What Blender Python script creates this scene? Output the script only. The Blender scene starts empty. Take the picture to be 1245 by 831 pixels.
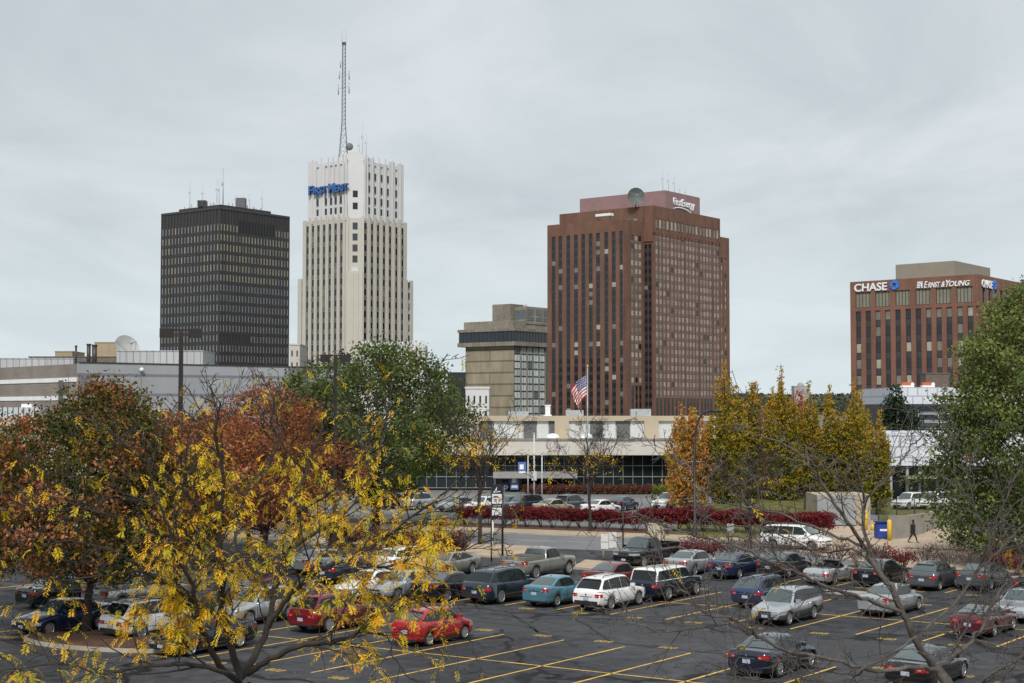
import bpy, bmesh, math, random
import numpy as np
from mathutils import Vector, Matrix
random.seed(7)
RNG = np.random.default_rng(11)
sc = bpy.context.scene
C0 = sc.collection
PI = math.pi
# ---------------------------------------------------------------- camera model
FPX = 1815.0; HC = 10.3; TH = math.atan(81.5 / FPX)
cam = bpy.data.cameras.new('camera'); camo = bpy.data.objects.new('camera', cam); C0.objects.link(camo)
camo.location = (0, 0, HC); camo.rotation_euler = (PI / 2 + TH, 0, 0)
cam.sensor_width = 36; cam.lens = FPX / 1245 * 36; cam.clip_end = 12000; cam.clip_start = 0.5
sc.camera = camo

def _ray(px, py):
    a = (px - 622.5) / FPX; b = -(py - 415.5) / FPX
    return a, math.cos(TH) - b * math.sin(TH), math.sin(TH) + b * math.cos(TH)
def G(px, py, z=0.0):
    a, y, zz = _ray(px, py); t = (z - HC) / zz
    return Vector((a * t, y * t, z))
def P(px, py, Y):
    a, y, zz = _ray(px, py); t = Y / y
    return Vector((a * t, Y, HC + zz * t))
def zat(py, Y): return P(622, py, Y).z
def proj(p):
    y = p[1]; z = p[2] - HC
    d = y * math.cos(TH) + z * math.sin(TH); v = -y * math.sin(TH) + z * math.cos(TH)
    return 622.5 + FPX * p[0] / d, 415.5 - FPX * v / d

# ---------------------------------------------------------------- materials
def nodes(m):
    m.use_nodes = True; nt = m.node_tree; return nt, nt.nodes, nt.links, nt.nodes['Principled BSDF']
MATS = {}
def mat(name, col, rough=.7, var=.25, scale=1.0, metal=0., coat=0., spec=.5, bump=0., stretch=None, col2=None, fine=None):
    """procedural base colour: two octaves of noise between a darker and a lighter tone (wear, dirt, grain)"""
    if name in MATS: return MATS[name]
    m = bpy.data.materials.new(name); nt, N, L, b = nodes(m)
    b.inputs['Roughness'].default_value = rough; b.inputs['Metallic'].default_value = metal
    b.inputs['Coat Weight'].default_value = coat; b.inputs['Coat Roughness'].default_value = .04
    b.inputs['Specular IOR Level'].default_value = spec
    m.diffuse_color = (*col, 1)
    if var > 0:
        tc = N.new('ShaderNodeTexCoord'); mp = N.new('ShaderNodeMapping')
        L.new(tc.outputs['Object'], mp.inputs['Vector'])
        if stretch: mp.inputs['Scale'].default_value = stretch
        nz = N.new('ShaderNodeTexNoise'); nz.inputs['Scale'].default_value = scale; nz.inputs['Detail'].default_value = 6; nz.inputs['Roughness'].default_value = .65
        L.new(mp.outputs['Vector'], nz.inputs['Vector'])
        rp = N.new('ShaderNodeValToRGB'); rp.color_ramp.elements[0].position = .3; rp.color_ramp.elements[1].position = .7
        c2 = col2 if col2 else tuple(min(1, c * (1 + var)) for c in col)
        c1 = tuple(c * (1 - var) for c in col)
        rp.color_ramp.elements[0].color = (*c1, 1); rp.color_ramp.elements[1].color = (*c2, 1)
        L.new(nz.outputs['Fac'], rp.inputs['Fac']); out = rp.outputs['Color']
        if fine:
            n2 = N.new('ShaderNodeTexNoise'); n2.inputs['Scale'].default_value = fine; n2.inputs['Detail'].default_value = 3
            L.new(tc.outputs['Object'], n2.inputs['Vector'])
            mr = N.new('ShaderNodeMapRange'); mr.inputs['From Min'].default_value = .3; mr.inputs['From Max'].default_value = .7
            mr.inputs['To Min'].default_value = .78; mr.inputs['To Max'].default_value = 1.2
            L.new(n2.outputs['Fac'], mr.inputs['Value'])
            mx = N.new('ShaderNodeMix'); mx.data_type = 'RGBA'; mx.blend_type = 'MULTIPLY'; mx.inputs['Factor'].default_value = 1
            L.new(out, mx.inputs[6]); L.new(mr.outputs['Result'], mx.inputs[7]); out = mx.outputs[2]
        L.new(out, b.inputs['Base Color'])
        if bump:
            bp = N.new('ShaderNodeBump'); bp.inputs['Strength'].default_value = bump; bp.inputs['Distance'].default_value = .02
            L.new(nz.outputs['Fac'], bp.inputs['Height']); L.new(bp.outputs['Normal'], b.inputs['Normal'])
    else:
        b.inputs['Base Color'].default_value = (*col, 1)
    MATS[name] = m; return m

def brickmat(name, c1, c2, mortar, sx, sz, rough=.85, dirt=.25):
    """brick / panel coursing on vertical walls, driven by height and the horizontal run"""
    m = bpy.data.materials.new(name); nt, N, L, b = nodes(m); b.inputs['Roughness'].default_value = rough
    tc = N.new('ShaderNodeTexCoord'); sp = N.new('ShaderNodeSeparateXYZ'); L.new(tc.outputs['Object'], sp.inputs[0])
    ad = N.new('ShaderNodeMath'); ad.operation = 'SUBTRACT'; L.new(sp.outputs['X'], ad.inputs[0]); L.new(sp.outputs['Y'], ad.inputs[1])
    cb = N.new('ShaderNodeCombineXYZ'); L.new(ad.outputs[0], cb.inputs['X']); L.new(sp.outputs['Z'], cb.inputs['Y'])
    br = N.new('ShaderNodeTexBrick'); L.new(cb.outputs[0], br.inputs['Vector'])
    br.inputs['Color1'].default_value = (*c1, 1); br.inputs['Color2'].default_value = (*c2, 1); br.inputs['Mortar'].default_value = (*mortar, 1)
    br.inputs['Scale'].default_value = 1; br.inputs['Brick Width'].default_value = sx; br.inputs['Row Height'].default_value = sz
    br.inputs['Mortar Size'].default_value = .02 * min(sx, sz) * 4; br.offset = .5
    nz = N.new('ShaderNodeTexNoise'); nz.inputs['Scale'].default_value = .25; nz.inputs['Detail'].default_value = 7
    mp = N.new('ShaderNodeMapping'); mp.inputs['Scale'].default_value = (1, 1, .35); L.new(tc.outputs['Object'], mp.inputs['Vector']); L.new(mp.outputs['Vector'], nz.inputs['Vector'])
    mr = N.new('ShaderNodeMapRange'); mr.inputs['From Min'].default_value = .3; mr.inputs['From Max'].default_value = .7
    mr.inputs['To Min'].default_value = 1 - dirt; mr.inputs['To Max'].default_value = 1 + dirt; L.new(nz.outputs['Fac'], mr.inputs['Value'])
    mx = N.new('ShaderNodeMix'); mx.data_type = 'RGBA'; mx.blend_type = 'MULTIPLY'; mx.inputs['Factor'].default_value = 1
    L.new(br.outputs['Color'], mx.inputs[6]); L.new(mr.outputs['Result'], mx.inputs[7]); L.new(mx.outputs[2], b.inputs['Base Color'])
    m.diffuse_color = (*c1, 1); MATS[name] = m; return m

def leafmat(name, cols, trans=.35):
    """leaf tones picked by a per-leaf random attribute"""
    m = bpy.data.materials.new(name); nt, N, L, b = nodes(m)
    at = N.new('ShaderNodeAttribute'); at.attribute_name = 'tint'
    rp = N.new('ShaderNodeValToRGB'); e = rp.color_ramp.elements
    while len(e) < len(cols): e.new(.5)
    for i, c in enumerate(cols): e[i].position = i / (len(cols) - 1); e[i].color = (*c, 1)
    L.new(at.outputs['Fac'], rp.inputs['Fac']); L.new(rp.outputs['Color'], b.inputs['Base Color'])
    b.inputs['Roughness'].default_value = .6; b.inputs['Specular IOR Level'].default_value = .25
    tr = N.new('ShaderNodeBsdfTranslucent'); L.new(rp.outputs['Color'], tr.inputs['Color'])
    ms = N.new('ShaderNodeMixShader'); ms.inputs[0].default_value = trans
    L.new(b.outputs[0], ms.inputs[1]); L.new(tr.outputs[0], ms.inputs[2]); L.new(ms.outputs[0], N['Material Output'].inputs['Surface'])
    MATS[name] = m; return m

# ---------------------------------------------------------------- mesh helpers
class MB:
    def __init__(s): s.v = []; s.f = []; s.m = []; s.sm = []
    def face(s, pts, m=0, smooth=False):
        i = len(s.v); s.v += [tuple(p) for p in pts]; s.f.append(tuple(range(i, i + len(pts)))); s.m.append(m); s.sm.append(smooth)
    def box(s, x0, x1, y0, y1, z0, z1, m=0, M=None):
        c = [Vector((x, y, z)) for z in (z0, z1) for y in (y0, y1) for x in (x0, x1)]
        if M is not None: c = [M @ p for p in c]
        i = len(s.v); s.v += [tuple(p) for p in c]
        for q in ((0, 2, 3, 1), (4, 5, 7, 6), (0, 1, 5, 4), (2, 6, 7, 3), (0, 4, 6, 2), (1, 3, 7, 5)):
            s.f.append(tuple(i + k for k in q)); s.m.append(m); s.sm.append(False)
    def prism(s, pts, z0, z1, m=0, mtop=None):
        n = len(pts); i = len(s.v)
        s.v += [(p[0], p[1], z0) for p in pts] + [(p[0], p[1], z1) for p in pts]
        for k in range(n):
            j = (k + 1) % n; s.f.append((i + k, i + j, i + n + j, i + n + k)); s.m.append(m); s.sm.append(False)
        s.f.append(tuple(i + n + k for k in range(n))); s.m.append(m if mtop is None else mtop); s.sm.append(False)
        s.f.append(tuple(i + k for k in reversed(range(n)))); s.m.append(m); s.sm.append(False)
    def tube(s, pts, rad, n=6, m=0, cap=True, smooth=True):
        pts = [Vector(p) for p in pts]; k = len(pts)
        if not hasattr(rad, '__len__'): rad = [rad] * k
        i = len(s.v); a = None
        for j, p in enumerate(pts):
            d = (pts[min(j + 1, k - 1)] - pts[max(j - 1, 0)])
            if d.length < 1e-6: d = Vector((0, 0, 1))
            d.normalize()
            if a is None: a = d.orthogonal().normalized()
            a = (a - d * a.dot(d))
            a = a.normalized() if a.length > 1e-5 else d.orthogonal().normalized()
            b = d.cross(a)
            for q in range(n):
                t = 2 * PI * q / n; s.v.append(tuple(p + (a * math.cos(t) + b * math.sin(t)) * rad[j]))
        for j in range(k - 1):
            for q in range(n):
                r = (q + 1) % n
                s.f.append((i + j * n + q, i + j * n + r, i + (j + 1) * n + r, i + (j + 1) * n + q)); s.m.append(m); s.sm.append(smooth)
        if cap:
            s.f.append(tuple(i + q for q in reversed(range(n)))); s.m.append(m); s.sm.append(False)
            s.f.append(tuple(i + (k - 1) * n + q for q in range(n))); s.m.append(m); s.sm.append(False)
    def sphere(s, c, r, m=0, nu=12, nv=7, sc_=(1, 1, 1), a0=0, a1=PI):
        i = len(s.v)
        for j in range(nv + 1):
            t = a0 + (a1 - a0) * j / nv
            for q in range(nu):
                u = 2 * PI * q / nu
                s.v.append((c[0] + r * sc_[0] * math.sin(t) * math.cos(u), c[1] + r * sc_[1] * math.sin(t) * math.sin(u), c[2] + r * sc_[2] * math.cos(t)))
        for j in range(nv):
            for q in range(nu):
                r_ = (q + 1) % nu; s.f.append((i + j * nu + q, i + (j + 1) * nu + q, i + (j + 1) * nu + r_, i + j * nu + r_)); s.m.append(m); s.sm.append(True)
    def build(s, name, mats, parent=None, loc=None, fixn=True):
        me = bpy.data.meshes.new(name); me.from_pydata(s.v, [], s.f)
        if not isinstance(mats, (list, tuple)): mats = [mats]
        for q in mats: me.materials.append(q)
        me.polygons.foreach_set('material_index', s.m); me.polygons.foreach_set('use_smooth', s.sm)
        me.update()
        if fixn and len(s.f) < 30000:
            bm = bmesh.new(); bm.from_mesh(me); bmesh.ops.recalc_face_normals(bm, faces=bm.faces); bm.to_mesh(me); bm.free()
        o = bpy.data.objects.new(name, me); C0.objects.link(o)
        if parent: o.parent = parent
        if loc is not None: o.location = loc
        return o
def npmesh(name, V, F, mats, parent=None, tint=None, smooth=False, loc=None):
    """V (n,3), F (m,4) numpy"""
    me = bpy.data.meshes.new(name); n = len(V); m = len(F); k = F.shape[1]
    me.vertices.add(n); me.vertices.foreach_set('co', np.asarray(V, dtype=np.float32).ravel())
    me.loops.add(m * k); me.loops.foreach_set('vertex_index', F.astype(np.int32).ravel())
    me.polygons.add(m); me.polygons.foreach_set('loop_start', np.arange(0, m * k, k, dtype=np.int32))
    me.update(calc_edges=True)
    if smooth: me.polygons.foreach_set('use_smooth', np.ones(m, dtype=bool))
    for q in (mats if isinstance(mats, (list, tuple)) else [mats]): me.materials.append(q)
    if tint is not None:
        a = me.attributes.new('tint', 'FLOAT', 'FACE'); a.data.foreach_set('value', np.clip(tint, 0, 1).astype(np.float32))
    o = bpy.data.objects.new(name, me); C0.objects.link(o)
    if parent: o.parent = parent
    if loc is not None: o.location = loc
    return o
def tag(o, label=None, cat=None, group=None, kind=None):
    if label: o['label'] = label
    if cat: o['category'] = cat
    if group: o['group'] = group
    if kind: o['kind'] = kind
    return o
def empty(name, loc=(0, 0, 0), rz=0, label=None, cat=None, group=None, kind=None):
    o = bpy.data.objects.new(name, None); C0.objects.link(o); o.location = loc; o.rotation_euler = (0, 0, rz)
    o.empty_display_size = .3
    return tag(o, label, cat, group, kind)
def copy_tree(o, parent=None):
    c = o.copy(); C0.objects.link(c); c.parent = parent
    for ch in [q for q in bpy.data.objects if q.parent == o]: copy_tree(ch, c)
    return c
def text(name, body, size, m, parent, M, ext=.05, off=0.0, sx=1.0, shear=0.0, align='LEFT', space=1.0, width=None):
    cu = bpy.data.curves.new(name, 'FONT'); cu.body = body; cu.size = size; cu.extrude = ext; cu.offset = off; cu.shear = shear
    cu.align_x = align; cu.space_character = space; cu.materials.append(m); cu.resolution_u = 3
    tmp = bpy.data.objects.new(name, cu); C0.objects.link(tmp); dg = bpy.context.evaluated_depsgraph_get()
    me = bpy.data.meshes.new_from_object(tmp.evaluated_get(dg)); bpy.data.objects.remove(tmp); bpy.data.curves.remove(cu); me.name = name
    if not me.materials: me.materials.append(m)
    if width: xs_ = [v.co.x for v in me.vertices]; sx = width / (max(xs_) - min(xs_)); M = M @ Matrix.Translation((-min(xs_) * sx, 0, 0))
    o = bpy.data.objects.new(name, me); C0.objects.link(o); o.parent = parent
    o.matrix_local = M @ Matrix.Diagonal((sx, 1, 1, 1)); return o

# ---------------------------------------------------------------- world, sun, render settings
w = bpy.data.worlds.new('World'); sc.world = w; w.use_nodes = True
N, L = w.node_tree.nodes, w.node_tree.links
bg = N['Background']; out = N['World Output']
SUN_EL, SUN_AZ = math.radians(46), math.radians(-176)     # azimuth measured from +Y towards +X: behind the camera, to the left
sky = N.new('ShaderNodeTexSky'); sky.sky_type = 'NISHITA'; sky.sun_disc = False; sky.sun_elevation = SUN_EL; sky.sun_rotation = SUN_AZ
L.new(sky.outputs[0], bg.inputs['Color']); bg.inputs['Strength'].default_value = .07
tc = N.new('ShaderNodeTexCoord'); sx = N.new('ShaderNodeSeparateXYZ'); L.new(tc.outputs['Generated'], sx.inputs[0])
# cloud deck: project the view direction on a plane overhead so the streaks flatten towards the horizon
zc = N.new('ShaderNodeMath'); zc.operation = 'MAXIMUM'; L.new(sx.outputs['Z'], zc.inputs[0]); zc.inputs[1].default_value = .0
za = N.new('ShaderNodeMath'); za.operation = 'ADD'; L.new(zc.outputs[0], za.inputs[0]); za.inputs[1].default_value = .11
dx = N.new('ShaderNodeMath'); dx.operation = 'DIVIDE'; L.new(sx.outputs['X'], dx.inputs[0]); L.new(za.outputs[0], dx.inputs[1])
dy = N.new('ShaderNodeMath'); dy.operation = 'DIVIDE'; L.new(sx.outputs['Y'], dy.inputs[0]); L.new(za.outputs[0], dy.inputs[1])
cb = N.new('ShaderNodeCombineXYZ'); L.new(dx.outputs[0], cb.inputs[0]); L.new(dy.outputs[0], cb.inputs[1])
mp = N.new('ShaderNodeMapping'); mp.inputs['Rotation'].default_value = (0, 0, .5); mp.inputs['Scale'].default_value = (1.0, .55, 1); mp.inputs['Location'].default_value = (3.1, 1.7, 0)
L.new(cb.outputs[0], mp.inputs['Vector'])
n1 = N.new('ShaderNodeTexNoise'); n1.inputs['Scale'].default_value = 1.5; n1.inputs['Detail'].default_value = 8; n1.inputs['Roughness'].default_value = .56; n1.inputs['Distortion'].default_value = .5
L.new(mp.outputs[0], n1.inputs['Vector'])
rp = N.new('ShaderNodeValToRGB'); e = rp.color_ramp.elements
e[0].position = .34; e[0].color = (.43, .475, .50, 1); e[1].position = .66; e[1].color = (.565, .605, .625, 1)
L.new(n1.outputs['Fac'], rp.inputs['Fac'])
# brighter, bluer band low over the town
hz = N.new('ShaderNodeMapRange'); L.new(sx.outputs['Z'], hz.inputs['Value']); hz.inputs['From Min'].default_value = .0; hz.inputs['From Max'].default_value = .15
hz.inputs['To Min'].default_value = .72; hz.inputs['To Max'].default_value = 0
mh = N.new('ShaderNodeMix'); mh.data_type = 'RGBA'; L.new(hz.outputs[0], mh.inputs[0]); L.new(rp.outputs[0], mh.inputs[6]); mh.inputs[7].default_value = (.58, .67, .71, 1)
bg2 = N.new('ShaderNodeBackground'); L.new(mh.outputs[2], bg2.inputs['Color']); bg2.inputs['Strength'].default_value = 1.02
ms = N.new('ShaderNodeMixShader'); ms.inputs[0].default_value = .93
L.new(bg.outputs[0], ms.inputs[1]); L.new(bg2.outputs[0], ms.inputs[2]); L.new(ms.outputs[0], out.inputs['Surface'])
sl = bpy.data.lights.new('sun', 'SUN'); sl.energy = 2.7; sl.angle = math.radians(12); sl.color = (1, .96, .9)
so = bpy.data.objects.new('sun', sl); C0.objects.link(so)
sd = Vector((math.sin(SUN_AZ) * math.cos(SUN_EL), math.cos(SUN_AZ) * math.cos(SUN_EL), math.sin(SUN_EL)))
so.rotation_euler = sd.to_track_quat('Z', 'Y').to_euler(); so.location = (0, 0, 60)
sc.view_settings.view_transform = 'Standard'; sc.view_settings.look = 'None'; sc.view_settings.gamma = 1; sc.view_settings.exposure = 0.34
sc.view_settings.use_curve_mapping = False
sc.cycles.max_bounces = 6; sc.cycles.transparent_max_bounces = 6; sc.cycles.use_denoising = True
try: sc.cycles.use_adaptive_sampling = True
except Exception: pass
# ================================================================ THE GROUND
asph = bpy.data.materials.new('asphalt'); nt, N, L, b = nodes(asph)
tc = N.new('ShaderNodeTexCoord')
def noise(sc_, det=5, dist=0, vec=None):
    n = N.new('ShaderNodeTexNoise'); n.inputs['Scale'].default_value = sc_; n.inputs['Detail'].default_value = det; n.inputs['Distortion'].default_value = dist
    L.new(vec if vec else tc.outputs['Object'], n.inputs['Vector']); return n
def ramp(fac, stops):
    r = N.new('ShaderNodeValToRGB'); e = r.color_ramp.elements
    while len(e) < len(stops): e.new(.5)
    for i, (p, c) in enumerate(stops): e[i].position = p; e[i].color = (*(c if hasattr(c, '__len__') else (c, c, c)), 1)
    L.new(fac, r.inputs['Fac']); return r
def mul(a, b_, f=1.0):
    m = N.new('ShaderNodeMix'); m.data_type = 'RGBA'; m.blend_type = 'MULTIPLY'; m.inputs[0].default_value = f
    L.new(a, m.inputs[6]); L.new(b_, m.inputs[7]); return m.outputs[2]
big = ramp(noise(.09, 6, .4).outputs['Fac'], [(.3, (.034, .035, .040)), (.5, (.050, .051, .056)), (.72, (.072, .072, .077))])
med = ramp(noise(1.3, 5, .2).outputs['Fac'], [(.3, .72), (.7, 1.25)])
fin = ramp(noise(28, 2).outputs['Fac'], [(.3, .72), (.7, 1.3)])
wn = noise(.35, 4); wa = N.new('ShaderNodeVectorMath'); wa.operation = 'MULTIPLY_ADD'; wa.inputs[1].default_value = (5, 5, 0)
L.new(wn.outputs['Color'], wa.inputs[0]); L.new(tc.outputs['Object'], wa.inputs[2])
vo = N.new('ShaderNodeTexVoronoi'); vo.feature = 'DISTANCE_TO_EDGE'; vo.inputs['Scale'].default_value = .085; L.new(wa.outputs[0], vo.inputs['Vector'])
cr = ramp(vo.outputs['Distance'], [(.0, .22), (.010, .35), (.018, 1.0)])
vo2 = N.new('ShaderNodeTexVoronoi'); vo2.feature = 'DISTANCE_TO_EDGE'; vo2.inputs['Scale'].default_value = .23; L.new(wa.outputs[0], vo2.inputs['Vector'])
cr2 = ramp(vo2.outputs['Distance'], [(.0, .4), (.010, .55), (.02, 1.0)])
cm = ramp(noise(.16, 2).outputs['Fac'], [(.48, 0.0), (.56, 1.0)])
m2 = N.new('ShaderNodeMix'); m2.data_type = 'RGBA'; m2.blend_type = 'MULTIPLY'; c_ = mul(mul(mul(big.outputs[0], med.outputs[0]), fin.outputs[0]), cr.outputs[0])
L.new(cm.outputs[0], m2.inputs[0]); L.new(c_, m2.inputs[6]); L.new(cr2.outputs[0], m2.inputs[7])
oil = ramp(noise(1.15, 3, .6).outputs['Fac'], [(.60, 1.0), (.66, .62), (.8, .5)]); dust = ramp(noise(.45, 6, 1.2).outputs['Fac'], [(.55, 1.0), (.7, 1.35)])
L.new(mul(mul(m2.outputs[2], oil.outputs[0]), dust.outputs[0]), b.inputs['Base Color']); rr = ramp(noise(.5, 5).outputs['Fac'], [(.3, .62), (.7, .85)]); L.new(rr.outputs[0], b.inputs['Roughness'])
b.inputs['Specular IOR Level'].default_value = .16
road_m = mat('worn_road', (.155, .155, .16), .85, .22, .22, fine=9, stretch=(1, .35, 1))
walk_m = mat('sidewalk_concrete', (.40, .31, .22), .9, .18, .4, fine=6)
kerb_m = mat('kerb_concrete', (.33, .30, .26), .9, .3, .8)
mulch_m = mat('mulch', (.075, .035, .022), .95, .45, 2.2, col2=(.14, .062, .034), fine=14)
grass_m = mat('lawn', (.085, .10, .02), .95, .4, .9, col2=(.17, .16, .035), fine=18)
dirt_m = mat('city_ground', (.14, .135, .12), .95, .35, .05, fine=2)
paint_y = mat('line_paint', (.66, .40, .065), .7, .32, 1.6, fine=5)
def sheet(name, pts, z, m, kind='structure'):
    mb = MB(); mb.face([(p[0], p[1], z) for p in pts], 0); o = mb.build(name, m, fixn=False); o['kind'] = kind; return o
def slab(name, pts, z, m, mk=None, kind='structure'):
    mb = MB(); mb.prism([(p[0], p[1]) for p in pts], -.05, z, 1 if mk else 0, 0); o = mb.build(name, [m] + ([mk] if mk else [])); o['kind'] = kind; return o
def W2(a): return Vector((math.cos(math.radians(a)), math.sin(math.radians(a)), 0))
SD = W2(53); CD = W2(-32.5)                 # stall direction, row direction
mb = MB(); R = 6000
mb.face([(-R, -300, -.02), (R, -300, -.02), (R, R, -.02), (-R, R, -.02)]); g = mb.build('ground', dirt_m, fixn=False); g['kind'] = 'structure'
# street: two edge lines seen in the picture, extended both ways
f0, f1 = G(585, 648), G(730, 653.5); n0, n1 = G(575, 663), G(700, 674.5)
RD = (f1 - f0).normalized(); RN = Vector((-RD.y, RD.x, 0))      # along the street, and away from the camera
A0 = f0 - RD * 90; A1 = f0 + RD * 75
rw = (n0 - f0).dot(RN)                                           # negative: near edge offset
sheet('street', [A0 + RN * rw, A1 + RN * rw, A1, A0], -.004, road_m)
# sidewalk, mulch strip on the far side
slab('far_sidewalk', [A0 + RN * .15, A1 + RN * .15, A1 + RN * 3.6, A0 + RN * 3.6], .12, walk_m)
slab('far_kerb', [A0, A1, A1 + RN * .147, A0 + RN * .147], .125, kerb_m)
slab('mulch_bed', [A0 + RN * 3.6, f0 + RD * 24 + RN * 3.6, f0 + RD * 24 + RN * 8.5, A0 + RN * 8.5], .10, mulch_m)
# near verge between the lot and the street
E0 = G(895, 687); E1 = G(1190, 701)                              # lot edge under the hedge at right
ED = (E1 - E0).normalized()
def on_near(px):     # point of the street's near edge under a picture column
    o_ = f0 + RN * (rw - .15); t_ = (px - 622.5) / FPX; k = (t_ * o_.y - o_.x) / (RD.x - t_ * RD.y); return o_ + RD * k
slab('near_verge', [A0 + RN * (rw - .15), on_near(655), G(648, 681), G(560, 676), G(440, 665), G(250, 653), G(250, 653) - RD * 35 - RN * 3], .12, walk_m, kerb_m)
slab('near_kerb', [A0 + RN * (rw - .147), on_near(655) + RN * .003, on_near(655) + RN * .147, A0 + RN * rw], .125, kerb_m)
slab('near_mulch', [G(395, 668), G(400, 661.5), G(560, 670), G(565, 675)], .13, mulch_m)
# the lot
lotp = [(-90, 20), (80, 20), tuple((E1 + ED * 60)[:2]), tuple((E0 - ED * 4)[:2]), tuple(on_near(790)[:2]), tuple(on_near(650)[:2]), tuple(G(560, 675)[:2]), tuple(G(440, 664)[:2]), (-95, 132)]
sheet('parking_lot', lotp, -.008, asph)
slab('hedge_bed', [E0 - ED * 4.5, E1 + ED * 60, E1 + ED * 60 + Vector((1.1, 1.7, 0)), E0 - ED * 4.5 + Vector((1.1, 1.7, 0))], .12, mulch_m, kerb_m)
# lot behind the red hedge, plaza and lawn at right
sheet('far_parking_lot', [A0 + RN * 8.5, f0 + RD * 24 + RN * 8.5, f0 + RD * 46 + RN * 52, A0 + RN * 52 - RD * 20], -.006, road_m)
sheet('plaza', [G(930, 662), G(1010, 634), G(1120, 632), G(1400, 640), G(1400, 705), G(1100, 690), G(1000, 676)], .006, walk_m)
lawn_pts = [G(812, 650), G(834, 634), G(905, 617), G(985, 612), G(1012, 640), G(958, 648), G(918, 656), G(860, 655)]
mb = MB(); hh = [0.13, .5, 1.0, 1.1, .3, .14, .13, .13]
ctr = Vector((0, 0, 0))
for p in lawn_pts: ctr += p
ctr /= len(lawn_pts); ctr.z = .75
for i in range(len(lawn_pts)):
    j = (i + 1) % len(lawn_pts); a = lawn_pts[i]; c = lawn_pts[j]
    mb.face([(a.x, a.y, hh[i]), (c.x, c.y, hh[j]), tuple(ctr)], 0, True)
    mb.face([(a.x, a.y, -.05), (c.x, c.y, -.05), (c.x, c.y, hh[j]), (a.x, a.y, hh[i])], 0)
o = mb.build('lawn', grass_m); o['kind'] = 'structure'
sheet('far_lawn', [G(1068, 633), G(1068, 614), G(1150, 612), G(1150, 636)], .02, grass_m)
# painted stall lines
mb = MB()
def stripe(a, c, w_=.11):
    d = (c - a).normalized(); n = Vector((-d.y, d.x, 0)) * w_ / 2
    # broken into pieces with slightly uneven edges so the paint looks hand-sprayed
    L_ = (c - a).length; k = max(1, int(L_ / .8)); prev = 1.0
    for i in range(k):
        p, q = a + d * (L_ * i / k), a + d * (L_ * (i + 1) / k); nw = random.uniform(.8, 1.15)
        mb.face([p - n * prev, q - n * nw, q + n * nw, p + n * prev]); prev = nw
def stencil(p):
    # small stall number painted at the mouth of a stall, as short blocks
    for k in range(3):
        q = p + CD * (.28 * k - .28)
        x = random.random()
        stripe(q, q + SD * .42, .05); stripe(q + CD * .15, q + CD * .15 + SD * .42, .05)
        stripe(q, q + CD * .15, .05); stripe(q + SD * .42, q + SD * .42 + CD * .15, .05)
        if x > .4: stripe(q + SD * .2, q + SD * .2 + CD * .15, .05)
def stallrow(anchor, step, i0, i1, dn, up, centre=True, dn_st=True, up_st=True, skip=()):
    for i in range(i0, i1 + 1):
        if i in skip: continue
        a = anchor + CD * (step * i)
        stripe(a - SD * (dn + random.uniform(-.15, .15)), a + SD * (up + random.uniform(-.15, .15)))
        mid = a + CD * (step / 2)
        if up_st and up > 1: stencil(mid + SD * (up + .35 if not centre else up - .35 + .8))
        if dn_st and dn > 1: stencil(mid - SD * (dn + .6))
    if centre: stripe(anchor + CD * step * i0, anchor + CD * step * i1)
cr1 = G(503.7, 792.9); stallrow(cr1, 3.17, -6, 13, 6.1, 6.2)
c2 = G(742, 747) + SD * 5.75; stallrow(c2, 3.17, -13, 9, 5.75, 5.7)
c3 = G(1017.7, 712); stallrow(c3, 3.17, -7, 6, 0, 5.2, centre=False, up_st=False)
for i in range(-7, 7): stencil(c3 + CD * (3.17 * (i + .5)) - SD * .5)
for r_ in range(3): stallrow(G(-20, 700 + r_ * 0) + SD * (-6 + 0) - CD * (3.2 * (3 * r_)), 3.17, 0, 2, 0, 5.4, centre=False, up_st=False)
for o in [mb.build('stall_markings', paint_y, fixn=False)]: o['kind'] = 'structure'; o.location.z = -.004 + .0
# street lane markings
mb = MB()
for off, dash in ((rw * .52, 1), (rw * .44, 1)):
    for i in range(14):
        a = A0 + RN * off + RD * (i * 12); c = a + RD * (12 if off == rw * .44 else 3)
        stripe(a, c, .12)
o = mb.build('lane_markings', mat('lane_paint', (.42, .42, .40), .8, .3, 2), fixn=False); o['kind'] = 'structure'; o.location.z = 0
# tar seams and a repaired patch
mb = MB()
for pts_ in ([(560, 742), (640, 752), (700, 752), (742, 780), (800, 788), (880, 795)], [(470, 752), (560, 754), (640, 762), (700, 786)], [(640, 812), (690, 808), (760, 818)], [(850, 760), (905, 757), (960, 762)], [(1040, 800), (1110, 790), (1180, 796), (1245, 786)], [(620, 745), (650, 764), (655, 772)]):
    g_ = [G(*p) for p in pts_]
    for a, c in zip(g_, g_[1:]):
        k = max(2, int((c - a).length / .7)); pr = a
        for i in range(1, k + 1):
            q = a.lerp(c, i / k) + Vector((random.uniform(-.1, .1), random.uniform(-.1, .1), 0)); stripe(pr, q, random.uniform(.07, .24)); pr = q
o = mb.build('tar_seams', mat('tar', (.012, .012, .013), .95, .3, 2), fixn=False); o['kind'] = 'structure'; o.location.z = -.006 + .0
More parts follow.
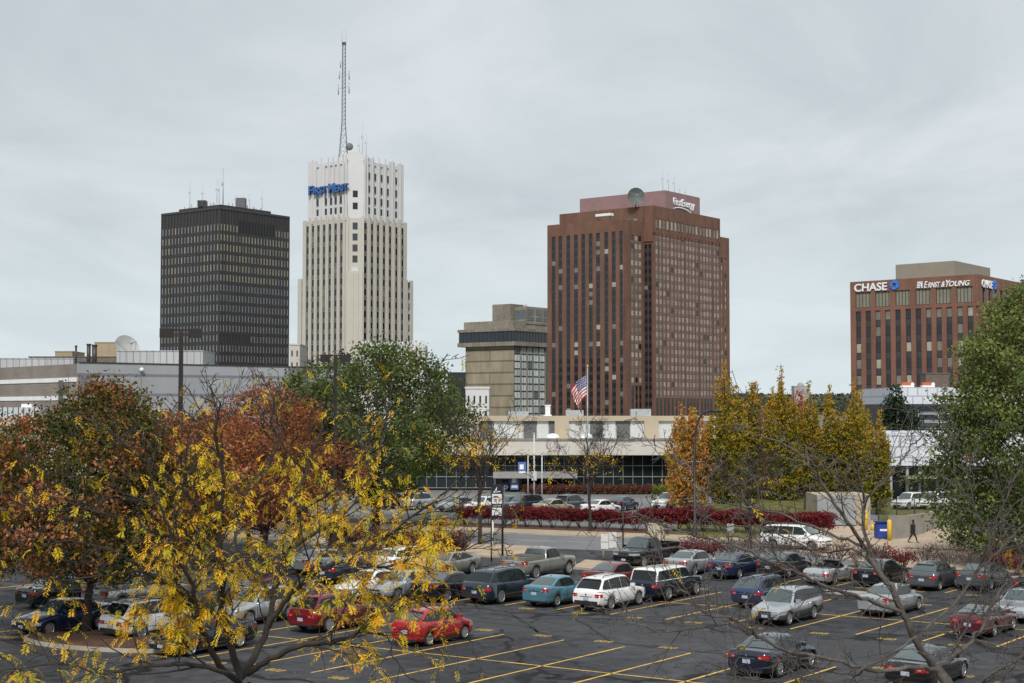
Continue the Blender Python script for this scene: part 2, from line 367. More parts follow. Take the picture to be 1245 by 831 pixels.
# drip stains left in the stalls and two squared repair patches
mb = MB()
for base_, n0_, n1_, offs in ((cr1, -6, 13, (-4.2, 4.3, 1.6)), (c2, -13, 9, (-4.0, 4.1, -1.4)), (c3, -7, 6, (2.6, 1.2))):
    for i in range(n0_, n1_):
        for o__ in offs:
            if random.random() < .3: continue
            c = base_ + CD * (3.17 * (i + .5) + random.gauss(0, .3)) + SD * (o__ + random.gauss(0, .4)); r_ = random.uniform(.12, .42); ph_ = random.uniform(0, 6)
            mb.face([tuple(c + Vector((r_ * (1 + .3 * math.sin(3 * a + ph_)) * math.cos(a), r_ * .8 * (1 + .3 * math.sin(2 * a + ph_)) * math.sin(a), 0))) for a in np.linspace(0, 2 * PI, 12, endpoint=False)])
o = mb.build('oil_stains', mat('oil_stain', (.024, .024, .026), .8, .4, 4), fixn=False); o['kind'] = 'structure'; o.location.z = -.0068
mb = MB()
for px, py, a_, b__ in ((820, 772, 3.4, 1.6), (560, 755, 5.5, 1.2), (1010, 790, 2.2, 2.6)):
    c = G(px, py); mb.face([tuple(c + SD * (sx_ * b__) + CD * (sy_ * a_)) for sx_, sy_ in ((-1, -1), (1, -1), (1, 1), (-1, 1))])
o = mb.build('asphalt_patches', mat('asphalt_new', (.034, .034, .038), .75, .3, 1.2, fine=25), fixn=False); o['kind'] = 'structure'; o.location.z = -.0074
# planted island under the maple at left
mb = MB(); ic = G(140, 783); pts_ = []
ia, ib = 4.6, 2.0
ex = (G(235, 790) - G(40, 776)).normalized(); ey = Vector((-ex.y, ex.x, 0)); ic = (G(35, 776) + G(245, 790)) / 2
pts_ = [ic + ex * (ia * math.cos(t)) + ey * (ib * math.sin(t)) for t in np.linspace(0, 2 * PI, 28, endpoint=False)]
pin = [ic + ex * ((ia - .18) * math.cos(t)) + ey * ((ib - .18) * math.sin(t)) for t in np.linspace(0, 2 * PI, 28, endpoint=False)]
mb.prism([tuple(p[:2]) for p in pts_], -.05, .15, 0)
o = mb.build('island_kerb', kerb_m); o['kind'] = 'structure'
mb = MB(); mb.prism([tuple(p[:2]) for p in pin], .1, .17, 0); o = mb.build('island_bed', mulch_m); o['kind'] = 'structure'
mb = MB()   # painted nose of the island at (1050, 722)
pc = G(1040, 723); mb.prism([tuple((pc + CD * (1.8 * math.cos(t)) * 1.0 + SD * (.55 * math.sin(t)))[:2]) for t in np.linspace(0, 2 * PI, 16, endpoint=False)], -.05, .13, 0)
o = mb.build('end_island', kerb_m); o['kind'] = 'structure'
# kerbed island by the entrance kiosk
slab('entrance_island', [G(696, 692), G(712, 683), G(800, 690), G(795, 700)], .14, walk_m, kerb_m)
# fallen leaves
n = 700; pos = []
for i in range(n):
    if i % 3 == 0: p = ic + ex * random.gauss(0, 4) + ey * random.gauss(0, 2.6); z = .02 if True else 0
    else: p = G(random.uniform(0, 1245), random.uniform(700, 831)); z = .01
    pos.append((p.x, p.y, .19 if ((p - ic).dot(ex) / ia) ** 2 + ((p - ic).dot(ey) / ib) ** 2 < 1 else .012))
pos = np.array(pos); a = RNG.uniform(0, 2 * PI, n); s_ = RNG.uniform(.03, .07, n)
V = np.stack([pos + np.stack([np.cos(a + k * PI / 2) * s_, np.sin(a + k * PI / 2) * s_ * .6, np.zeros(n)], 1) for k in range(4)], 1).reshape(-1, 3)
o = npmesh('fallen_leaves', V, np.arange(4 * n).reshape(-1, 4), leafmat('fallen_leaf', [(.42, .24, .03), (.25, .12, .03), (.5, .33, .05)], .1), tint=RNG.random(n)); tag(o, 'scattered yellow and brown leaves fallen on the dark asphalt', 'fallen leaves', kind='stuff')

# far hills
mb = MB(); nx, ny = 150, 10; V = []; 
hx = np.linspace(-1500, 2600, nx)
for j in range(ny):
    t = j / (ny - 1)
    for i, x in enumerate(hx):
        Y = 2200 + 700 * t
        h = 40 + 30 * math.exp(-((x - 1180) / 520) ** 2) + 12 * math.sin(x * .0021 + 1) - 9 * math.exp(-((x - 520) / 160) ** 2)
        prof = min(1, t * 2.2) * (1 - .25 * max(0, t - .5))
        V.append((x, Y, -2 + (h * .72) * prof + random.uniform(-1.5, 2.2) * prof))
F = [(j * nx + i, j * nx + i + 1, (j + 1) * nx + i + 1, (j + 1) * nx + i) for j in range(ny - 1) for i in range(nx - 1)]
o = npmesh('hills', np.array(V), np.array(F), mat('wooded_hill', (.042, .062, .045), .95, .45, .012, col2=(.10, .085, .045), fine=.05), smooth=True); o['kind'] = 'structure'
# wooded ridge texture: thousands of crown-sized clumps
n = 9000; xs = RNG.uniform(200, 1500, n); tt = RNG.uniform(.02, .48, n)
hv = 40 + 30 * np.exp(-((xs - 1180) / 520) ** 2) + 12 * np.sin(xs * .0021 + 1) - 9 * np.exp(-((xs - 520) / 160) ** 2)
zz = -2 + hv * .72 * np.minimum(1, tt * 2.2); ctrp = np.stack([xs, 2200 + 700 * tt, zz], 1)
def quads(ctr, size, flat=1.0, rng=RNG, aspect=.7):
    n = len(ctr); u = rng.normal(size=(n, 3)); u /= np.linalg.norm(u, axis=1)[:, None]; u[:, 2] *= flat
    v = np.cross(u, rng.normal(size=(n, 3))); v /= np.linalg.norm(v, axis=1)[:, None]
    s = (size if hasattr(size, '__len__') else np.full(n, size))[:, None]
    return np.stack([ctr - u * s, ctr + v * s * aspect, ctr + u * s, ctr - v * s * aspect], 1).reshape(-1, 3), np.arange(4 * n).reshape(-1, 4)
V, F = quads(ctrp, RNG.uniform(3, 7, n), 1)
o = npmesh('hill_woods', V, F, leafmat('far_wood', [(.030, .052, .040), (.045, .065, .040), (.075, .075, .035), (.10, .065, .035)], .15), tint=RNG.random(n)); tag(o, 'distant wooded hillside in early autumn colour', 'woods', kind='stuff')
# ================================================================ BUILDINGS
class Face:
    """a vertical facade: s runs along it, z up, d outward"""
    def __init__(f, O, ang, side):
        f.O = Vector((O[0], O[1], 0)); f.u = W2(ang); f.n = Vector((f.u.y, -f.u.x, 0)) if side > 0 else Vector((-f.u.y, f.u.x, 0))
    def p(f, s, z, d): return f.O + f.u * s + f.n * d + Vector((0, 0, z))
    def box(f, mb, s0, s1, z0, z1, d0, d1, m=0):
        c = [f.p(s, z, d) for z in (z0, z1) for d in (d0, d1) for s in (s0, s1)]
        i = len(mb.v); mb.v += [tuple(q) for q in c]
        for q in ((0, 2, 3, 1), (4, 5, 7, 6), (0, 1, 5, 4), (2, 6, 7, 3), (0, 4, 6, 2), (1, 3, 7, 5)):
            mb.f.append(tuple(i + k for k in q)); mb.m.append(m); mb.sm.append(False)
    def s_at(f, px, z=None):
        t = (px - 622.5) / FPX; zz = (z or HC) - HC; k = math.cos(TH)
        # X = t*(Y cos + zz sin)
        return (t * (f.O.y * k + zz * math.sin(TH)) - f.O.x) / (f.u.x - t * f.u.y * k)
    def tilt(f, s, z, d, w_=1):   # matrix for lettering lying on the face, reading left to right
        sgn = 1 if f.u.cross(Vector((0, 0, 1))).dot(f.n) > 0 else -1
        X = f.u * sgn; Z = f.n; Y = Vector((0, 0, 1)); M = Matrix.Identity(4)
        for i in range(3): M[i][0] = X[i]; M[i][1] = Y[i]; M[i][2] = Z[i]; M[i][3] = f.p(s, z, d)[i]
        return M
class Windows:
    def __init__(w, parent, mats): w.l = []; w.parent = parent; w.mats = mats
    def add(w, F, s0, s1, z0, z1, m=None, d=.06, frame=None):
        c = F.p((s0 + s1) / 2, (z0 + z1) / 2, 0); w.l.append((abs(s1 - s0) * (z1 - z0) / c.y ** 2, F, s0, s1, z0, z1, m, d))
    def done(w, limit=100, name='window'):
        w.l.sort(key=lambda q: -q[0]); rest = MB()
        for i, (a, F, s0, s1, z0, z1, m, d) in enumerate(w.l):
            mm = m if m is not None else random.randrange(len(w.mats) - 1)
            mb = MB() if i < limit else rest
            fr = min(.12, abs(s1 - s0) * .08); sg = 1 if s1 > s0 else -1; K = len(w.mats) - 1
            F.box(mb, s0, s1, z0, z1, -.03, d - .03, K)
            F.box(mb, s0 + sg * fr, s1 - sg * fr, z0 + fr, z1 - fr, -.02, d, mm)
            if i < limit: mb.build(name, w.mats, w.parent)
        if len(w.l) > limit: tag(rest.build(name, w.mats, w.parent), kind='stuff')
def corner(px, Y): return Vector((P(px, 497, Y).x, Y, 0))
def zc(py, Y, X=None): return HC + (P(622, py, Y).z - HC)
AR, AL = 52.5, 142.5
glass_dk = mat('dark_glass', (.012, .014, .018), .12, 0, spec=.6)
glass_md = mat('grey_glass', (.045, .05, .055), .15, .2, .3)
glass_bl = mat('blue_glass', (.03, .055, .08), .1, .2, .2)
glass_cv = mat('civic_glass', (.012, .020, .022), .08, .2, .2)
blind = mat('pale_blind', (.34, .32, .26), .8, .2, .6)
blind2 = mat('drab_blind', (.17, .165, .14), .8, .25, .5)  # second, darker blind colour for varied panes
steel_m = mat('galvanised_steel', (.36, .38, .40), .5, .2, 1.5, metal=.4)
dkmetal = mat('dark_metal', (.035, .033, .032), .5, .3, 2)
white_m = mat('white_paint', (.72, .73, .74), .6, .08, .8)
roof_m = mat('roof_gravel', (.22, .21, .20), .95, .3, .5)

def antenna(parent, p, h, r=.09, name='antenna', m=None):
    mb = MB(); mb.tube([p, p + Vector((0, 0, h))], [r, r * .6], 4)
    if h > 4: mb.tube([p + Vector((-.5, 0, h * .55)), p + Vector((.5, 0, h * .55))], r * .7, 4); mb.tube([p + Vector((-.5, 0, h * .5)), p + Vector((-.5, 0, h * .62))], r, 4)
    return mb.build(name, m or steel_m, parent)

# ---- brown brick office tower (the big one)
brick = brickmat('red_brown_brick', (.135, .066, .043), (.155, .077, .052), (.11, .058, .042), 1.6, .45, .85, .22)
pinkp = mat('pink_panel', (.24, .145, .145), .75, .1, .25)
D0 = 600
t = empty('office_tower', corner(795, D0), 0, 'tall red brick office tower with stepped roof and pink penthouse, beside the tan concrete hotel', 'building')
def local(t, F): F.O = F.O - t.location; return F
C2 = corner(795, D0); FR = Face(C2, AR, 1); FL = Face(C2, AL, -1)
zt2 = zc(250, D0)
q = -0; sQ = FL.s_at(783, 40)                       # where the wing's side meets the main left face
Q = FL.p(sQ, 0, 0)
FQ = Face(Q, AR, 1); pw = FQ.s_at(758, 40)          # negative: wing steps forward
C1 = FQ.p(pw, 0, 0); FW = Face(C1, AL, -1); FWR = Face(C1, AR, 1)
zt1 = zc(266, C1.y); wl = FW.s_at(666, 60)
sl = FL.s_at(681, 85); sr = FR.s_at(875, 80); sr3 = FR.s_at(887.5, 75)
zt3 = zc(290, FR.p(sr3, 0, 0).y)
T0 = t.location.copy()
def shiftF(*fs):
    for f in fs: f.O = f.O - T0
# measure windows before shifting (s_at needs world origins)
stripsL = [FW.s_at(650 + x / 2.68, 60) for x in (63, 85, 111, 136, 160, 184, 208, 235, 259, 285)]
stripsW = [FWR.s_at(650 + x / 2.68, 60) for x in (317, 330, 342)]
stripsR = [FR.s_at(650 + x / 2.68, 60) for x in (397, 409, 421.5, 433.5, 447, 459, 470.5, 482, 496, 506.5, 517, 528, 542, 552, 562, 572, 586, 596)]
strips3 = [FR.s_at(650 + x / 2.68, 60) for x in (613, 625)]
FP = Face(corner(810, D0 + 14), AR, 1); FPL = Face(corner(810, D0 + 14), AL, -1)
pr, pl = FP.s_at(851, 90), FPL.s_at(705, 90); zpp = zc(231.5, D0 + 14); sgs = FP.s_at(818, 90), FP.s_at(845, 90)
Z0 = -1
shiftF(FR, FL, FQ, FW, FWR, FP, FPL)
mb = MB()
def quadprism(mb, Fr, Fl, sr, sl, z0, z1, m=0, mt=None):
    a = Fr.p(0, 0, 0); b = Fr.p(sr, 0, 0); d = Fl.p(sl, 0, 0); c = b + (d - a)
    mb.prism([(a.x, a.y), (b.x, b.y), (c.x, c.y), (d.x, d.y)], z0, z1, m, mt)
quadprism(mb, FR, FL, sr, sl, Z0, zt2 - .6, 0, 1)
quadprism(mb, FWR, FW, -pw + 3, wl, Z0, zt1 - .6, 0, 1)
a = FR.p(sr - 1, 0, -.8); b = FR.p(sr3, 0, -.8); mb.prism([(a.x, a.y), (b.x, b.y), (b.x - 20 * FR.n.x, b.y - 20 * FR.n.y), (a.x - 20 * FR.n.x, a.y - 20 * FR.n.y)], Z0, zt3, 0, 1)
# brick piers either side of every strip
def piers(F, centres, hw, z0, z1, s0, s1, d=.45, ztop=None, mb=mb):
    e = sorted([s0, s1]); cs = sorted(centres); prev = e[0]
    for c in cs: F.box(mb, prev, c - hw, z0, z1, 0, d); prev = c + hw
    F.box(mb, prev, e[1], z0, z1, 0, d)
    if ztop: F.box(mb, e[0], e[1], z1, ztop, 0, d)
rowsL_top = zc(280, C1.y) - .3; rowsR_top = zc(282, D0)
piers(FW, stripsL, abs(stripsL[1] - stripsL[0]) * .28, Z0, rowsL_top, 0, wl, ztop=zt1, d=.3)
piers(FWR, stripsW, 1.0, Z0, rowsL_top - 1, 0, -pw, ztop=zt1, d=.28)
piers(FR, stripsR, .98, Z0, rowsR_top, -.3, sr, ztop=zt2 - 12, d=.26)
hz1, hz0 = zt2 - 5.2, zt2 - 9.0
piers(FR, stripsR, 1.0, zt2 - 12, hz1 + .1, -.3, sr, ztop=zt2, d=.26)
F3 = Face(FR.p(0, 0, -.8), AR, 1); piers(F3, strips3, .8, Z0, zt3 - 9, sr, sr3, ztop=zt3)
FL.box(mb, sQ - .3, 0, zt1 - 8, zt2, 0, .45); FL.box(mb, sQ - .6, sl, zt1 - 3, zt2, 0, .45)
mb.build('wall', [brick, roof_m], t)
mb = MB(); quadprism(mb, FP, FPL, pr, pl, zt2 - 2, zpp, 0, 1); mb.build('penthouse', [pinkp, roof_m], t)
def strip(F, c, hw, z0, z1, fh, pane, glassy, light, plight, lo, rv=0):
    """one vertical run of windows between two piers: a pane and a spandrel per storey"""
    mb = MB(); z = z1; k = 0
    F.box(mb, c - hw, c + hw, z0, z1, -.05, .02, 4)
    while z - fh > z0:
        r = random.random(); m = (1 if r < light else 2 if r < light + plight else 0)
        if z < lo: m = 0
        F.box(mb, c - hw + .06, c - .04, z - pane, z - .12, 0, .10, m); F.box(mb, c + .04, c + hw - .06, z - pane, z - .12, 0, .10, m)
        F.box(mb, c - hw + .03, c + hw - .03, z - fh + .05, z - pane - .06, 0, .08, 3 if z > lo else 4)
        z -= fh; k += 1
    mb.build('window_strip', [glass_dk, blind_r if rv else blind, blind_s if rv else blind2, glassy, dkmetal], t)
blind_r = mat('taupe_blind', (.30, .265, .235), .8, .2, .6); blind_s = mat('dusky_blind', (.215, .19, .17), .8, .2, .6)
spanL = mat('dark_spandrel', (.032, .032, .036), .3, .25, .4)
spanR = mat('brown_spandrel', (.15, .12, .105), .5, .2, .4)
rowh = (rowsL_top - zc(505, C1.y)) / 21.8
for c in stripsL: strip(FW, c, abs(stripsL[1] - stripsL[0]) * .28, Z0, rowsL_top, rowh, rowh * .58, spanL, .07, .06, 8)
for c in stripsW: strip(FWR, c, 1.0, Z0, rowsL_top - 1, rowh, rowh * .62, spanR, .5, .4, 22)
for c in stripsR: strip(FR, c, .98, Z0, rowsR_top, rowh, rowh * .62, spanR, .42, .52, 17, rv=1)
for c in strips3: strip(F3, c, .8, Z0, zt3 - 9, rowh, rowh * .6, spanR, .4, .45, 17)
for x in (sQ * .35, sQ * .75): strip(FL, x, abs(sQ) * .17, Z0, zt1 - 9, rowh, rowh * .5, spanL, .0, .03, 20)
W = Windows(t, [blind, blind2, dkmetal])
for c in stripsR: W.add(FR, c - .8, c + .8, hz0, hz1, d=.12)
for x in (sl * .27, sl * .20, sl * .40): W.add(FL, x, x - 2.2, zt2 - 7.5, zt2 - 4.5, 1, d=.55)
W.done()
text('sign_lettering', 'FirstEnergy', 4.3, white_m, t, FP.tilt(sgs[0] + .2, zpp - 5.3, .25), .2, .05, space=.92, width=(sgs[1] - sgs[0]) * .95)
mb = MB(); swp = [FP.p(sgs[0] + (sgs[1] - sgs[0]) * k / 8, zpp - 7.0 + 1.1 * math.sin(PI * (k / 8) ** .8) - 1.6 * (k / 8) ** 2, .3) for k in range(9)]
mb.tube(swp, [.1, .2, .28, .33, .36, .36, .33, .25, .1], 5); mb.build('sign_swoosh', white_m, t)
for k, px in enumerate((795, 799, 815.5, 835, 849)): antenna(t, FP.p(pr * (.05 + .22 * k), zpp, -2 - k), 9 if k < 3 else 5, .1)
# big round dish on the roof edge
def dish(name, loc, r, az, el, label, m, stand=2.0, cat='satellite dish'):
    e_ = empty(name, loc, az, label, cat); mb = MB(); rings = 6; nu = 24; base = len(mb.v)
    prof = [(r * k / rings, .28 * r * (k / rings) ** 2) for k in range(rings + 1)]
    for off in (0, .06):
        for j, (rr, dd) in enumerate(prof):
            for q in range(nu): mb.v.append((rr * math.cos(2 * PI * q / nu), -dd + off * (1 if off else 0), rr * math.sin(2 * PI * q / nu)))
    for o_ in (0, (rings + 1) * nu):
        for j in range(rings):
            for q in range(nu):
                r_ = (q + 1) % nu; mb.f.append((o_ + j * nu + q, o_ + j * nu + r_, o_ + (j + 1) * nu + r_, o_ + (j + 1) * nu + q)); mb.m.append(0); mb.sm.append(True)
    R_ = Matrix.Rotation(-el, 4, 'X'); mb.v = [tuple(R_ @ Vector(v) + Vector((0, 0, stand + r))) for v in mb.v]
    mb.build('reflector', m, e_, fixn=False)
    mb = MB(); mb.tube([(0, .4, 0), (0, .4, stand + r)], .05 * r + .06, 8)
    for a in (-1, 1): mb.tube([(a * r * .5, .9, 0), (0, .35, stand + r * .8)], .06, 5)
    mb.build('mount', dkmetal, e_)
    mb = MB(); fp = R_ @ Vector((0, -r * .95, 0)) + Vector((0, 0, stand + r))
    for q in range(3):
        a = 2 * PI * q / 3 + .5; s_ = R_ @ Vector((r * .95 * math.cos(a), -.26 * r, r * .95 * math.sin(a))) + Vector((0, 0, stand + r)); mb.tube([s_, fp], .05, 4)
    mb.sphere(fp, .16 * r ** .5, nu=8, nv=5); mb.build('feed', steel_m, e_)
    return e_
dm = mat('dish_grey', (.085, .10, .095), .6, .15, .4)
dp = P(773, 249, D0 - 1 + 4); dish('satellite_dish', (dp.x, dp.y, zt2 - .8), 3.5, 0.05, .05, 'large round grey dish standing before the pink penthouse', dm, 1.3)
dp = P(735, 268, D0 - 4); e_ = empty('roof_davit', (dp.x, dp.y, zt1 - .65), math.radians(AL), 'white slanted hood on the lower brick roof of the tall tower', 'roof hood')
mb = MB(); mb.prism([(-3.6, -1.2), (3.6, -1.2), (3.6, 1.2), (-3.6, 1.2)], 2.2, 3.2, 0); mb.build('hood', white_m, e_)
mb = MB(); [mb.tube([(x, 0, 0), (x, 0, 2.4)], .12, 5) for x in (-2.8, 2.8)]; mb.build('leg', dkmetal, e_)

# ---- dark office tower
dk_wall = mat('black_cladding', (.028, .026, .027), .45, .22, .3)
fin_m = mat('bronze_fin', (.045, .042, .045), .45, .2, .2)
wl_lo = mat('window_greygreen', (.155, .16, .145), .35, .25, .3); wl_hi = mat('window_cream', (.25, .23, .17), .5, .2, .3); wl_b = mat('window_blue', (.13, .16, .18), .25, .25, .3)
D1 = 690; Cn = corner(265, D1); FR = Face(Cn, AR, 1); FL = Face(Cn, AL, -1)
sr, sl = FR.s_at(351, 60), FL.s_at(195.5, 60); zt = zc(251.5, D1)
t = empty('office_tower', Cn, 0, 'black slab office tower with rows of narrow pale windows, leftmost on the skyline', 'building')
T0 = t.location.copy(); shiftF(FR, FL)
mb = MB(); quadprism(mb, FR, FL, sr, sl, -1, zt - .5, 0, 1)
nl, nr = 18, 23; fh = 12.35 * D1 / FPX; zw = zc(220 + 180 / 3.461, D1)
W = Windows(t, [wl_lo, wl_hi, wl_b, dkmetal])
for F, n, s, tt_ in ((FL, nl, sl, 0), (FR, nr, sr, 1)):
    st = s / n
    for i in range(n + 1): F.box(mb, st * i - .16, st * i + .16, -1, zt, 0, .22, 2)
    F.box(mb, 0, s, zt - 1.0, zt - .1, 0, .4, 2)
    for r in range(17):
        z1 = zw - fh * r; z0 = z1 - fh * .68
        F.box(mb, 0, s, z0 - fh * .32 + .1, z0 - .1, 0, .12, 0)
        for i in range(n):
            if tt_ and r == 0 and 6 <= i <= 17: continue
            if tt_ and r == 11 and i < 10: continue
            m = 1 if (r < 6 and random.random() < .75) else (0 if random.random() < .7 else 2)
            if tt_ and r in (6, 7, 8, 9) and i > 0: m = 2 if random.random() < .5 else 0
            if tt_ == 0 and m == 1 and random.random() < .6: m = 0
            W.add(F, st * (i + .29), st * (i + .71), z0, z1, m, d=.1)
FR.box(mb, sr * 6 / 23, sr * 18 / 23, zw - fh * .7, zw + fh * .55, 0, .2, 3)
mb.build('wall', [dk_wall, roof_m, fin_m, mat('louvre_black', (.008, .008, .009), .6, .2, 1)], t); W.done()
mb = MB(); off = -(FR.n + FL.n) * 5
a = MB(); quadprism(a, Face(FR.p(0, 0, 0) + off, AR, 1), Face(FR.p(0, 0, 0) + off, AL, -1), sr * .72, sl * .72, zt - 1, zt + 2.0, 0, 1); a.build('plant_room', [dk_wall, roof_m], t)
mb = MB()
for k in range(40):
    p = FR.p(0, 0, 0) + off * 1.1 + FR.u * sr * random.uniform(0, .7) + FL.u * sl * random.uniform(0, .7)
    mb.tube([p + Vector((0, 0, zt + 1.5)), p + Vector((0, 0, zt + 2 + random.uniform(1, 2.5)))], .12, 4)
mb.build('roof_railing', dkmetal, t)
cp = FR.p(sr * .48, 0, -9); mb = MB(); mb.box(cp.x - 2.2, cp.x + 2.2, cp.y - 2.2, cp.y + 2.2, zt + 2, zt + 7); mb.build('cooling_tower', mat('grey_louvre', (.10, .10, .11), .6, .3, 2), t)
cp = FL.p(sl * .46, 0, -6); mb = MB(); mb.box(cp.x - 2, cp.x + 2, cp.y - 2, cp.y + 2, zt + 2, zt + 5); mb.build('roof_cabin', dk_wall, t)
for px, h, F, f_ in ((227, 13, FL, .62), (240, 11, FL, .4), (259, 12, FL, .12), (263, 17, FL, .05), (269, 12, FR, .04), (277, 17, FR, .12), (283, 6, FR, .3), (301, 7, FR, .5), (320, 10, FR, .68)):
    s_ = (sl if F is FL else sr); antenna(t, F.p(s_ * f_, zt + 2, -4), h, .13)

# ---- white Art Deco tower
wt = mat('white_terracotta', (.54, .54, .54), .75, .05, .1)
cream = mat('cream_terracotta', (.44, .42, .375), .8, .05, .1)
span_c = mat('grey_spandrel', (.125, .115, .10), .8, .2, .5)
D2 = 593; Cn = corner(431, D2); FR = Face(Cn, AR, 1); FL = Face(Cn, AL, -1)
zz = lambda y: zc(y, D2)
ms_ = dict(mr=FR.s_at(493.8, 60), ml=FL.s_at(368.5, 60), ur=FR.s_at(490.5, 90), ul=FL.s_at(374.5, 90), lr=FR.s_at(501.8, 40), ll=FL.s_at(362, 40))
colsL = [FL.s_at(350 + x / 2.865, 60) for x in (69, 88, 107, 127, 147, 167, 187)]
colsR = [FR.s_at(350 + x / 2.865, 60) for x in (269, 291, 312, 333, 354, 376, 397)]
ucL = [FL.s_at(350 + x / 2.865, 100) for x in (104, 133, 151, 167, 185, 202)]
ucR = [FR.s_at(350 + x / 2.865, 100) for x in (269, 283, 304, 326, 348, 377)]
lowR = [FR.s_at(350 + x / 2.865, 40) for x in (404, 421)]; lowL = [FL.s_at(350 + x / 2.865, 40) for x in (52, )]
sgn0 = FL.s_at(378, 105); b0, b1 = FL.s_at(421.5, 50), FR.s_at(441, 50)
t = empty('bank_tower', Cn, 0, 'white and cream stepped skyscraper with fluted piers, lattice mast on its roof', 'building')
T0 = t.location.copy(); shiftF(FR, FL)
cut = 5.0
def cprism(mb, sr, sl, z0, z1, cut, m=0, ins=0):
    o_ = FR.p(0, 0, 0) - (FR.n + FL.n) * ins
    a = o_ + FR.u * cut; b = o_ + FR.u * sr; d = o_ + FL.u * sl; c = o_ + FR.u * sr + FL.u * sl; e_ = o_ + FL.u * cut
    mb.prism([(q.x, q.y) for q in (a, b, c, d, e_)], z0, z1, m, 2)
mb = MB()
zU, zM, zL = zz(192), zz(264), zz(337)
cprism(mb, ms_['lr'], ms_['ll'], -1, zL, cut, 1, .6); cprism(mb, ms_['mr'], ms_['ml'], -1, zM, cut, 1)
cprism(mb, ms_['ur'], ms_['ul'], zM - 2, zU - 1.5, cut, 0, .5)
# set-back crown behind the parapet, stepping up to the mast
o_ = FR.p(0, 0, 0); rows = []
W = Windows(t, [glass_dk, glass_md, glass_dk, blind2, mat('window_frame_dark', (.06, .055, .05), .6, 0)])
fl = 13.55 * D2 / FPX
def bank(F, cols, s_end, ztop, zbot, off, step_top, n0, mm, upper=False, first=None):
    cs = sorted(abs(c) for c in cols); hw = .80; st = sorted([cut if s_end > 0 else cut, abs(s_end)])
    prev = cut + .3 if True else 0
    for c in cs:
        if c - hw > prev: F.box(mb, prev, c - hw, zbot, ztop + random.choice((.2, .9, 1.4)), off, off + .4, mm)
        prev = c + hw
    F.box(mb, prev, abs(s_end), zbot, ztop + .6, off, off + .4, mm)
    # a slim rib down the middle of each wide pier
    for a, c in zip(cs, cs[1:]): F.box(mb, (a + c) / 2 - .25, (a + c) / 2 + .25, zbot, ztop + 1.6, off + .4, off + .62, mm)
    z = n0; r = 0
    while z - 2.4 > max(zbot, 12):
        for c in cs:
            if z < step_top: W.add(F, c - hw * .86, c + hw * .86, z - 2.6, z, 0 if random.random() < .8 else None, d=.12 + off + .03)
        z -= fl; r += 1
n0 = zz(170 + 285 / 2.865)
bank(FL, colsL, ms_['ml'], zM, -1, 0, 999, n0, 1); bank(FR, colsR, ms_['mr'], zM, -1, 0, 999, n0, 1)
nu_ = zz(170 + 192 / 2.865)
for F, cols, e_ in ((FL, ucL, ms_['ul']), (FR, ucR, ms_['ur'])):
    cs = sorted(cols); prev = cut + .2
    for c in cs:
        F.box(mb, prev, c - .75, zM, zU + random.choice((-.6, .3, 1.0)), -.5, .15, 0); prev = c + .75
        F.box(mb, c - .75, c + .75, zM, zM + 5, -.5, -.1, 0)
        for k, z1 in enumerate((zU - 5 if F is FR else None, nu_ + fl * 1.05, nu_, nu_ - fl * .95)):
            if z1 is None or (F is FL and k < 2 and c < abs(sgn0) and c > cut + 6): continue
            if F is FL and k < 2: continue
            W.add(F, c - .6, c + .6, z1 - 2.6, z1, 0, d=-.35)
        F.box(mb, c - .75, c + .75, zU - 1.8, zU - .4, -.5, .0, 0)
    F.box(mb, prev, abs(e_), zM, zU + .8, -.5, .15, 0)
    for a, c in zip([cut] + cs, cs + [abs(e_)]): F.box(mb, (a + c) / 2 - .2, (a + c) / 2 + .2, zM - 1, zU + 1.7, .15, .5, 0)
# chamfered corner bay
cc = (FR.p(cut, 0, 0) + FL.p(cut, 0, 0)) / 2; nn = (FR.n + FL.n).normalized()
FC = Face(FL.p(cut, 0, 0), 0, 1); FC.u = (FR.p(cut, 0, 0) - FL.p(cut, 0, 0)).normalized(); FC.n = nn; wc = (FR.p(cut, 0, 0) - FL.p(cut, 0, 0)).length
FC.box(mb, 0, wc, zM - 2, zz(186), -7, -.1, 0); FC.box(mb, wc * .16, wc * .84, zM - 2, zz(183), -6, -.05, 0)
FC.box(mb, .6, wc - .6, -1, zz(329), 0, 1.0, 1); FC.box(mb, wc * .3, wc * .7, zz(329), zz(325), 0, .8, 0); FC.box(mb, 0, .9, -1, zM + 1, 0, .5, 1); FC.box(mb, wc - .9, wc, -1, zM + 1, 0, .5, 1)
for k in range(2): FC.box(mb, wc * .3 + k * wc * .3, wc * .4 + k * wc * .3, -1, zz(331), 1.0, 1.3, 1)
for z1 in [nu_ + fl * .5, nu_ - fl * .6] : W.add(FC, wc * .5 - 1.0, wc * .5 + 1.0, z1 - 2.7, z1, 0, d=.05)
for k in range(4): W.add(FC, wc * .5 - 1.0, wc * .5 + 1.0, n0 - fl * k - 2.8, n0 - fl * k, 1, d=.1)
# shoulders
for F, cols, s0, s1 in ((FL, lowL, ms_['ml'], ms_['ll']), (FR, lowR, ms_['mr'], ms_['lr'])):
    cs = sorted(abs(c) for c in cols); prev = abs(s0)
    for c in cs: F.box(mb, prev, c - .7, -1, zL + .8, -.6, .2, 1); prev = c + .7
    F.box(mb, prev, abs(s1), -1, zL + .8, -.6, .2, 1)
    k = 5
    while n0 - fl * (k + 1) > 14:
        for c in cs: W.add(F, c - .6, c + .6, n0 - fl * k - 2.3, n0 - fl * k, None, d=-.45)
        k += 1
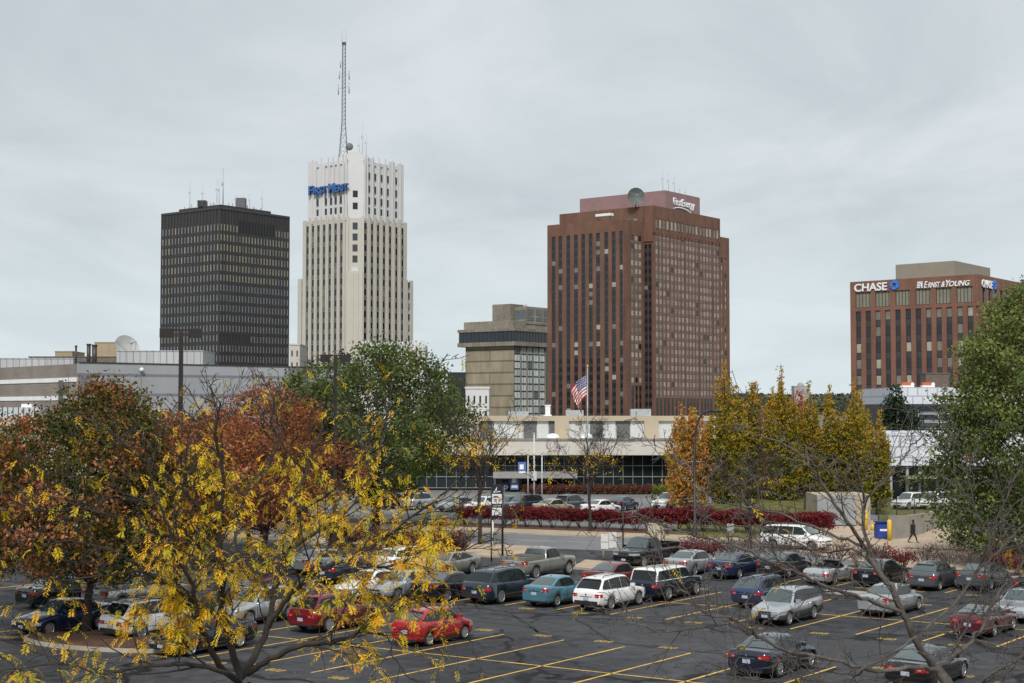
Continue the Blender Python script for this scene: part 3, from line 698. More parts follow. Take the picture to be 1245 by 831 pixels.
# rusticated floor lines between windows (spandrels)
k = 0
while n0 - fl * k > 14:
    for F, cols in ((FL, colsL), (FR, colsR)):
        for c in cols: F.box(mb, c - .80, c + .80, n0 - fl * (k + 1) + .3, n0 - fl * k - 2.7, 0, .18, 3)
    k += 1
mb.build('wall', [wt, cream, roof_m, span_c], t); W.done()
sb_m = mat('sign_blue', (.04, .115, .30), .5, .1, 1); sw_ = (abs(sgn0) - .6) ; su = sw_ / 12.2
for ch, s_, wd, hh_ in (('F', 0, 1.25, 5.2), ('IRST', 1.4, 3.7, 4.1), ('M', 5.6, 1.6, 5.2), ('ERIT', 7.35, 3.6, 4.1)): text('sign_lettering', ch, hh_, sb_m, t, FL.tilt(abs(sgn0) - s_ * su, zU - 13.0, 1.0), .5, .10, width=wd * su)
o = bpy.data.objects[-1] if False else None
for px, h in ((.2, 7), (.55, 14), (.9, 10)): antenna(t, FR.p(cut + 6 * px, zz(185), -4), h, .12)
mb = MB(); o_ = FL.p(ms_['ul'] * .3, 0, -8); mb.box(o_.x - 6, o_.x + 6, o_.y - 5, o_.y + 5, zU - 2, zz(188)); mb.build('penthouse', wt, t)
# lower wing of the bank in front, just over the trees
wing = P(475, 415, 560); t2 = empty('deco_block', (corner(440, 560).x, 560, 0), 0, 'low white crenellated block in front of the white skyscraper', 'building')
mb = MB(); zb = zc(415, 560); w_ = corner(514, 560).x - corner(437, 560).x
mb.box(0, w_, 0, 14, -1, zb - 1.4, 0)
for k in range(24): mb.box(w_ * k / 24, w_ * (k + .62) / 24, -.15, .6, zb - 6, zb + random.uniform(-.5, .3), 0)
mb.build('wall', wt, t2)
# lattice mast
mp_ = corner(416, D2 + 14); zb, z1 = zz(190), zc(53, D2 + 14); kk = zc(150, D2 + 14)
t3 = empty('lattice_mast', (mp_.x, mp_.y, zb), 0, 'tall steel lattice antenna mast on the white skyscraper roof', 'antenna mast')
def mast_r(z): z = z + zb; return 2.6 - 1.6 * min(1, (z - zb) / (kk - zb)) - .15 * max(0, (z - kk) / (z1 - kk))
mb = MB(); H_ = z1 - zb
for a in range(4):
    t_ = PI / 4 + a * PI / 2; mb.tube([(mast_r(z) * math.cos(t_), mast_r(z) * math.sin(t_), z) for z in np.linspace(0, H_, 16)], .12, 4)
z = 0; k = 0
while z < H_ - 2:
    dz = max(1.6, mast_r(z) * 1.7)
    for a in range(4):
        t_ = PI / 4 + a * PI / 2; t2_ = t_ + PI / 2; r0, r1 = mast_r(z), mast_r(z + dz)
        p0 = (r0 * math.cos(t_), r0 * math.sin(t_), z); p1 = (r1 * math.cos(t2_), r1 * math.sin(t2_), z + dz); mb.tube([p0, p1], .065, 3, cap=False)
        mb.tube([(r1 * math.cos(t_), r1 * math.sin(t_), z + dz), p1], .065, 3, cap=False)
    z += dz; k += 1
mb.build('lattice', mat('mast_steel', (.14, .14, .15), .6, .25, .3), t3)
for x, zf, s_ in ((-2.2, .60, 3.5), (2.2, .61, 3.5), (-1.8, .72, 2.2), (2.2, .72, 2.6), (-1.4, .81, 1.6)):
    mb = MB(); zc_ = H_ * zf
    mb.tube([(0, 0, zc_ + 1), (x, 0, zc_ + 1)], .09, 4); mb.tube([(x, 0, zc_ - s_ / 2), (x, 0, zc_ + s_ / 2 + 1)], .22, 5); mb.build('panel_antenna', steel_m, t3)
mb = MB(); mb.sphere((2.6, -2, H_ * .12), 1.6, nu=12, nv=6, sc_=(1, .5, 1)); mb.build('microwave_dish', mat('dish_dark', (.12, .12, .13), .6, .2, 1), t3)
for x in (-.8, .8): mb = MB(); mb.tube([(x, 0, H_ - 1), (x, 0, H_ + 6)], .09, 4); mb.build('whip_antenna', steel_m, t3)
mb = MB(); mb.box(-.8, .8, -.7, .7, H_ - .4, H_ + .4); mb.build('beacon', mat('beacon_red', (.07, .04, .04), .5, .1, 1), t3)

# ---- tan concrete hotel
conc = brickmat('tan_concrete', (.27, .235, .165), (.29, .25, .18), (.15, .125, .085), 40, 5.4, .9, .22)
conc2 = mat('weathered_concrete', (.22, .20, .16), .9, .28, .15, stretch=(1, 1, .4), fine=1)
D3 = 690; Cn = corner(625, D3); FR = Face(Cn, AR, 1); FL = Face(Cn, AL, -1); zz = lambda y: zc(y, D3)
S = dict(l=FL.s_at(566, 40), r=FR.s_at(690, 40), bl=FL.s_at(557.5, 50), tl=FL.s_at(565, 55), pl=FL.s_at(579, 60), wr=[FR.s_at(540 + x / 4.886, 40) for x in (433, 470, 506, 543, 579)], g0=FR.s_at(540 + 603 / 4.886, 40))
st0, st1 = FL.s_at(596, 60), FL.s_at(615, 60)
t = empty('hotel', Cn, 0, 'tan concrete hotel with an overhanging dark glazed band, left of the tall brick tower', 'building')
T0 = t.location.copy(); shiftF(FR, FL)
mb = MB(); quadprism(mb, FR, FL, S['r'], S['l'], -1, zz(419), 0, 1)
F0 = FR.p(0, 0, 0) + (FR.n + FL.n) * 1.8
GR, GL = Face(F0, AR, 1), Face(F0, AL, -1)
quadprism(mb, GR, GL, S['r'] + 2, S['bl'] + 1, zz(420.5), zz(415.5), 2, 1)
quadprism(mb, GR, GL, S['r'] + 2, S['bl'] + 1, zz(402.5), zz(399), 2, 1)
G1 = FR.p(0, 0, 0) - (FR.n + FL.n) * 3; quadprism(mb, Face(G1, AR, 1), Face(G1, AL, -1), S['r'], S['tl'], zz(400), zz(389), 2, 1)
quadprism(mb, Face(G1, AR, 1), Face(G1, AL, -1), S['r'], S['tl'], zz(416), zz(402), 3, 1)
G2 = corner(640, D3 + 12) - T0; HR, HL = Face(G2, AR, 1), Face(G2, AL, -1)
quadprism(mb, HR, HL, 24, S['pl'] - 4, zz(392), zz(370.5), 2, 1)
p0 = HL.p((S['pl'] - 4) * .38, 0, 3); quadprism(mb, Face(p0, AR, 1), Face(p0, AL, -1), 10, 11, zz(392), zz(367), 2, 1)
for k in range(26): HL.box(mb, k * .95 * (S['pl'] - 4) / 26, k * .95 * (S['pl'] - 4) / 26 + .15, zz(370.5), zz(368.6), -.4, -.2, 3)
mb.build('wall', [conc, roof_m, conc2, dkmetal], t)
mb = MB(); quadprism(mb, Face(F0 - (FR.n + FL.n) * .5, AR, 1), Face(F0 - (FR.n + FL.n) * .5, AL, -1), S['r'] + 1, S['bl'], zz(416), zz(402), 0)
for F, e_ in ((GL, S['bl']), (GR, S['r'])):
    k = 0
    while k * 2.4 < e_: F.box(mb, k * 2.4, k * 2.4 + .15, zz(415.6), zz(402.4), -.6, -.35, 1); k += 1
mb.build('glazed_band', [mat('band_glass', (.022, .028, .040), .15, .2, .2), dkmetal], t)
W = Windows(t, [mat('curtain_pale', (.56, .62, .61), .7, .15, .5), mat('curtain_grey', (.42, .48, .48), .7, .15, .5), mat('curtain_dim', (.12, .14, .15), .5, .2, .5), mat('window_frame_blue', (.035, .045, .05), .5, .2, 1)])
mb = MB()
rh = 44.5 / 4.886 * D3 / FPX; z = zz(421.5); ws = abs(S['wr'][1] - S['wr'][0])
for r in range(13):
    for c in S['wr']:
        W.add(FR, c - ws * .44, c + ws * .44, z - rh * .92, z - .2, 2 if random.random() < .1 else random.randrange(2), d=.14)
        FR.box(mb, c - .1, c + .1, z - rh * .92, z - .2, 0, .2, 0)
    FR.box(mb, 0, S['wr'][-1] + ws / 2, z - rh, z - rh * .92, 0, .25, 0); z -= rh
for c in S['wr']: FR.box(mb, c + ws * .44, c + ws * .56, 0, zz(421), 0, .6, 1)
mb.build('mullions', [mat('window_frame_blue', (0, 0, 0)), conc2], t)
mb = MB(); FR.box(mb, S['g0'], S['r'], -1, zz(421), 0, .2); mb.build('glass_wall', glass_bl, t)
for k in range(6):
    s0 = (S['pl'] - 4) * .12 * k; W.add(HL, s0 + .3, s0 + 2.6 if k < 9 else 0, zz(386), zz(375), 2, d=.1)
for k in range(3): W.add(HR, 1 + k * 6.5, 6 + k * 6.5, zz(381), zz(374), 2, d=.1); W.add(HR, 1 + k * 6.5, 6 + k * 6.5, zz(388), zz(383.5), 2, d=.1)
W.done()

# ---- brick bank building at right
brick2 = brickmat('brown_brick', (.17, .077, .050), (.19, .088, .060), (.13, .07, .05), 1.2, .4, .85, .2)
D4 = 360; Cn = corner(1189, D4); FR = Face(Cn, AR, 1); FL = Face(Cn, 138, -1); AL4 = 138
zz = lambda y: zc(y, D4)
s1 = FL.s_at(1035, 30); cols = [FL.s_at(1020 + x / 4.617, 30) for x in (114, 169, 224, 279, 336, 394, 451, 508, 566, 624, 684, 743)]
wide = [(FL.s_at(1020 + a / 4.617, 38), FL.s_at(1020 + b / 4.617, 38)) for a, b in ((97, 183), (208, 292), (321, 404), (434, 519), (548, 636), (664, 756))]
sgA, sgB, sgC = FL.s_at(1040, 40), FL.s_at(1089, 40), FL.s_at(1116, 40)
rc = [FR.s_at(1020 + x / 4.617, 30) for x in (800, 822, 842, 862, 882, 902, 925, 948, 972, 996, 1020, 1044)]
rw_ = [(FR.s_at(1020 + a / 4.617, 38), FR.s_at(1020 + b / 4.617, 38)) for a, b in ((790, 812), (822, 846), (854, 880), (888, 912), (920, 945), (952, 978), (982, 1008), (1014, 1040))]
ph = corner(1163, D4 + 14); PR_, PL_ = Face(ph, AR, 1), Face(ph, AL4, -1); ppr, ppl = PR_.s_at(1204, 45), PL_.s_at(1089, 45); zph = zc(317.2, D4 + 14)
rsg = FR.s_at(1190.5, 40); rsg2 = FR.s_at(1203, 40); rsg3 = FR.s_at(1238, 40); FL_e = FL.s_at(1081, 40); FL_f = FL.s_at(1182, 40)
t = empty('bank_building', Cn, 0, 'brown brick office block with white lettering along its roof edge', 'building')
T0 = t.location.copy(); shiftF(FR, FL, PR_, PL_)
zt = zz(333.8); zs0, zs1 = zz(300 + 312 / 4.617), zz(300 + 222 / 4.617); zst = zz(300 + 333 / 4.617)
mb = MB(); quadprism(mb, FR, FL, 45, s1, -1, zt - .5, 0, 1)
def cols_piers(F, cs, hw, z0, z1, s_end):
    cs = sorted(cs); prev = 0
    for c in cs: F.box(mb, prev, c - hw, z0, z1, 0, .4); prev = c + hw
    F.box(mb, prev, s_end, z0, z1, 0, .4)
chw = abs(cols[0] - cols[1]) * .27; cols_piers(FL, cols, chw, -1, zst, s1)
F_ = FL; F_.box(mb, 0, s1, zst, zs0, 0, .4); prev = 0
for a, b in sorted([(min(q), max(q)) for q in wide]): FL.box(mb, prev, a, zs0, zs1, 0, .4); prev = b
FL.box(mb, prev, s1, zs0, zs1, 0, .4); FL.box(mb, 0, s1, zs1, zt, 0, .4)
cols_piers(FR, rc, .62, -1, zst, 45); FR.box(mb, -.4, 45, zst, zs0, 0, .4); prev = -.4
for a, b in rw_: FR.box(mb, prev, a, zs0, zs1, 0, .4); prev = b
FR.box(mb, prev, 45, zs0, zs1, 0, .4); FR.box(mb, -.4, 45, zs1, zt, 0, .4)
mb.build('wall', [brick2, roof_m], t)
mb = MB(); quadprism(mb, PR_, PL_, ppr, ppl, zt - 1, zph, 0, 1); mb.build('penthouse', [mat('tan_penthouse', (.235, .205, .165), .8, .08, .3), roof_m], t)
W = Windows(t, [blind2, mat('olive_blind', (.20, .19, .145), .7, .15, .6), glass_dk, dkmetal])
for a, b in wide:
    a, b = min(a, b), max(a, b); W.add(FL, a, b, zs0, zs1, 1, d=.1)
W.done()
mb = MB()
for a, b in wide:
    a, b = min(a, b), max(a, b)
    for k in (0, .12, .34, .56, .78, 1): FL.box(mb, a + (b - a) * k - .06, a + (b - a) * k + .06, zs0, zs1, 0, .18)
mb.build('mullions', dkmetal, t)
for a, b in rw_:
    mb = MB(); FR.box(mb, a, b, zs0, zs1, 0, .06); mb.build('window', glass_dk, t)
for F, cs, hw, li in ((FL, cols, chw, .2), (FR, rc, .62, .6)):
    for c in cs:
        mb = MB(); z = zst; F.box(mb, c - hw, c + hw, -1, zst, -.05, .02, 4); k = 0
        while z > 1:
            r = random.random(); m = 1 if r < li * (1 if k > 1 else .2) else 2 if r < li + .14 else 0
            F.box(mb, c - hw + .08, c + hw - .08, z - 2.35, z - .15, 0, .1, m); F.box(mb, c - hw + .05, c + hw - .05, z - 3.95, z - 2.45, 0, .07, 3); z -= 4.1; k += 1
        mb.build('window_strip', [glass_dk, blind, blind2, mat('slate_spandrel', (.04, .042, .048), .3, .2, .5), dkmetal], t)
text('sign_lettering', 'CHASE', 2.75, white_m, t, FL.tilt(sgA, zt - 2.55, .55), .12, .06, width=(sgA - FL_e) * .97)
def octlogo(F, s, z, r):
    mb = MB()
    for k in range(4):
        M_ = [(0.12, .95), (.62, .95), (1.0, .5), (.38, .5), (.12, .5)]
        a = k * PI / 2 + PI / 4 * 0; pts_ = []
        for x, y in ((-.35, 1.0), (.42, 1.0), (1.0, .42), (.36, .42), (-.35, .42)):
            X, Y = x * math.cos(a) - y * math.sin(a), x * math.sin(a) + y * math.cos(a); pts_.append((X * r, Y * r))
        sg = 1 if F.u.cross(Vector((0, 0, 1))).dot(F.n) > 0 else -1
        f1_ = [F.p(s + sg * x, z + y, .75) for x, y in pts_]; f0_ = [F.p(s + sg * x, z + y, .42) for x, y in pts_]
        mb.face(f1_)
        for i in range(5): j = (i + 1) % 5; mb.face([f0_[i], f0_[j], f1_[j], f1_[i]])
    mb.build('sign_emblem', mat('logo_blue', (.03, .18, .62), .5, .05, 1), t)
octlogo(FL, sgB, zt - 1.45, 1.15)
W_ = sgC - FL_f; 
mb = MB()
for k in range(4): FL.box(mb, sgC - W_ * (.055 + .012 * k), sgC - W_ * (-.0 + .004 * k), zt - 2.55 + .42 * k, zt - 2.25 + .42 * k, .42, .6)
FL.box(mb, sgC - W_ * .105, sgC - W_ * .08, zt - 2.55, zt - .95, .42, .6); mb.build('sign_emblem', white_m, t)
for ch, s_, wd, hh_ in (('E', .135, .07, 2.3), ('RNST', .21, .23, 1.8), ('&', .455, .07, 1.9), ('Y', .54, .09, 2.3), ('OUNG', .60, .38, 1.8)): text('sign_lettering', ch, hh_, white_m, t, FL.tilt(sgC - s_ * W_, zt - 2.6, .55), .1, .035, shear=.3, width=wd * W_)
text('sign_lettering', 'CHASE', 2.6, white_m, t, FR.tilt(rsg + .5, zt - 2.9, .55), .12, .06, width=rsg2 - rsg)
octlogo(FR, rsg2 + 1.9, zt - 1.9, 1.15)
text('sign_lettering', 'ERNST & YOUNG', 2.2, white_m, t, FR.tilt(rsg3, zt - 3.1, .55), .12, .04, shear=.25)

# ---- small far blocks seen between the towers
def block(name, px0, px1, py, Y, dep, m, label, strips=0, cat='building', wm=None, yb=None):
    a, c = corner(px0, Y), corner(px1, Y); t = empty(name, a, 0, label, cat); w_ = c.x - a.x; z1 = zc(py, Y); mb = MB()
    mb.box(0, w_, 0, dep, -1, z1, 0); mb.box(-.2, w_ + .2, -.2, dep + .2, z1, z1 + .6, 0); mb.build('wall', m, t)
    if strips:
        zlo = zc(yb, Y)
        n = strips; 
        for k in range(n):
            mb = MB(); x = w_ * (k + .35) / n; z = z1 - 2
            while z > zlo: mb.box(x, x + w_ * .3 / n, -.08, .1, z - 2.2, z); z -= 4.4
            mb.build('window_strip', wm or glass_dk, t)
    return t
block('office_block', 544, 566, 455, 500, 20, glass_dk, 'low dark glass block between the green tree and the tan hotel')
t = block('deco_block', 566, 594.5, 473, 430, 20, wt, 'pale fluted Art Deco block in front of the tan hotel', 4, yb=512)
t = block('office_block', 351.5, 364, 420, 560, 20, cream, 'narrow cream block between the black tower and white skyscraper', 2, yb=450, wm=glass_md)
t = block('domed_building', 966, 984, 470, 1900, 20, mat('far_stone', (.30, .31, .32), .9, .1, .1), 'tiny pale domed building on the wooded hill ridge')
mb = MB(); mb.sphere((9.5, 8, zc(470, 1900) + .5), 4.5, nu=14, nv=6, a1=PI / 2); mb.build('dome', mat('far_dome', (.26, .28, .28), .8, .1, .1), t)

# ---- grey mall block at left
D5 = 180; Cn = corner(95, D5); FR = Face(Cn, 41, 1); FL = Face(Cn, 131, -1)
sE = FR.s_at(420, 14); sW = abs(FL.s_at(-60, 14)); ws_ = FL.s_at(75.5, 14); cam_s = FR.s_at(171, 14)
purple = brickmat('lilac_block', (.29, .30, .315), (.31, .32, .335), (.17, .175, .20), 6.2, 2.4, .9, .10)
brown_b = brickmat('taupe_brick', (.21, .18, .16), (.245, .21, .185), (.17, .15, .135), .9, .22, .9, .2)
t = empty('mall_building', Cn, 0, 'long windowless mall of grey panels and taupe brick with white bands', 'building')
T0 = t.location.copy(); shiftF(FR, FL); zt = zc(441.5, D5); ztr = zt
mb = MB(); quadprism(mb, FR, FL, sE, .5, -1, zt, 0, 1); FR.box(mb, 0, sE, zt, zt + .15, -.3, .08, 2); mb.build('panel_wall', [purple, roof_m, dkmetal], t)
mb = MB(); quadprism(mb, Face(FL.p(.5, 0, 0), 41, 1), FL, 24, sW, -1, zt - .1, 0, 1); mb.build('brick_wall', [brown_b, roof_m], t)
for y in (462, 484.5):
    mb = MB(); z = zc(y, D5); FL.box(mb, .5, sW, z - .22, z + .3, 0, .08); mb.build('band', white_m, t)
mb = MB(); FL.box(mb, ws_ - .6, ws_ + .7, zc(490, D5), zc(462, D5), 0, .15); mb.build('vent_panel', mat('vent_grey', (.10, .10, .10), .7, .3, 3), t)
mb = MB(); p_ = FR.p(cam_s, zc(450, D5 + 6), .25); mb.sphere(p_, .28, nu=10, nv=6); mb.tube([p_, p_ - FR.n * .4], .1, 5); mb.build('dome_camera', white_m, t)
mb = MB(); FR.box(mb, cam_s + .05, cam_s + .1, 3, zc(453, D5 + 6), 0, .05); mb.build('conduit', mat('conduit_grey', (.2, .17, .17), .6, .1, 1), t)
corr = brickmat('grey_cladding', (.36, .37, .38), (.40, .41, .42), (.22, .23, .24), .9, 6, .6, .12)
def roofbox(name, px0, px1, y0, y1, Y, dep, m, label, cat, yb=None):
    a, c = corner(px0, Y), corner(px1, Y); zb = zt; t = empty(name, (a.x, a.y, zb), 0, label, cat); mb = MB()
    mb.box(0, c.x - a.x, 0, dep, 0, zc(y0, Y) - zb); 
    for k in range(1, int((c.x - a.x) / 1.1)): mb.box(k * 1.1, k * 1.1 + .06, -.05, 0, .05, zc(y0, Y) - zb - .05)
    mb.box(-.06, c.x - a.x + .06, -.08, dep, zc(y0, Y) - zb, zc(y0, Y) - zb + .12)
    mb.build('casing', m, t); return t
roofbox('rooftop_unit', 141, 246, 427.5, 443, 200, 8, corr, 'long pale clad rooftop unit below the black tower', 'rooftop unit')
roofbox('rooftop_unit', -20, 88, 436.5, 446, 210, 8, corr, 'low grey rooftop screen at the left edge, on the taupe brick mall', 'rooftop unit')
roofbox('stair_housing', 114, 146, 417, 440, 232, 9, mat('tan_block', (.33, .265, .18), .9, .12, .5), 'tan block stair housing beside the rooftop dish', 'stair housing')
roofbox('stair_housing', 66, 87, 428, 440, 240, 7, mat('tan_block', (0, 0, 0)), 'small tan block housing left of the dark rooftop flues', 'stair housing')
roofbox('roof_ledge', 34, 142, 434.5, 441, 225, 10, mat('bronze_ledge', (.13, .11, .08), .7, .3, 1), 'long brown roof ledge under the rooftop dish', 'roof ledge')
for px, y, w_ in ((91.5, 422, .15), (107, 420, .28), (114, 421, .35)):
    a = corner(px, 205); e_ = MB(); e_.tube([(a.x, a.y, zt), (a.x, a.y, zc(y, 205))], w_, 8); e_.tube([(a.x, a.y, zc(y, 205)), (a.x, a.y, zc(y, 205) + .2)], w_ * 1.2, 8)
    tag(e_.build('flue_pipe', dkmetal), {91.5: 'thinnest dark flue pipe, leftmost on the mall roof', 107: 'middle dark flue pipe on the mall roof', 114: 'thickest dark flue pipe, right beside the tan stair housing'}[px], 'flue pipe', 'dark flue pipes on the mall roof')
dp = corner(152, 214); dish('satellite_dish', (dp.x, dp.y, zt), 1.9, .75, .45, 'white mesh dish tilted skyward on the mall roof', mat('dish_white', (.36, .36, .35), .6, .1, 1), 1.2)
# lower shop roof and its condenser in the left corner
a, c = corner(-60, 150), corner(215, 150)
t = empty('shop_building', a, 0, 'low flat-roofed building with a cream parapet behind the red and green tree', 'building')
mb = MB(); z1 = zc(507, 150); mb.box(0, c.x - a.x, 0, 9, -1, z1 - .8, 0); mb.box(0, c.x - a.x, -.1, .3, z1 - .9, z1, 1); mb.build('wall', [mat('cream_wall', (.33, .31, .25), .9, .15, .6), mat('cream_coping', (.42, .41, .36), .8, .1, .6)], t)
a = corner(-30, 153); c = corner(48, 153); t = empty('condenser', (a.x, a.y, z1 - .8), 0, 'light grey air conditioning screen on the low cream building', 'air conditioner')
mb = MB(); h_ = zc(495.5, 153) - z1 + .8; mb.box(0, c.x - a.x, 0, 3, 0, h_); mb.build('casing', mat('screen_blue', (.42, .47, .50), .6, .12, 1), t)
mb = MB()
for k in range(12): mb.box((c.x - a.x) * k / 12, (c.x - a.x) * k / 12 + .08, -.05, 0, .1, h_)
mb.build('frame', dkmetal, t); mb = MB(); mb.box((c.x - a.x) * .7, (c.x - a.x) * .86, .3, 1, h_, h_ + .35); mb.build('duct', white_m, t)

# ---- civic building behind the hedge
D6 = 188; x0, x1 = corner(470, D6).x, corner(980, D6).x
t = empty('civic_building', (x0, D6, 0), 0, 'long low concrete civic building with a dark glass wall behind the red hedge', 'building')
zz = lambda y, Y=D6: zc(y, Y); L_ = x1 - x0; X = lambda px: corner(px, D6).x - x0
tanc = mat('tan_fascia', (.40, .345, .25), .85, .08, .3); whc = mat('pale_fascia', (.52, .49, .45), .85, .07, .15)
mb = MB(); mb.box(0, L_, 6, 30, 2, zz(507, D6 + 6), 1); mb.box(0, L_, 5.4, 5.99, zz(512, D6 + 6), zz(506, D6 + 6), 0)
for px in (683, 795, 912, 572): mb.box(X(px) - .75, X(px) + 1.1, 5.2, 6.3, zz(535), zz(511.6, D6 + 6), 0)
mb.box(0, L_, -.6, 8, zz(553.5), zz(536), 1); mb.box(0, L_, -.7, .4, zz(536), zz(533.5), 2)
mb.box(0, L_, 2, 30, -1, zz(553.5), 3)
mb.build('wall', [tanc, whc, mat('coping_dark', (.2, .19, .17), .8, .2, 1), glass_dk], t)
whp = mat('white_panel', (.50, .52, .52), .7, .06, 1); gyp = mat('grey_louvre_panel', (.10, .105, .11), .6, .15, 4)
for a_, b_, m in ((600, 635, whp), (637, 653, gyp), (654, 668, whp), (669, 685, gyp), (686, 702, whp), (709, 720, whp), (720, 736, gyp), (737, 752, whp), (753.5, 770, gyp), (771, 791, whp), (799, 830, whp), (832, 850, gyp), (575, 598, gyp)):
    mb = MB(); mb.box(X(a_), X(b_), 5.8, 5.97, zz(533, D6 + 6), zz(512, D6 + 6)); mb.build('clerestory_panel', m, t)
mb = MB(); mb.box(0, L_, 1.6, 1.75, .3, zz(553.6)); mb.build('glass_wall', glass_cv, t)
mb = MB(); st = X(732) - X(720)
k = 0
while k * st < L_: mb.box(k * st, k * st + .07, 1.45, 1.62, .3, zz(553.6)); k += 1
for y in (567.5, 581, 594.5): mb.box(0, L_, 1.42, 1.6, zz(y), zz(y) + .09)
mb.build('mullions', mat('mullion_grey', (.20, .22, .21), .5, .1, 1), t)
mb = MB(); mb.box(X(600), X(700), -4, 1.4, zz(580), zz(574)); mb.build('entrance_canopy', mat('canopy_grey', (.26, .26, .25), .7, .1, 1), t)
mb = MB(); mb.box(X(601), X(603), -3, -2.7, 0, zz(580)); mb.box(X(696), X(698), -3, -2.7, 0, zz(580)); mb.build('canopy_post', steel_m, t)
mb = MB(); mb.box(X(610.5), X(617), -2, -1.85, zz(599), zz(586)); o = mb.build('parking_sign', mat('purple_blue', (.06, .045, .25), .5, .1, 1), t)
text('lettering', 'P', 1.15, white_m, o, Matrix.Translation((X(612), -2.03, zz(597))) @ Matrix.Rotation(PI / 2, 4, 'X'), .02, .02)
for px, y0, y1, lab in ((634.5, 561, 578, 0), (625.5, 577, 594, 1)):
    mb = MB(); mb.box(X(px) - .5, X(px) + .5, -3.0, -2.9, zz(y1), zz(y0), 0); mb.box(X(px) - .38, X(px) + .38, -3.03, -3.0, zz(y1) + .25, zz(y1) + .6, 1)
    mb.box(X(px) - .3, X(px) + .2, -3.03, -3.0, zz(y0) - .9, zz(y0) - .3, 1); mb.build('banner', [mat('banner_blue', (.08, .14, .38), .6, .3, 2), white_m], t)
for px, y, w_, lab in ((641, 500.5, 6, 'wide grey rooftop unit left of the chimney on the civic building'), (708, 499, 5.2, 'grey rooftop unit below the flag on the civic building'), (790, 497.5, 6, 'grey rooftop unit right of the flag on the civic building')):
    a = corner(px, D6 + 8); e_ = empty('rooftop_unit', (a.x - .95 * w_ / 5, a.y, zz(507, D6 + 6)), 0, lab, 'rooftop unit', 'rooftop units on the civic building')
    mb = MB(); h_ = zc(y, D6 + 8) - zz(507, D6 + 6); mb.box(-w_ * .22, w_ * .22, 0, 2, 0, h_); [mb.box(-w_ * .22 + w_ * .44 * k / 8, -w_ * .22 + w_ * .44 * k / 8 + .04, -.04, 0, 0.1, h_ - .1) for k in range(8)]; mb.build('casing', mat('unit_grey', (.34, .36, .37), .6, .2, 1.5), e_)
a = corner(666, D6 + 8); e_ = empty('chimney', (a.x, a.y, zz(507, D6 + 6)), 0, 'white capped chimney on the civic building roof by the brick tower', 'chimney')
mb = MB(); mb.box(-.5, .5, -.3, .3, 0, .25); mb.box(-.32, .32, -.25, .25, .25, 1.4); mb.box(-.4, .4, -.3, .3, 1.4, 1.55); mb.build('stack', white_m, e_); mb = MB(); mb.sphere((0, 0, 1.55), .28, nu=10, nv=5); mb.build('cowl', dkmetal, e_)
# white domes (skylights) on the ledge
for px in (672, 713):
    a = corner(px, D6 + 3); e_ = MB(); e_.sphere((a.x, a.y, zz(533.5)), .75, nu=14, nv=6, sc_=(1.2, 1, .8), a1=PI / 2)
    tag(e_.build('skylight_dome', white_m), 'white skylight dome on the ledge, %s the two' % ('left of' if px == 672 else 'right of'), 'skylight', 'skylight domes on the civic building ledge')

# ---- modern white building at right
D7 = 205; t = empty('modern_building', corner(1086, D7), 0, 'modern white clad building with big panes above a white canopy', 'building')
X = lambda px, Y=D7: corner(px, Y).x - t.location.x; zz = lambda y, Y=D7: zc(y, Y)
wp = brickmat('white_cladding', (.56, .59, .64), (.60, .63, .68), (.36, .38, .42), 1.35, 1.2, .5, .05)
mb = MB(); mb.box(0, X(1250), 0, 18, zz(491.5), zz(471), 0); mb.box(.4, X(1250), 1.2, 18, 0, zz(491.5), 1); mb.build('wall', [wp, glass_dk], t)
W = Windows(t, [glass_bl, glass_cv, mat('mullion_white', (.5, .52, .53), .5, .05, 1)])
FF = Face((0, 1.2, 0), 0, 1)
for i in range(8):
    for j, (ya, yb) in enumerate(((502, 492.5), (512, 503), (522, 513))): W.add(FF, X(1091) + i * 3.1 + 0, X(1091) + i * 3.1 + 2.9, zz(ya), zz(yb), None, d=.12)
W.done()
Dk = 168; dY = Dk - D7; mb = MB(); mb.box(X(1077, Dk), X(1250, Dk), dY, dY + 14, zz(566.5, Dk), zz(526, Dk), 0); o_ = mb.build('canopy_slab', wp, t)
mb = MB(); mb.box(X(1079, Dk), X(1250, Dk), dY + 4, dY + 13, 0, zz(566.6, Dk), 0); mb.build('entrance_wall', glass_dk, t)
mb = MB(); mb.box(X(1100, Dk), X(1200, Dk), dY - 1, dY + 3, zz(582, Dk), zz(579, Dk)); mb.build('entrance_canopy', mat('canopy_grey', (0, 0, 0)), t)
for px in (1082, 1102, 1117, 1138, 1160): mb = MB(); mb.box(X(px, Dk), X(px, Dk) + .28, dY + .4, dY + .7, 0, zz(566.6, Dk)); mb.build('column', mat('column_grey', (.30, .31, .32), .6, .1, 1), t)
for px in (1103, 1128):
    a = corner(px, D7 + 8); e_ = empty('rooftop_vent', (a.x, a.y, zz(471)), 0, 'orange capped vent hood on the white modern building, %s' % ('left one' if px == 1103 else 'right one'), 'roof vent', 'orange vent hoods on the modern building')
    mb = MB(); mb.box(-.9, .9, -.5, .5, 0, .35, 0); mb.box(-.8, .45, -.45, .45, .35, .8, 1); mb.tube([(.5, 0, .2), (.95, 0, .65)], .25, 8, 0); mb.build('hood', [white_m, mat('rust_orange', (.45, .12, .04), .6, .2, 2)], e_)
a = corner(1133, D7 + 12); e_ = empty('utility_shed', (a.x, a.y, zz(471)), 0, 'brown brick shed on the modern building roof against the bank block', 'roof shed'); mb = MB(); mb.box(-.8, 2.6, 0, 3, 0, 2.1); mb.box(-.9, 2.7, -.1, 3.1, 2.1, 2.25); mb.build('wall', mat('shed_brown', (.12, .085, .07), .8, .25, 1), e_)

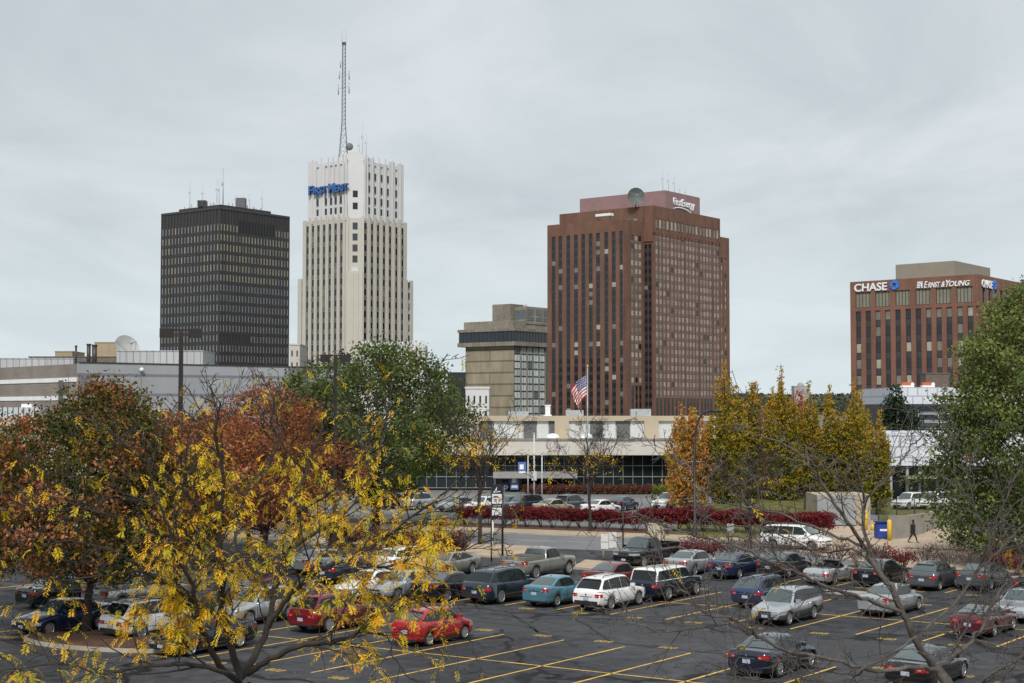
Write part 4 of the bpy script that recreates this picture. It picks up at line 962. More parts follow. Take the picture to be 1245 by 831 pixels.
# ---- concrete enclosure, walls and small things by the plaza
def wallobj(name, pts, h, th, m, label, cat='wall', z0=0, zend=None):
    mb = MB(); n = len(pts)
    for i in range(n - 1):
        a, c = pts[i], pts[i + 1]; d = (c - a).normalized(); nn = Vector((-d.y, d.x, 0)) * th
        h0 = h if zend is None else h + (zend - h) * i / (n - 1); h1 = h if zend is None else h + (zend - h) * (i + 1) / (n - 1)
        mb.v += [tuple(q) for q in (a, c, c + nn, a + nn)] + [tuple(q + Vector((0, 0, k))) for q, k in ((a, h0), (c, h1), (c + nn, h1), (a + nn, h0))]
        b_ = len(mb.v) - 8
        for q in ((0, 1, 5, 4), (1, 2, 6, 5), (2, 3, 7, 6), (3, 0, 4, 7), (4, 5, 6, 7), (0, 3, 2, 1)): mb.f.append(tuple(b_ + k for k in q)); mb.m.append(0); mb.sm.append(False)
    o = mb.build(name, m); return tag(o, label, cat)
c0, c1, c2_ = G(994, 640), G(1049, 643), G(1067, 640)
t = empty('bin_enclosure', c0, 0, 'concrete enclosure with tall grey metal gates beside the plaza', 'enclosure'); he = zc(603, c0.y)
mb = MB(); mb.box(0, (c1 - c0).x, 0, .12, 0.1, he - .1)
for k in range(14): mb.box((c1 - c0).x * k / 14, (c1 - c0).x * k / 14 + .05, -.05, 0, .1, he - .1)
mb.build('metal_gate', mat('gate_grey', (.27, .285, .30), .6, .15, 1), t)
mb = MB(); e1 = c1 - c0; mb.prism([(e1.x, 0), (e1.x + 1.55, 1.0), (e1.x + 1.4, 5.2), (0, 5.0), (0, .2), (e1.x, .2)], 0, he + .05); mb.build('concrete_wall', mat('tan_wall', (.36, .31, .24), .9, .2, .8), t)
wallobj('retaining_wall', [G(1085, 656), G(1105, 654), G(1125, 648), G(1145, 640), G(1165, 632)], 1.9, .35, mat('retaining_concrete', (.25, .23, .20), .9, .25, .6), 'low curved concrete retaining wall behind the walking person', zend=1.3)
bol_m = mat('bollard_yellow', (.68, .42, .03), .6, .15, 3)
def bollard(px, py, y1, lab):
    p = G(px, py); h = zc(y1, p.y); mb = MB(); mb.tube([p, p + Vector((0, 0, h - .1)), p + Vector((0, 0, h))], [.17, .17, .08], 12); tag(mb.build('bollard', bol_m), lab, 'bollard', 'yellow bollards by the blue bin')
bollard(1052.5, 645, 621, 'yellow bollard in front of the metal gates'); bollard(1081.5, 657.5, 632, 'yellow bollard right of the blue bin'); bollard(1061, 645, 638, 'short yellow bollard left of the blue bin')
p = G(1073, 655); t = empty('recycling_bin', p, .1, 'blue recycling bin between the yellow bollards', 'bin'); mb = MB(); mb.box(-.55, .55, -.4, .4, .08, 1.15); mb.prism([(-.5, -.3), (.5, -.3), (.5, .3), (-.5, .3)], 1.15, 1.3); mb.build('body', mat('bin_blue', (.012, .045, .26), .5, .12, 2), t)
mb = MB(); mb.box(-.6, .6, -.45, .45, 1.3, 1.38); mb.build('lid', mat('bin_lid', (.01, .03, .16), .5, .1, 2), t); mb = MB(); mb.box(-.35, .35, -.42, -.4, .62, .78); mb.build('label_panel', white_m, t)
def chainlink(name, a, c, h, label):
    t = empty(name, a, 0, label, 'fence'); d = c - a; L_ = d.length; d.normalize(); mb = MB(); n = max(2, int(L_ / 2.6))
    for k in range(n + 1): mbp = MB(); q = d * (L_ * k / n); mbp.tube([q, q + Vector((0, 0, h))], .045, 6); mbp.build('post', dkmetal, t)
    mb.tube([Vector((0, 0, h)), d * L_ + Vector((0, 0, h))], .03, 5); s_ = .22; k = 0
    while k * s_ < L_ + h:
        for sg in (0, 1):
            u0, u1 = k * s_, k * s_ - h; z0, z1 = 0, h
            if u1 < 0: z1 = u0; u1 = 0
            if u0 > L_: z0 = u0 - L_; u0 = L_
            if sg: u0, u1 = L_ - u0, L_ - u1
            mb.tube([d * u0 + Vector((0, 0, z0)), d * u1 + Vector((0, 0, z1))], .008, 3, cap=False)
        k += 1
    mb.build('mesh_panel', dkmetal, t)
chainlink('chainlink_fence', G(1068, 634), G(1133, 628), 1.9, 'black chain link fence around the small lawn at right')
chainlink('chainlink_fence', G(978, 628), G(994, 636), 2.0, 'black chain link fence left of the bin enclosure')
# ================================================================ VEHICLES
def paint(name, col, flake=.3, rough=.28):
    if 'car_' + name in MATS: return MATS['car_' + name]
    m = mat('car_' + name, col, rough, .05, 2.5, metal=flake, coat=1.0)
    return m
glass_c = mat('car_glass', (.012, .016, .018), .04, 0, spec=.45)
glass_l = mat('car_glass_front', (.045, .065, .065), .03, 0, spec=1.0, coat=.8)
tyre_m = mat('tyre', (.012, .012, .012), .85, .2, 8)
rim_m = mat('alloy', (.42, .43, .44), .3, .05, 5, metal=.7)
rim_d = mat('rim_dark', (.02, .02, .02), .6, 0)
trim_m = mat('car_trim', (.014, .014, .015), .6, .1, 3)
seam_m = mat('seam', (.006, .006, .006), .8, 0)
red_l = mat('tail_lens', (.40, .01, .01), .15, 0, coat=.8)
clear_l = mat('head_lens', (.52, .54, .55), .08, 0, metal=.4, coat=1)
amber_l = mat('amber_lens', (.6, .22, .02), .2, 0, coat=.5)
plate_m = mat('plate', (.62, .65, .70), .5, .3, 9, col2=(.3, .36, .5))
chrome = mat('chrome', (.55, .56, .57), .15, 0, metal=.9)
clad_m = mat('cladding', (.05, .052, .058), .7, .1, 2)
def lerpz(prof, x):
    if x <= prof[0][0]: return prof[0][1]
    for (a, za), (b_, zb) in zip(prof, prof[1:]):
        if x <= b_:
            t = (x - a) / (b_ - a); return za + (zb - za) * t
    return prof[-1][1]
# style: L, W, H, belt profile (x from the nose, z), greenhouse (cowl x, roof front x, roof rear x, rear glass base x, rear roof drop), pane splits, wheel radius, axles, ground clearance
ST = dict(
 sedan=dict(L=4.75, W=1.82, H=1.46, belt=[(0, .58), (.04, .66), (.22, .74), (.9, .86), (1.42, .95), (2.4, .93), (3.75, 1.0), (4.15, 1.06), (4.62, 1.05), (4.72, .98), (4.75, .86)], gh=(1.38, 2.02, 3.18, 4.02, .04), split=(.50,), r=.325, ax=(.92, 3.66), zb=.22, inset=.10, wr=.60),
 coupe=dict(L=4.6, W=1.78, H=1.34, belt=[(0, .54), (.04, .62), (.22, .69), (.9, .79), (1.5, .88), (2.4, .88), (3.75, .95), (4.2, .99), (4.52, .98), (4.58, .9), (4.6, .8)], gh=(1.42, 2.15, 2.95, 4.15, .03), split=(.62,), r=.32, ax=(.9, 3.5), zb=.2, inset=.10, wr=.58),
 hatch=dict(L=4.0, W=1.68, H=1.53, belt=[(0, .58), (.04, .68), (.2, .78), (.55, .88), (.95, .99), (2.4, 1.0), (3.6, 1.06), (3.86, 1.06), (3.94, 1.0), (4.0, .84)], gh=(.86, 1.62, 3.25, 3.86, .06), split=(.12, .50), r=.30, ax=(.78, 3.25), zb=.2, inset=.07, wr=.58),
 suv=dict(L=4.6, W=1.8, H=1.70, belt=[(0, .66), (.04, .78), (.2, .88), (.9, .98), (1.3, 1.06), (2.4, 1.04), (4.0, 1.08), (4.46, 1.1), (4.54, 1.02), (4.6, .84)], gh=(1.22, 1.85, 3.95, 4.46, .07), split=(.40, .72), r=.36, ax=(.88, 3.55), zb=.28, inset=.07, wr=.62, rack=True),
 bigsuv=dict(L=5.1, W=1.96, H=1.78, belt=[(0, .7), (.04, .84), (.25, .94), (.95, 1.05), (1.4, 1.12), (2.6, 1.09), (4.4, 1.15), (4.92, 1.16), (5.02, 1.08), (5.1, .88)], gh=(1.32, 2.0, 4.3, 4.92, .09), split=(.38, .70), r=.39, ax=(.95, 3.95), zb=.3, inset=.07, wr=.68, rack=True),
 box=dict(L=5.1, W=1.93, H=1.72, belt=[(0, .8), (.04, .94), (.2, 1.0), (.95, 1.06), (1.35, 1.1), (2.6, 1.1), (4.5, 1.12), (4.96, 1.12), (5.04, 1.06), (5.1, .86)], gh=(1.3, 1.85, 4.78, 5.0, .02), split=(.34, .64), r=.39, ax=(.92, 3.92), zb=.27, inset=.05, wr=.76),
 wagon=dict(L=4.75, W=1.78, H=1.58, belt=[(0, .62), (.04, .72), (.2, .80), (.9, .9), (1.4, .99), (2.4, .98), (4.1, 1.03), (4.6, 1.05), (4.7, .98), (4.75, .82)], gh=(1.34, 1.95, 4.05, 4.6, .08), split=(.38, .70), r=.33, ax=(.9, 3.6), zb=.25, inset=.07, wr=.60, rack=True),
 van=dict(L=5.1, W=1.98, H=1.76, belt=[(0, .62), (.04, .74), (.2, .86), (.7, 1.0), (1.15, 1.1), (2.6, 1.06), (4.5, 1.08), (4.98, 1.1), (5.06, 1.0), (5.1, .82)], gh=(1.0, 1.85, 4.65, 4.98, .05), split=(.36, .66), r=.34, ax=(.95, 4.0), zb=.22, inset=.05, wr=.68),
 pickup=dict(L=5.6, W=1.98, H=1.88, belt=[(0, .84), (.04, 1.0), (.2, 1.1), (.95, 1.16), (1.5, 1.2), (2.6, 1.17), (3.4, 1.17), (5.54, 1.16), (5.58, 1.16), (5.6, 1.0)], gh=(1.5, 2.1, 3.15, 3.42, .03), split=(.55,), r=.41, ax=(1.0, 4.5), zb=.36, inset=.06, wr=.70, bed=(3.52, 5.5)),
 roadster=dict(L=4.3, W=1.78, H=1.27, belt=[(0, .48), (.04, .56), (.3, .68), (.9, .82), (1.5, .86), (2.2, .84), (3.1, .92), (3.8, .9), (4.15, .84), (4.26, .76), (4.3, .62)], gh=(1.45, 2.0, 2.02, 2.05, 0), split=(), r=.33, ax=(.88, 3.3), zb=.17, inset=.14, wr=.6, open_=True),
)
def make_car(name, st, col, label, cat, loc, ang, group, detail=2, roof=None, lower=None, topm=None, tail='side', black_bumper=False, light_plate=True, bikes=False, grille='bar', H=None, L=None, darkglass=False):
    S = dict(ST[st]); L_ = S['L']; W_ = S['W']; H_ = H or S['H']
    root = empty(name, loc, ang, label, cat, group)
    belt = S['belt']; xw = S['ax']; r = S['r']; RA = r + .055; zb = S['zb']; hwM = W_ / 2
    def hw(x):
        a = max(0, (.75 - x) / .75); b_ = max(0, (x - (L_ - .6)) / .6)
        return hwM * (1 - .20 * a ** 2.4 - S['inset'] * 1.35 * b_ ** 2.2)
    def arch(x):
        z = 0
        for w_ in xw:
            d = abs(x - w_)
            if d < RA: z = max(z, r + math.sqrt(RA * RA - d * d))
        return z
    xs = {0, .03, .1, .22, .4, L_ - .02, L_ - .1, L_ - .24, L_}
    for w_ in xw:
        for k in (1.0, .985, .93, .8, .6, .3, 0): xs.add(w_ - RA * k); xs.add(w_ + RA * k)
    xs |= {x for x, z in belt}; xs |= set(np.linspace(.4, L_ - .3, 12))
    xs = sorted(x for x in xs if 0 <= x <= L_)
    def ring(x):
        b_ = lerpz(belt, x); e_ = min(x, L_ - x); low = zb + .10 * max(0, 1 - e_ / .28); h = hw(x); za = arch(x)
        mid = low + (b_ - low) * .5
        pts = [(0, low), (h * .86, low), (h * .975, low + .09), (h, mid), (h * .985, b_ - .12), (h * .945, b_ - .02), (h * .84, b_ + .012), (h * .45, b_ + .03), (0, b_ + .035)]
        return [(y, max(z, za) if i < 6 else z) for i, (y, z) in enumerate(pts)]
    def X(x): return L_ / 2 - x
    rings = [ring(x) for x in xs]; nr = 17
    mb = MB()
    for x, rg in zip(xs, rings):
        full = [(-y, z) for y, z in rg[1:]][::-1]; full = full[1:] if False else full
        loop = [rg[0]] + rg[1:] + [(-y, z) for y, z in rg[1:-1]][::-1]
        for y, z in loop: mb.v.append((X(x), y, z))
    nr = 16
    for j in range(len(xs) - 1):
        for q in range(nr):
            r_ = (q + 1) % nr; qq = q if q < 8 else 15 - q
            zmean = (rings[j][min(qq, 8)][1] + rings[j + 1][min(qq, 8)][1]) / 2
            m = 1 if (lower is not None and qq in (1, 2) and zmean < .75) else 0
            if qq == 0 : m = 2
            mb.f.append((j * nr + q, j * nr + r_, (j + 1) * nr + r_, (j + 1) * nr + q)); mb.m.append(m); mb.sm.append(True)
    for j, rev in ((0, True), (len(xs) - 1, False)):
        idx = [j * nr + q for q in range(nr)]; mb.f.append(tuple(idx if not rev else idx[::-1])); mb.m.append(0); mb.sm.append(False)
    def surf(x, k, off=.006):   # k: ring coordinate 1..8
        rg = ring(x); i = int(min(7.999, k)); t = k - i; y = rg[i][0] + (rg[i + 1][0] - rg[i][0]) * t; z = rg[i][1] + (rg[i + 1][1] - rg[i][1]) * t
        return y, z
    def seam(x0, k0, k1, w_=.012, m=3, n=6, x1=None, off=.004):
        x1 = x0 if x1 is None else x1
        for sg in (1, -1):
            for i in range(n):
                a0, a1 = k0 + (k1 - k0) * i / n, k0 + (k1 - k0) * (i + 1) / n
                xa, xb = x0 + (x1 - x0) * i / n, x0 + (x1 - x0) * (i + 1) / n
                y0, z0 = surf(xa, a0); y1, z1 = surf(xb, a1)
                mb.face([(X(xa - w_), sg * (y0 + off), z0), (X(xa + w_), sg * (y0 + off), z0), (X(xb + w_), sg * (y1 + off), z1), (X(xb - w_), sg * (y1 + off), z1)], m)
    g0, g1, g2, g3, gd = S['gh']; doors = (g0 + .12, (g0 + g3) / 2 - .05, min(g3 - .25, xw[1] - RA * .35))
    if st in ('coupe', 'roadster', 'pickup'): doors = (g0 + .1, min(g3 - .1, (g0 + g3) / 2 + .6))
    if detail > 0:
        for d in doors: seam(d, 1.6, 5)
    bm_ = lower or trim_m
    # window sill line
    pm = [col, bm_, trim_m, seam_m]
    mb.build('body', pm, root)
    # greenhouse
    zr = lambda x: lerpz([(g0, lerpz(belt, g0)), (g1, H_ - .035), (g1 + .35, H_), ((g1 + g2) / 2, H_ + .005), (g2, H_ - gd), (g3, lerpz(belt, g3))], x)
    def yside(x, z):
        b_ = lerpz(belt, x); t = max(0, min(1, (z - b_) / (H_ - b_ + 1e-6))); taper = 1 - .05 * max(0, (x - g2) / max(.1, g3 - g2)) - .07 * max(0, (g1 - x) / (g1 - g0))
        return (hw(x) * .945 * (1 - t) + S['wr'] * (1) * t) * taper
    if not S.get('open_'):
        gx = sorted({g0, g0 + .15, (g0 + g1) / 2, g1, g1 + .18, g1 + .35, *np.linspace(g1 + .5, g2, 5), g2, (g2 + g3) / 2, g3 - .06, g3}); mb = MB()
        for x in gx:
            zt_, b_ = zr(x), lerpz(belt, x) - .015; h_ = zt_ - b_; e_ = min(.055, h_ * .4)
            half = [(yside(x, b_), b_), (yside(x, b_ + h_ * .5), b_ + h_ * .5), (yside(x, zt_ - e_), zt_ - e_), (yside(x, zt_) - .05, zt_ - e_ * .22), (yside(x, zt_) * .55, zt_ + .018 * min(1, h_ / .3)), (0, zt_ + .024 * min(1, h_ / .3))]
            for y, z in half + [(-y, z) for y, z in half[:-1]][::-1]: mb.v.append((X(x), y, z))
        k = 11
        for j in range(len(gx) - 1):
            for q in range(k - 1): mb.f.append((j * k + q, j * k + q + 1, (j + 1) * k + q + 1, (j + 1) * k + q)); mb.m.append(0); mb.sm.append(True)
        o = mb.build('roof', [roof or col], root)
        fg = glass_l; sg_ = glass_c
        def slopeglass(name, xa, za, xb, zb_, f0, f1, m):
            mb = MB(); d = Vector((xb - xa, zb_ - za)); n_ = Vector((-d.y, d.x)).normalized()
            if n_.y < 0: n_ = -n_
            rows_ = 4
            for i in range(rows_):
                pr_ = []
                for f_ in (f0 + (f1 - f0) * i / rows_, f0 + (f1 - f0) * (i + 1) / rows_):
                    x = xa + d.x * f_ + n_.x * .012; z = za + d.y * f_ + n_.y * .012
                    y = yside(xa + d.x * f_, za + d.y * f_) - .075
                    crown = .02 * min(1, abs(f_) * 3)
                    pr_.append([(X(x), -y, z + .002), (X(x), -y * .5, z + crown), (X(x), 0, z + crown + .006), (X(x), y * .5, z + crown), (X(x), y, z + .002)])
                for q in range(4): mb.face([pr_[0][q], pr_[0][q + 1], pr_[1][q + 1], pr_[1][q]], 0, True)
            mb.build(name, m, root)
        slopeglass('windshield', g0, lerpz(belt, g0), g1, H_ - .03, .06, .90, fg)
        slopeglass('rear_window', g3, lerpz(belt, g3), g2, H_ - gd, .10 if st in ('sedan', 'coupe', 'hatch') else .02, .86, glass_c if darkglass or st in ('box', 'bigsuv', 'van', 'suv') else fg)
        # side windows
        span0, span1 = g0 + .16, g3 - (.10 if st not in ('sedan', 'coupe') else .22)
        sp = [span0] + [g0 + (g3 - g0) * s for s in S['split']] + [span1]
        if st == 'hatch': sp = [span0 + .02] + [g0 + (g3 - g0) * s for s in (.46, .82)] + [span1]
        elif len(S['split']) == 1 and st == 'sedan': sp = [span0, g0 + (g3 - g0) * .47, span1]
        for a, b_ in zip(sp, sp[1:]):
            a += .03 if a == sp[0] else .014; b_ -= .03 if b_ == sp[-1] else .014
            for sg in (1, -1):
                mb = MB(); n_ = 8; prev = None
                for i in range(n_ + 1):
                    x = a + (b_ - a) * i / n_; zt_ = zr(x) - .085; zl = lerpz(belt, x) + .03
                    if zt_ - zl < .03: prev = None; continue
                    cur = ((X(x), sg * (yside(x, zl) + .009), zl), (X(x), sg * (yside(x, zt_) + .009), zt_))
                    if prev: mb.face([prev[0], cur[0], cur[1], prev[1]], 0, True)
                    prev = cur
                if mb.f: mb.build('side_window', sg_ if sg_ else glass_c, root)
    else:
        mb = MB(); y = .62; mb.face([(X(g0), -y, .86), (X(g0), y, .86), (X(g1), y * .86, H_), (X(g1), -y * .86, H_)]); mb.build('windshield', glass_l, root, fixn=False)
        mb = MB(); mb.tube([(X(g0), -y, .85), (X(g1), -y * .86, H_), (X(g1), y * .86, H_), (X(g0), y, .85)], .028, 6); mb.build('windshield_frame', trim_m, root)
        mb = MB(); mb.box(X(2.95), X(g0 + .25), -.62, .62, .80, .935); mb.build('cockpit', trim_m, root)
        for y in (-.34, .34): mb = MB(); mb.box(X(2.85), X(2.68), y - .22, y + .22, .85, 1.06); mb.box(X(2.83), X(2.72), y - .12, y + .12, 1.06, 1.18); mb.build('seat', trim_m, root)
    # lights, plate, bumper, grille
    h1 = hw(.25) ; zB = lerpz(belt, .1)
    def lightprism(nm, xa, xb, ya, z0, z1, m, front):
        for sg in (1, -1):
            mb = MB(); e_ = .012
            if front: x0, x1 = xa, xb; P_ = [(X(x0) + e_, ya), (X(x0) + e_, hw(x0) * .93), (X(x0 + .1) + .0, hw(x0 + .1) + e_), (X(x1), hw(x1) + e_), (X(x1), hw(x1) * .7), (X(x1), ya)]
            else: x0, x1 = L_ - xa, L_ - xb; P_ = [(X(x0) - e_, ya), (X(x0) - e_, hw(x0) * .93), (X(x0 - .08), hw(x0 - .08) + e_), (X(x1), hw(x1) + e_), (X(x1), hw(x1) * .7), (X(x1), ya)]
            mb.prism([(a, sg * b_) for a, b_ in P_], z0, z1, 0); mb.build(nm, m, root)
    lightprism('headlight', 0, .42, hw(0) * .52, zB - .17, zB - .035, clear_l, True)
    zR = lerpz(belt, L_ - .03)
    if tail == 'side': lightprism('taillight', 0, .22, hw(L_) * .66, zR - .20, zR - .03, red_l, False)
    elif tail == 'wide': lightprism('taillight', 0, .16, hw(L_) * .50, zR - .22, zR - .06, red_l, False)
    elif tail == 'tall': lightprism('taillight', 0, .14, hw(L_) * .80, zR - .34, zR + .12, red_l, False)
    elif tail == 'bar': lightprism('taillight', 0, .12, .04, zR - .20, zR - .10, red_l, False)
    if detail > 1 and tail in ('side', 'wide', 'tall'):
        for sg in (1, -1):
            mb = MB(); ym = sg * hw(L_) * (.72 if tail != 'tall' else .88); mb.box(X(L_) - .02, X(L_) + .03, ym - .06, ym + .06, zR - .155, zR - .115); mb.build('reverse_light', clear_l, root)
        mb = MB(); mb.box(X(L_) - .015, X(L_) + .03, -hw(L_) * .45, hw(L_) * .45, zR - .19, zR - .165); mb.build('trunk_trim', chrome if st == 'sedan' else trim_m, root)
    if detail > 1:   # rocker trim between the axles
        for sg in (1, -1):
            mb = MB(); y_ = hwM * .975; mb.box(X(xw[1] - RA - .04), X(xw[0] + RA + .04), min(sg * (y_ - .05), sg * y_), max(sg * (y_ - .05), sg * y_), zb - .02, zb + .07); mb.build('rocker_trim', trim_m, root)
    mb = MB(); hy = hw(0) * .46; z_ = zB - .10
    if grille == 'bar': mb.box(X(.03), X(-.02), -hy, hy, z_ - .06, z_ + .02); mb.box(X(.03), X(-.012), -hy * 1.3, hy * 1.3, zb + .12, zb + .24)
    else:
        mb.box(X(.03), X(-.02), -hy, hy, z_ - .16, z_ + .05); mb.box(X(.03), X(-.035), -hy, hy, z_ - .06, z_ - .03, 1)
        for k in range(5): mb.box(X(.03), X(-.03), -hy + 2 * hy * k / 4 - .015, -hy + 2 * hy * k / 4 + .015, z_ - .16, z_ + .05, 1)
        mb.box(X(.03), X(-.012), -hy * 1.4, hy * 1.4, zb + .10, zb + .22)
    mb.build('grille', [seam_m, chrome], root)
    zp = lerpz(belt, L_ - .02) - .26 if st not in ('sedan', 'coupe', 'roadster') else zR - .30
    mb = MB(); mb.box(X(L_) - .022, X(L_) + .02, -.16, .16, zp - .075, zp + .075); mb.build('license_plate', plate_m, root)
    mb = MB(); mb.box(X(L_) - .025, X(L_ - .03), -hw(L_) * .86, hw(L_) * .86, zb + .06, zb + (.26 if black_bumper else .14)); mb.build('rear_bumper', lower or trim_m, root)
    if detail > 1:
        mb = MB(); mb.box(X(.01), X(-.025), -.16, .16, zb + .16, zb + .29); mb.build('front_plate', plate_m, root)
        mb = MB(); mb.tube([(X(L_) - .03, 0, zR - .07), (X(L_) - .012, 0, zR - .07)], .05, 10); mb.build('emblem', chrome, root)
    # mirrors and handles
    if detail > 0:
        zm = lerpz(belt, g0 + .35) + .08; xm = g0 + .38
        for sg in (1, -1):
            mb = MB(); y0 = sg * yside(xm, zm); mb.prism([(X(xm - .10), y0 + sg * .04), (X(xm - .07), y0 + sg * .24), (X(xm + .06), y0 + sg * .24), (X(xm + .09), y0 + sg * .03)], zm - .05, zm + .10); mb.build('side_mirror', [col], root)
    if detail > 1:
        for xd in doors[1:]:
            for sg in (1, -1):
                y0, z0 = surf(xd - .18, 4.2); mb = MB(); mb.box(X(xd - .08), X(xd - .26), min(sg * (y0 - .01), sg * (y0 + .03)), max(sg * (y0 - .01), sg * (y0 + .03)), z0 - .012, z0 + .02); mb.build('door_handle', col, root)
        mb = MB(); xa = g2 - .15; mb.box(X(xa), X(xa - .14), -.03, .03, zr(xa), zr(xa) + .045) if not S.get('open_') else None
        if mb.f: mb.build('roof_antenna', trim_m, root)
    if S.get('rack') and detail > 0:
        for sg in (1, -1):
            mb = MB(); y = sg * (S['wr'] - .10); mb.tube([(X(g1 + .3), y, H_ + .0), (X(g1 + .38), y, H_ + .06), (X(g2 - .25), y, H_ + .05), (X(g2 - .1), y, H_ - .05)], .022, 5); mb.build('roof_rail', trim_m, root)
    if st in ('hatch', 'suv') and detail > 0:
        mb = MB(); mb.box(X(g2 + .16), X(g2 - .08), -S['wr'] * .86, S['wr'] * .86, H_ - gd - .03, H_ - gd + .005); mb.build('spoiler', col, root)
    if tail == 'wing':
        lightprism('taillight', 0, .12, hw(L_) * .30, zR - .26, zR - .10, red_l, False)
        mb = MB(); mb.box(X(L_ - .05), X(L_ - .30), -.7, .7, zR + .10, zR + .14); mb.box(X(L_ - .1), X(L_ - .25), -.66, -.6, zR - .02, zR + .1); mb.box(X(L_ - .1), X(L_ - .25), .6, .66, zR - .02, zR + .1); mb.build('spoiler', trim_m, root)
    if S.get('bed'):
        b0, b1 = S['bed']; zt_ = 1.165; h_ = hwM * .93; o_ = .24
        mb = MB(); mb.box(X(b1 + .08), X(b0), -h_, -h_ + .08, zt_, zt_ + o_); mb.box(X(b1 + .08), X(b0), h_ - .08, h_, zt_, zt_ + o_); mb.box(X(b1 + .08), X(b1), -h_ + .08, h_ - .08, zt_, zt_ + o_); mb.box(X(b0 + .06), X(b0), -h_ + .08, h_ - .08, zt_, zt_ + o_); mb.build('cargo_bed', col, root)
        mb = MB(); mb.box(X(b1), X(b0 + .06), -h_ + .08, h_ - .08, zt_ + .0, zt_ + .06); mb.build('bed_liner', trim_m, root)
    # wheels
    tp = None
    for w_ in xw:
        for sg in (1, -1):
            yo = hwM - .025; yc = sg * yo
            if tp is None:
                mb = MB(); n_ = 26; prof = [(r * .66, 0), (r * .9, .012), (r * .985, -.02), (r, -.05), (r, -.17), (r * .95, -.21), (r * .6, -.21)]
                for q in range(n_):
                    a = 2 * PI * q / n_
                    for rr, yy in prof: mb.v.append((rr * math.cos(a), yy, rr * math.sin(a)))
                k = len(prof)
                for q in range(n_):
                    q2 = (q + 1) % n_
                    for j in range(k - 1): mb.f.append((q * k + j, q2 * k + j, q2 * k + j + 1, q * k + j + 1)); mb.m.append(0); mb.sm.append(True)
                tp = mb.build('wheel', tyre_m, root)
                mb = MB(); mb.tube([(0, -.14, 0), (0, -.035, 0)], r * .67, 20, 1, smooth=False)
                mb.tube([(0, -.035, 0), (0, -.012, 0)], r * .16, 10, 0, smooth=False)
                for s_ in range(5 if detail else 5):
                    M = Matrix.Rotation(2 * PI * s_ / 5, 4, 'Y')
                    mb.box(-.085 * r / .33, .085 * r / .33, -.05, -.018, r * .1, r * .66, 0, M)
                rr_ = [(r * .68 * math.cos(2 * PI * q / 20), -.012, r * .68 * math.sin(2 * PI * q / 20)) for q in range(21)]
                mb.tube(rr_, .022, 4, 0, cap=False)
                rp_ = mb.build('rim', [rim_m, rim_d], tp); wh, rm = tp, rp_
            else:
                wh = tp.copy(); C0.objects.link(wh); wh.parent = root; rm = rp_.copy(); C0.objects.link(rm); rm.parent = wh
            wh.location = (X(w_), yc, r); wh.rotation_euler = (0, 0, 0 if sg > 0 else PI)
    return root
# place a car so its box fills a given stretch of ground: centre-bottom pixel of its picture box
CARLOG = []
def fit(st, bbox, ang, H=None):
    S = ST[st]; L_, W_, H_ = S['L'], S['W'], H or S['H']; ca, sa = math.cos(ang), math.sin(ang)
    def bb(p):
        q = [proj((p.x + sx_ * L_ / 2 * ca * .97 - sy_ * W_ / 2 * sa * .94, p.y + sx_ * L_ / 2 * sa * .97 + sy_ * W_ / 2 * ca * .94, z)) for sx_ in (-1, 1) for sy_ in (-1, 1) for z in (0, H_ * (.93))]
        q2 = [proj((p.x + sx_ * L_ * .22 * ca - sy_ * W_ * .3 * sa, p.y + sx_ * L_ * .22 * sa + sy_ * W_ * .3 * ca, H_)) for sx_ in (-1, 1) for sy_ in (-1, 1)]
        lo = [proj((p.x + sx_ * L_ / 2 * ca * .97 - sy_ * W_ / 2 * sa * .94, p.y + sx_ * L_ / 2 * sa * .97 + sy_ * W_ / 2 * ca * .94, 0.05)) for sx_ in (-1, 1) for sy_ in (-1, 1)]
        return min(a[0] for a in q), min(a[1] for a in q2), max(a[0] for a in q), max(a[1] for a in lo) - 3
    p = G((bbox[0] + bbox[2]) / 2, bbox[3] - 8)
    for _ in range(12):
        b_ = bb(p); p = p + Vector((((bbox[0] + bbox[2]) - (b_[0] + b_[2])) / 2 * p.y / FPX, (b_[3] - bbox[3]) * p.y * p.y / (FPX * HC) * .8, 0))
    b_ = bb(p); CARLOG.append((st, [round(v) for v in b_], bbox)); return p
UP = math.radians(53.5); DN = UP + PI
blue_d = paint('navy', (.012, .022, .075), .3); white_c = paint('white', (.72, .72, .71), 0); silver = paint('silver', (.46, .48, .50), .6); red_c = paint('red', (.36, .012, .018), .1)
black_c = paint('black', (.008, .009, .012), .2, .2); navy2 = paint('deep_navy', (.008, .012, .032), .3); lblue = paint('sky_blue', (.09, .24, .31), .4); grey_c = paint('grey', (.10, .11, .125), .5)
maroon = paint('maroon', (.095, .008, .018), .2); slate = paint('slate_blue', (.022, .034, .055), .45); cream_c = paint('champagne', (.40, .35, .24), .4); blue_o = paint('steel_blue', (.025, .045, .12), .4); burg = paint('burgundy', (.16, .008, .015), .2)
tan_c = paint('pewter', (.30, .29, .265), .5)
GL_, GS_ = 'cars parked in the lot', 'cars parked behind the red hedge'
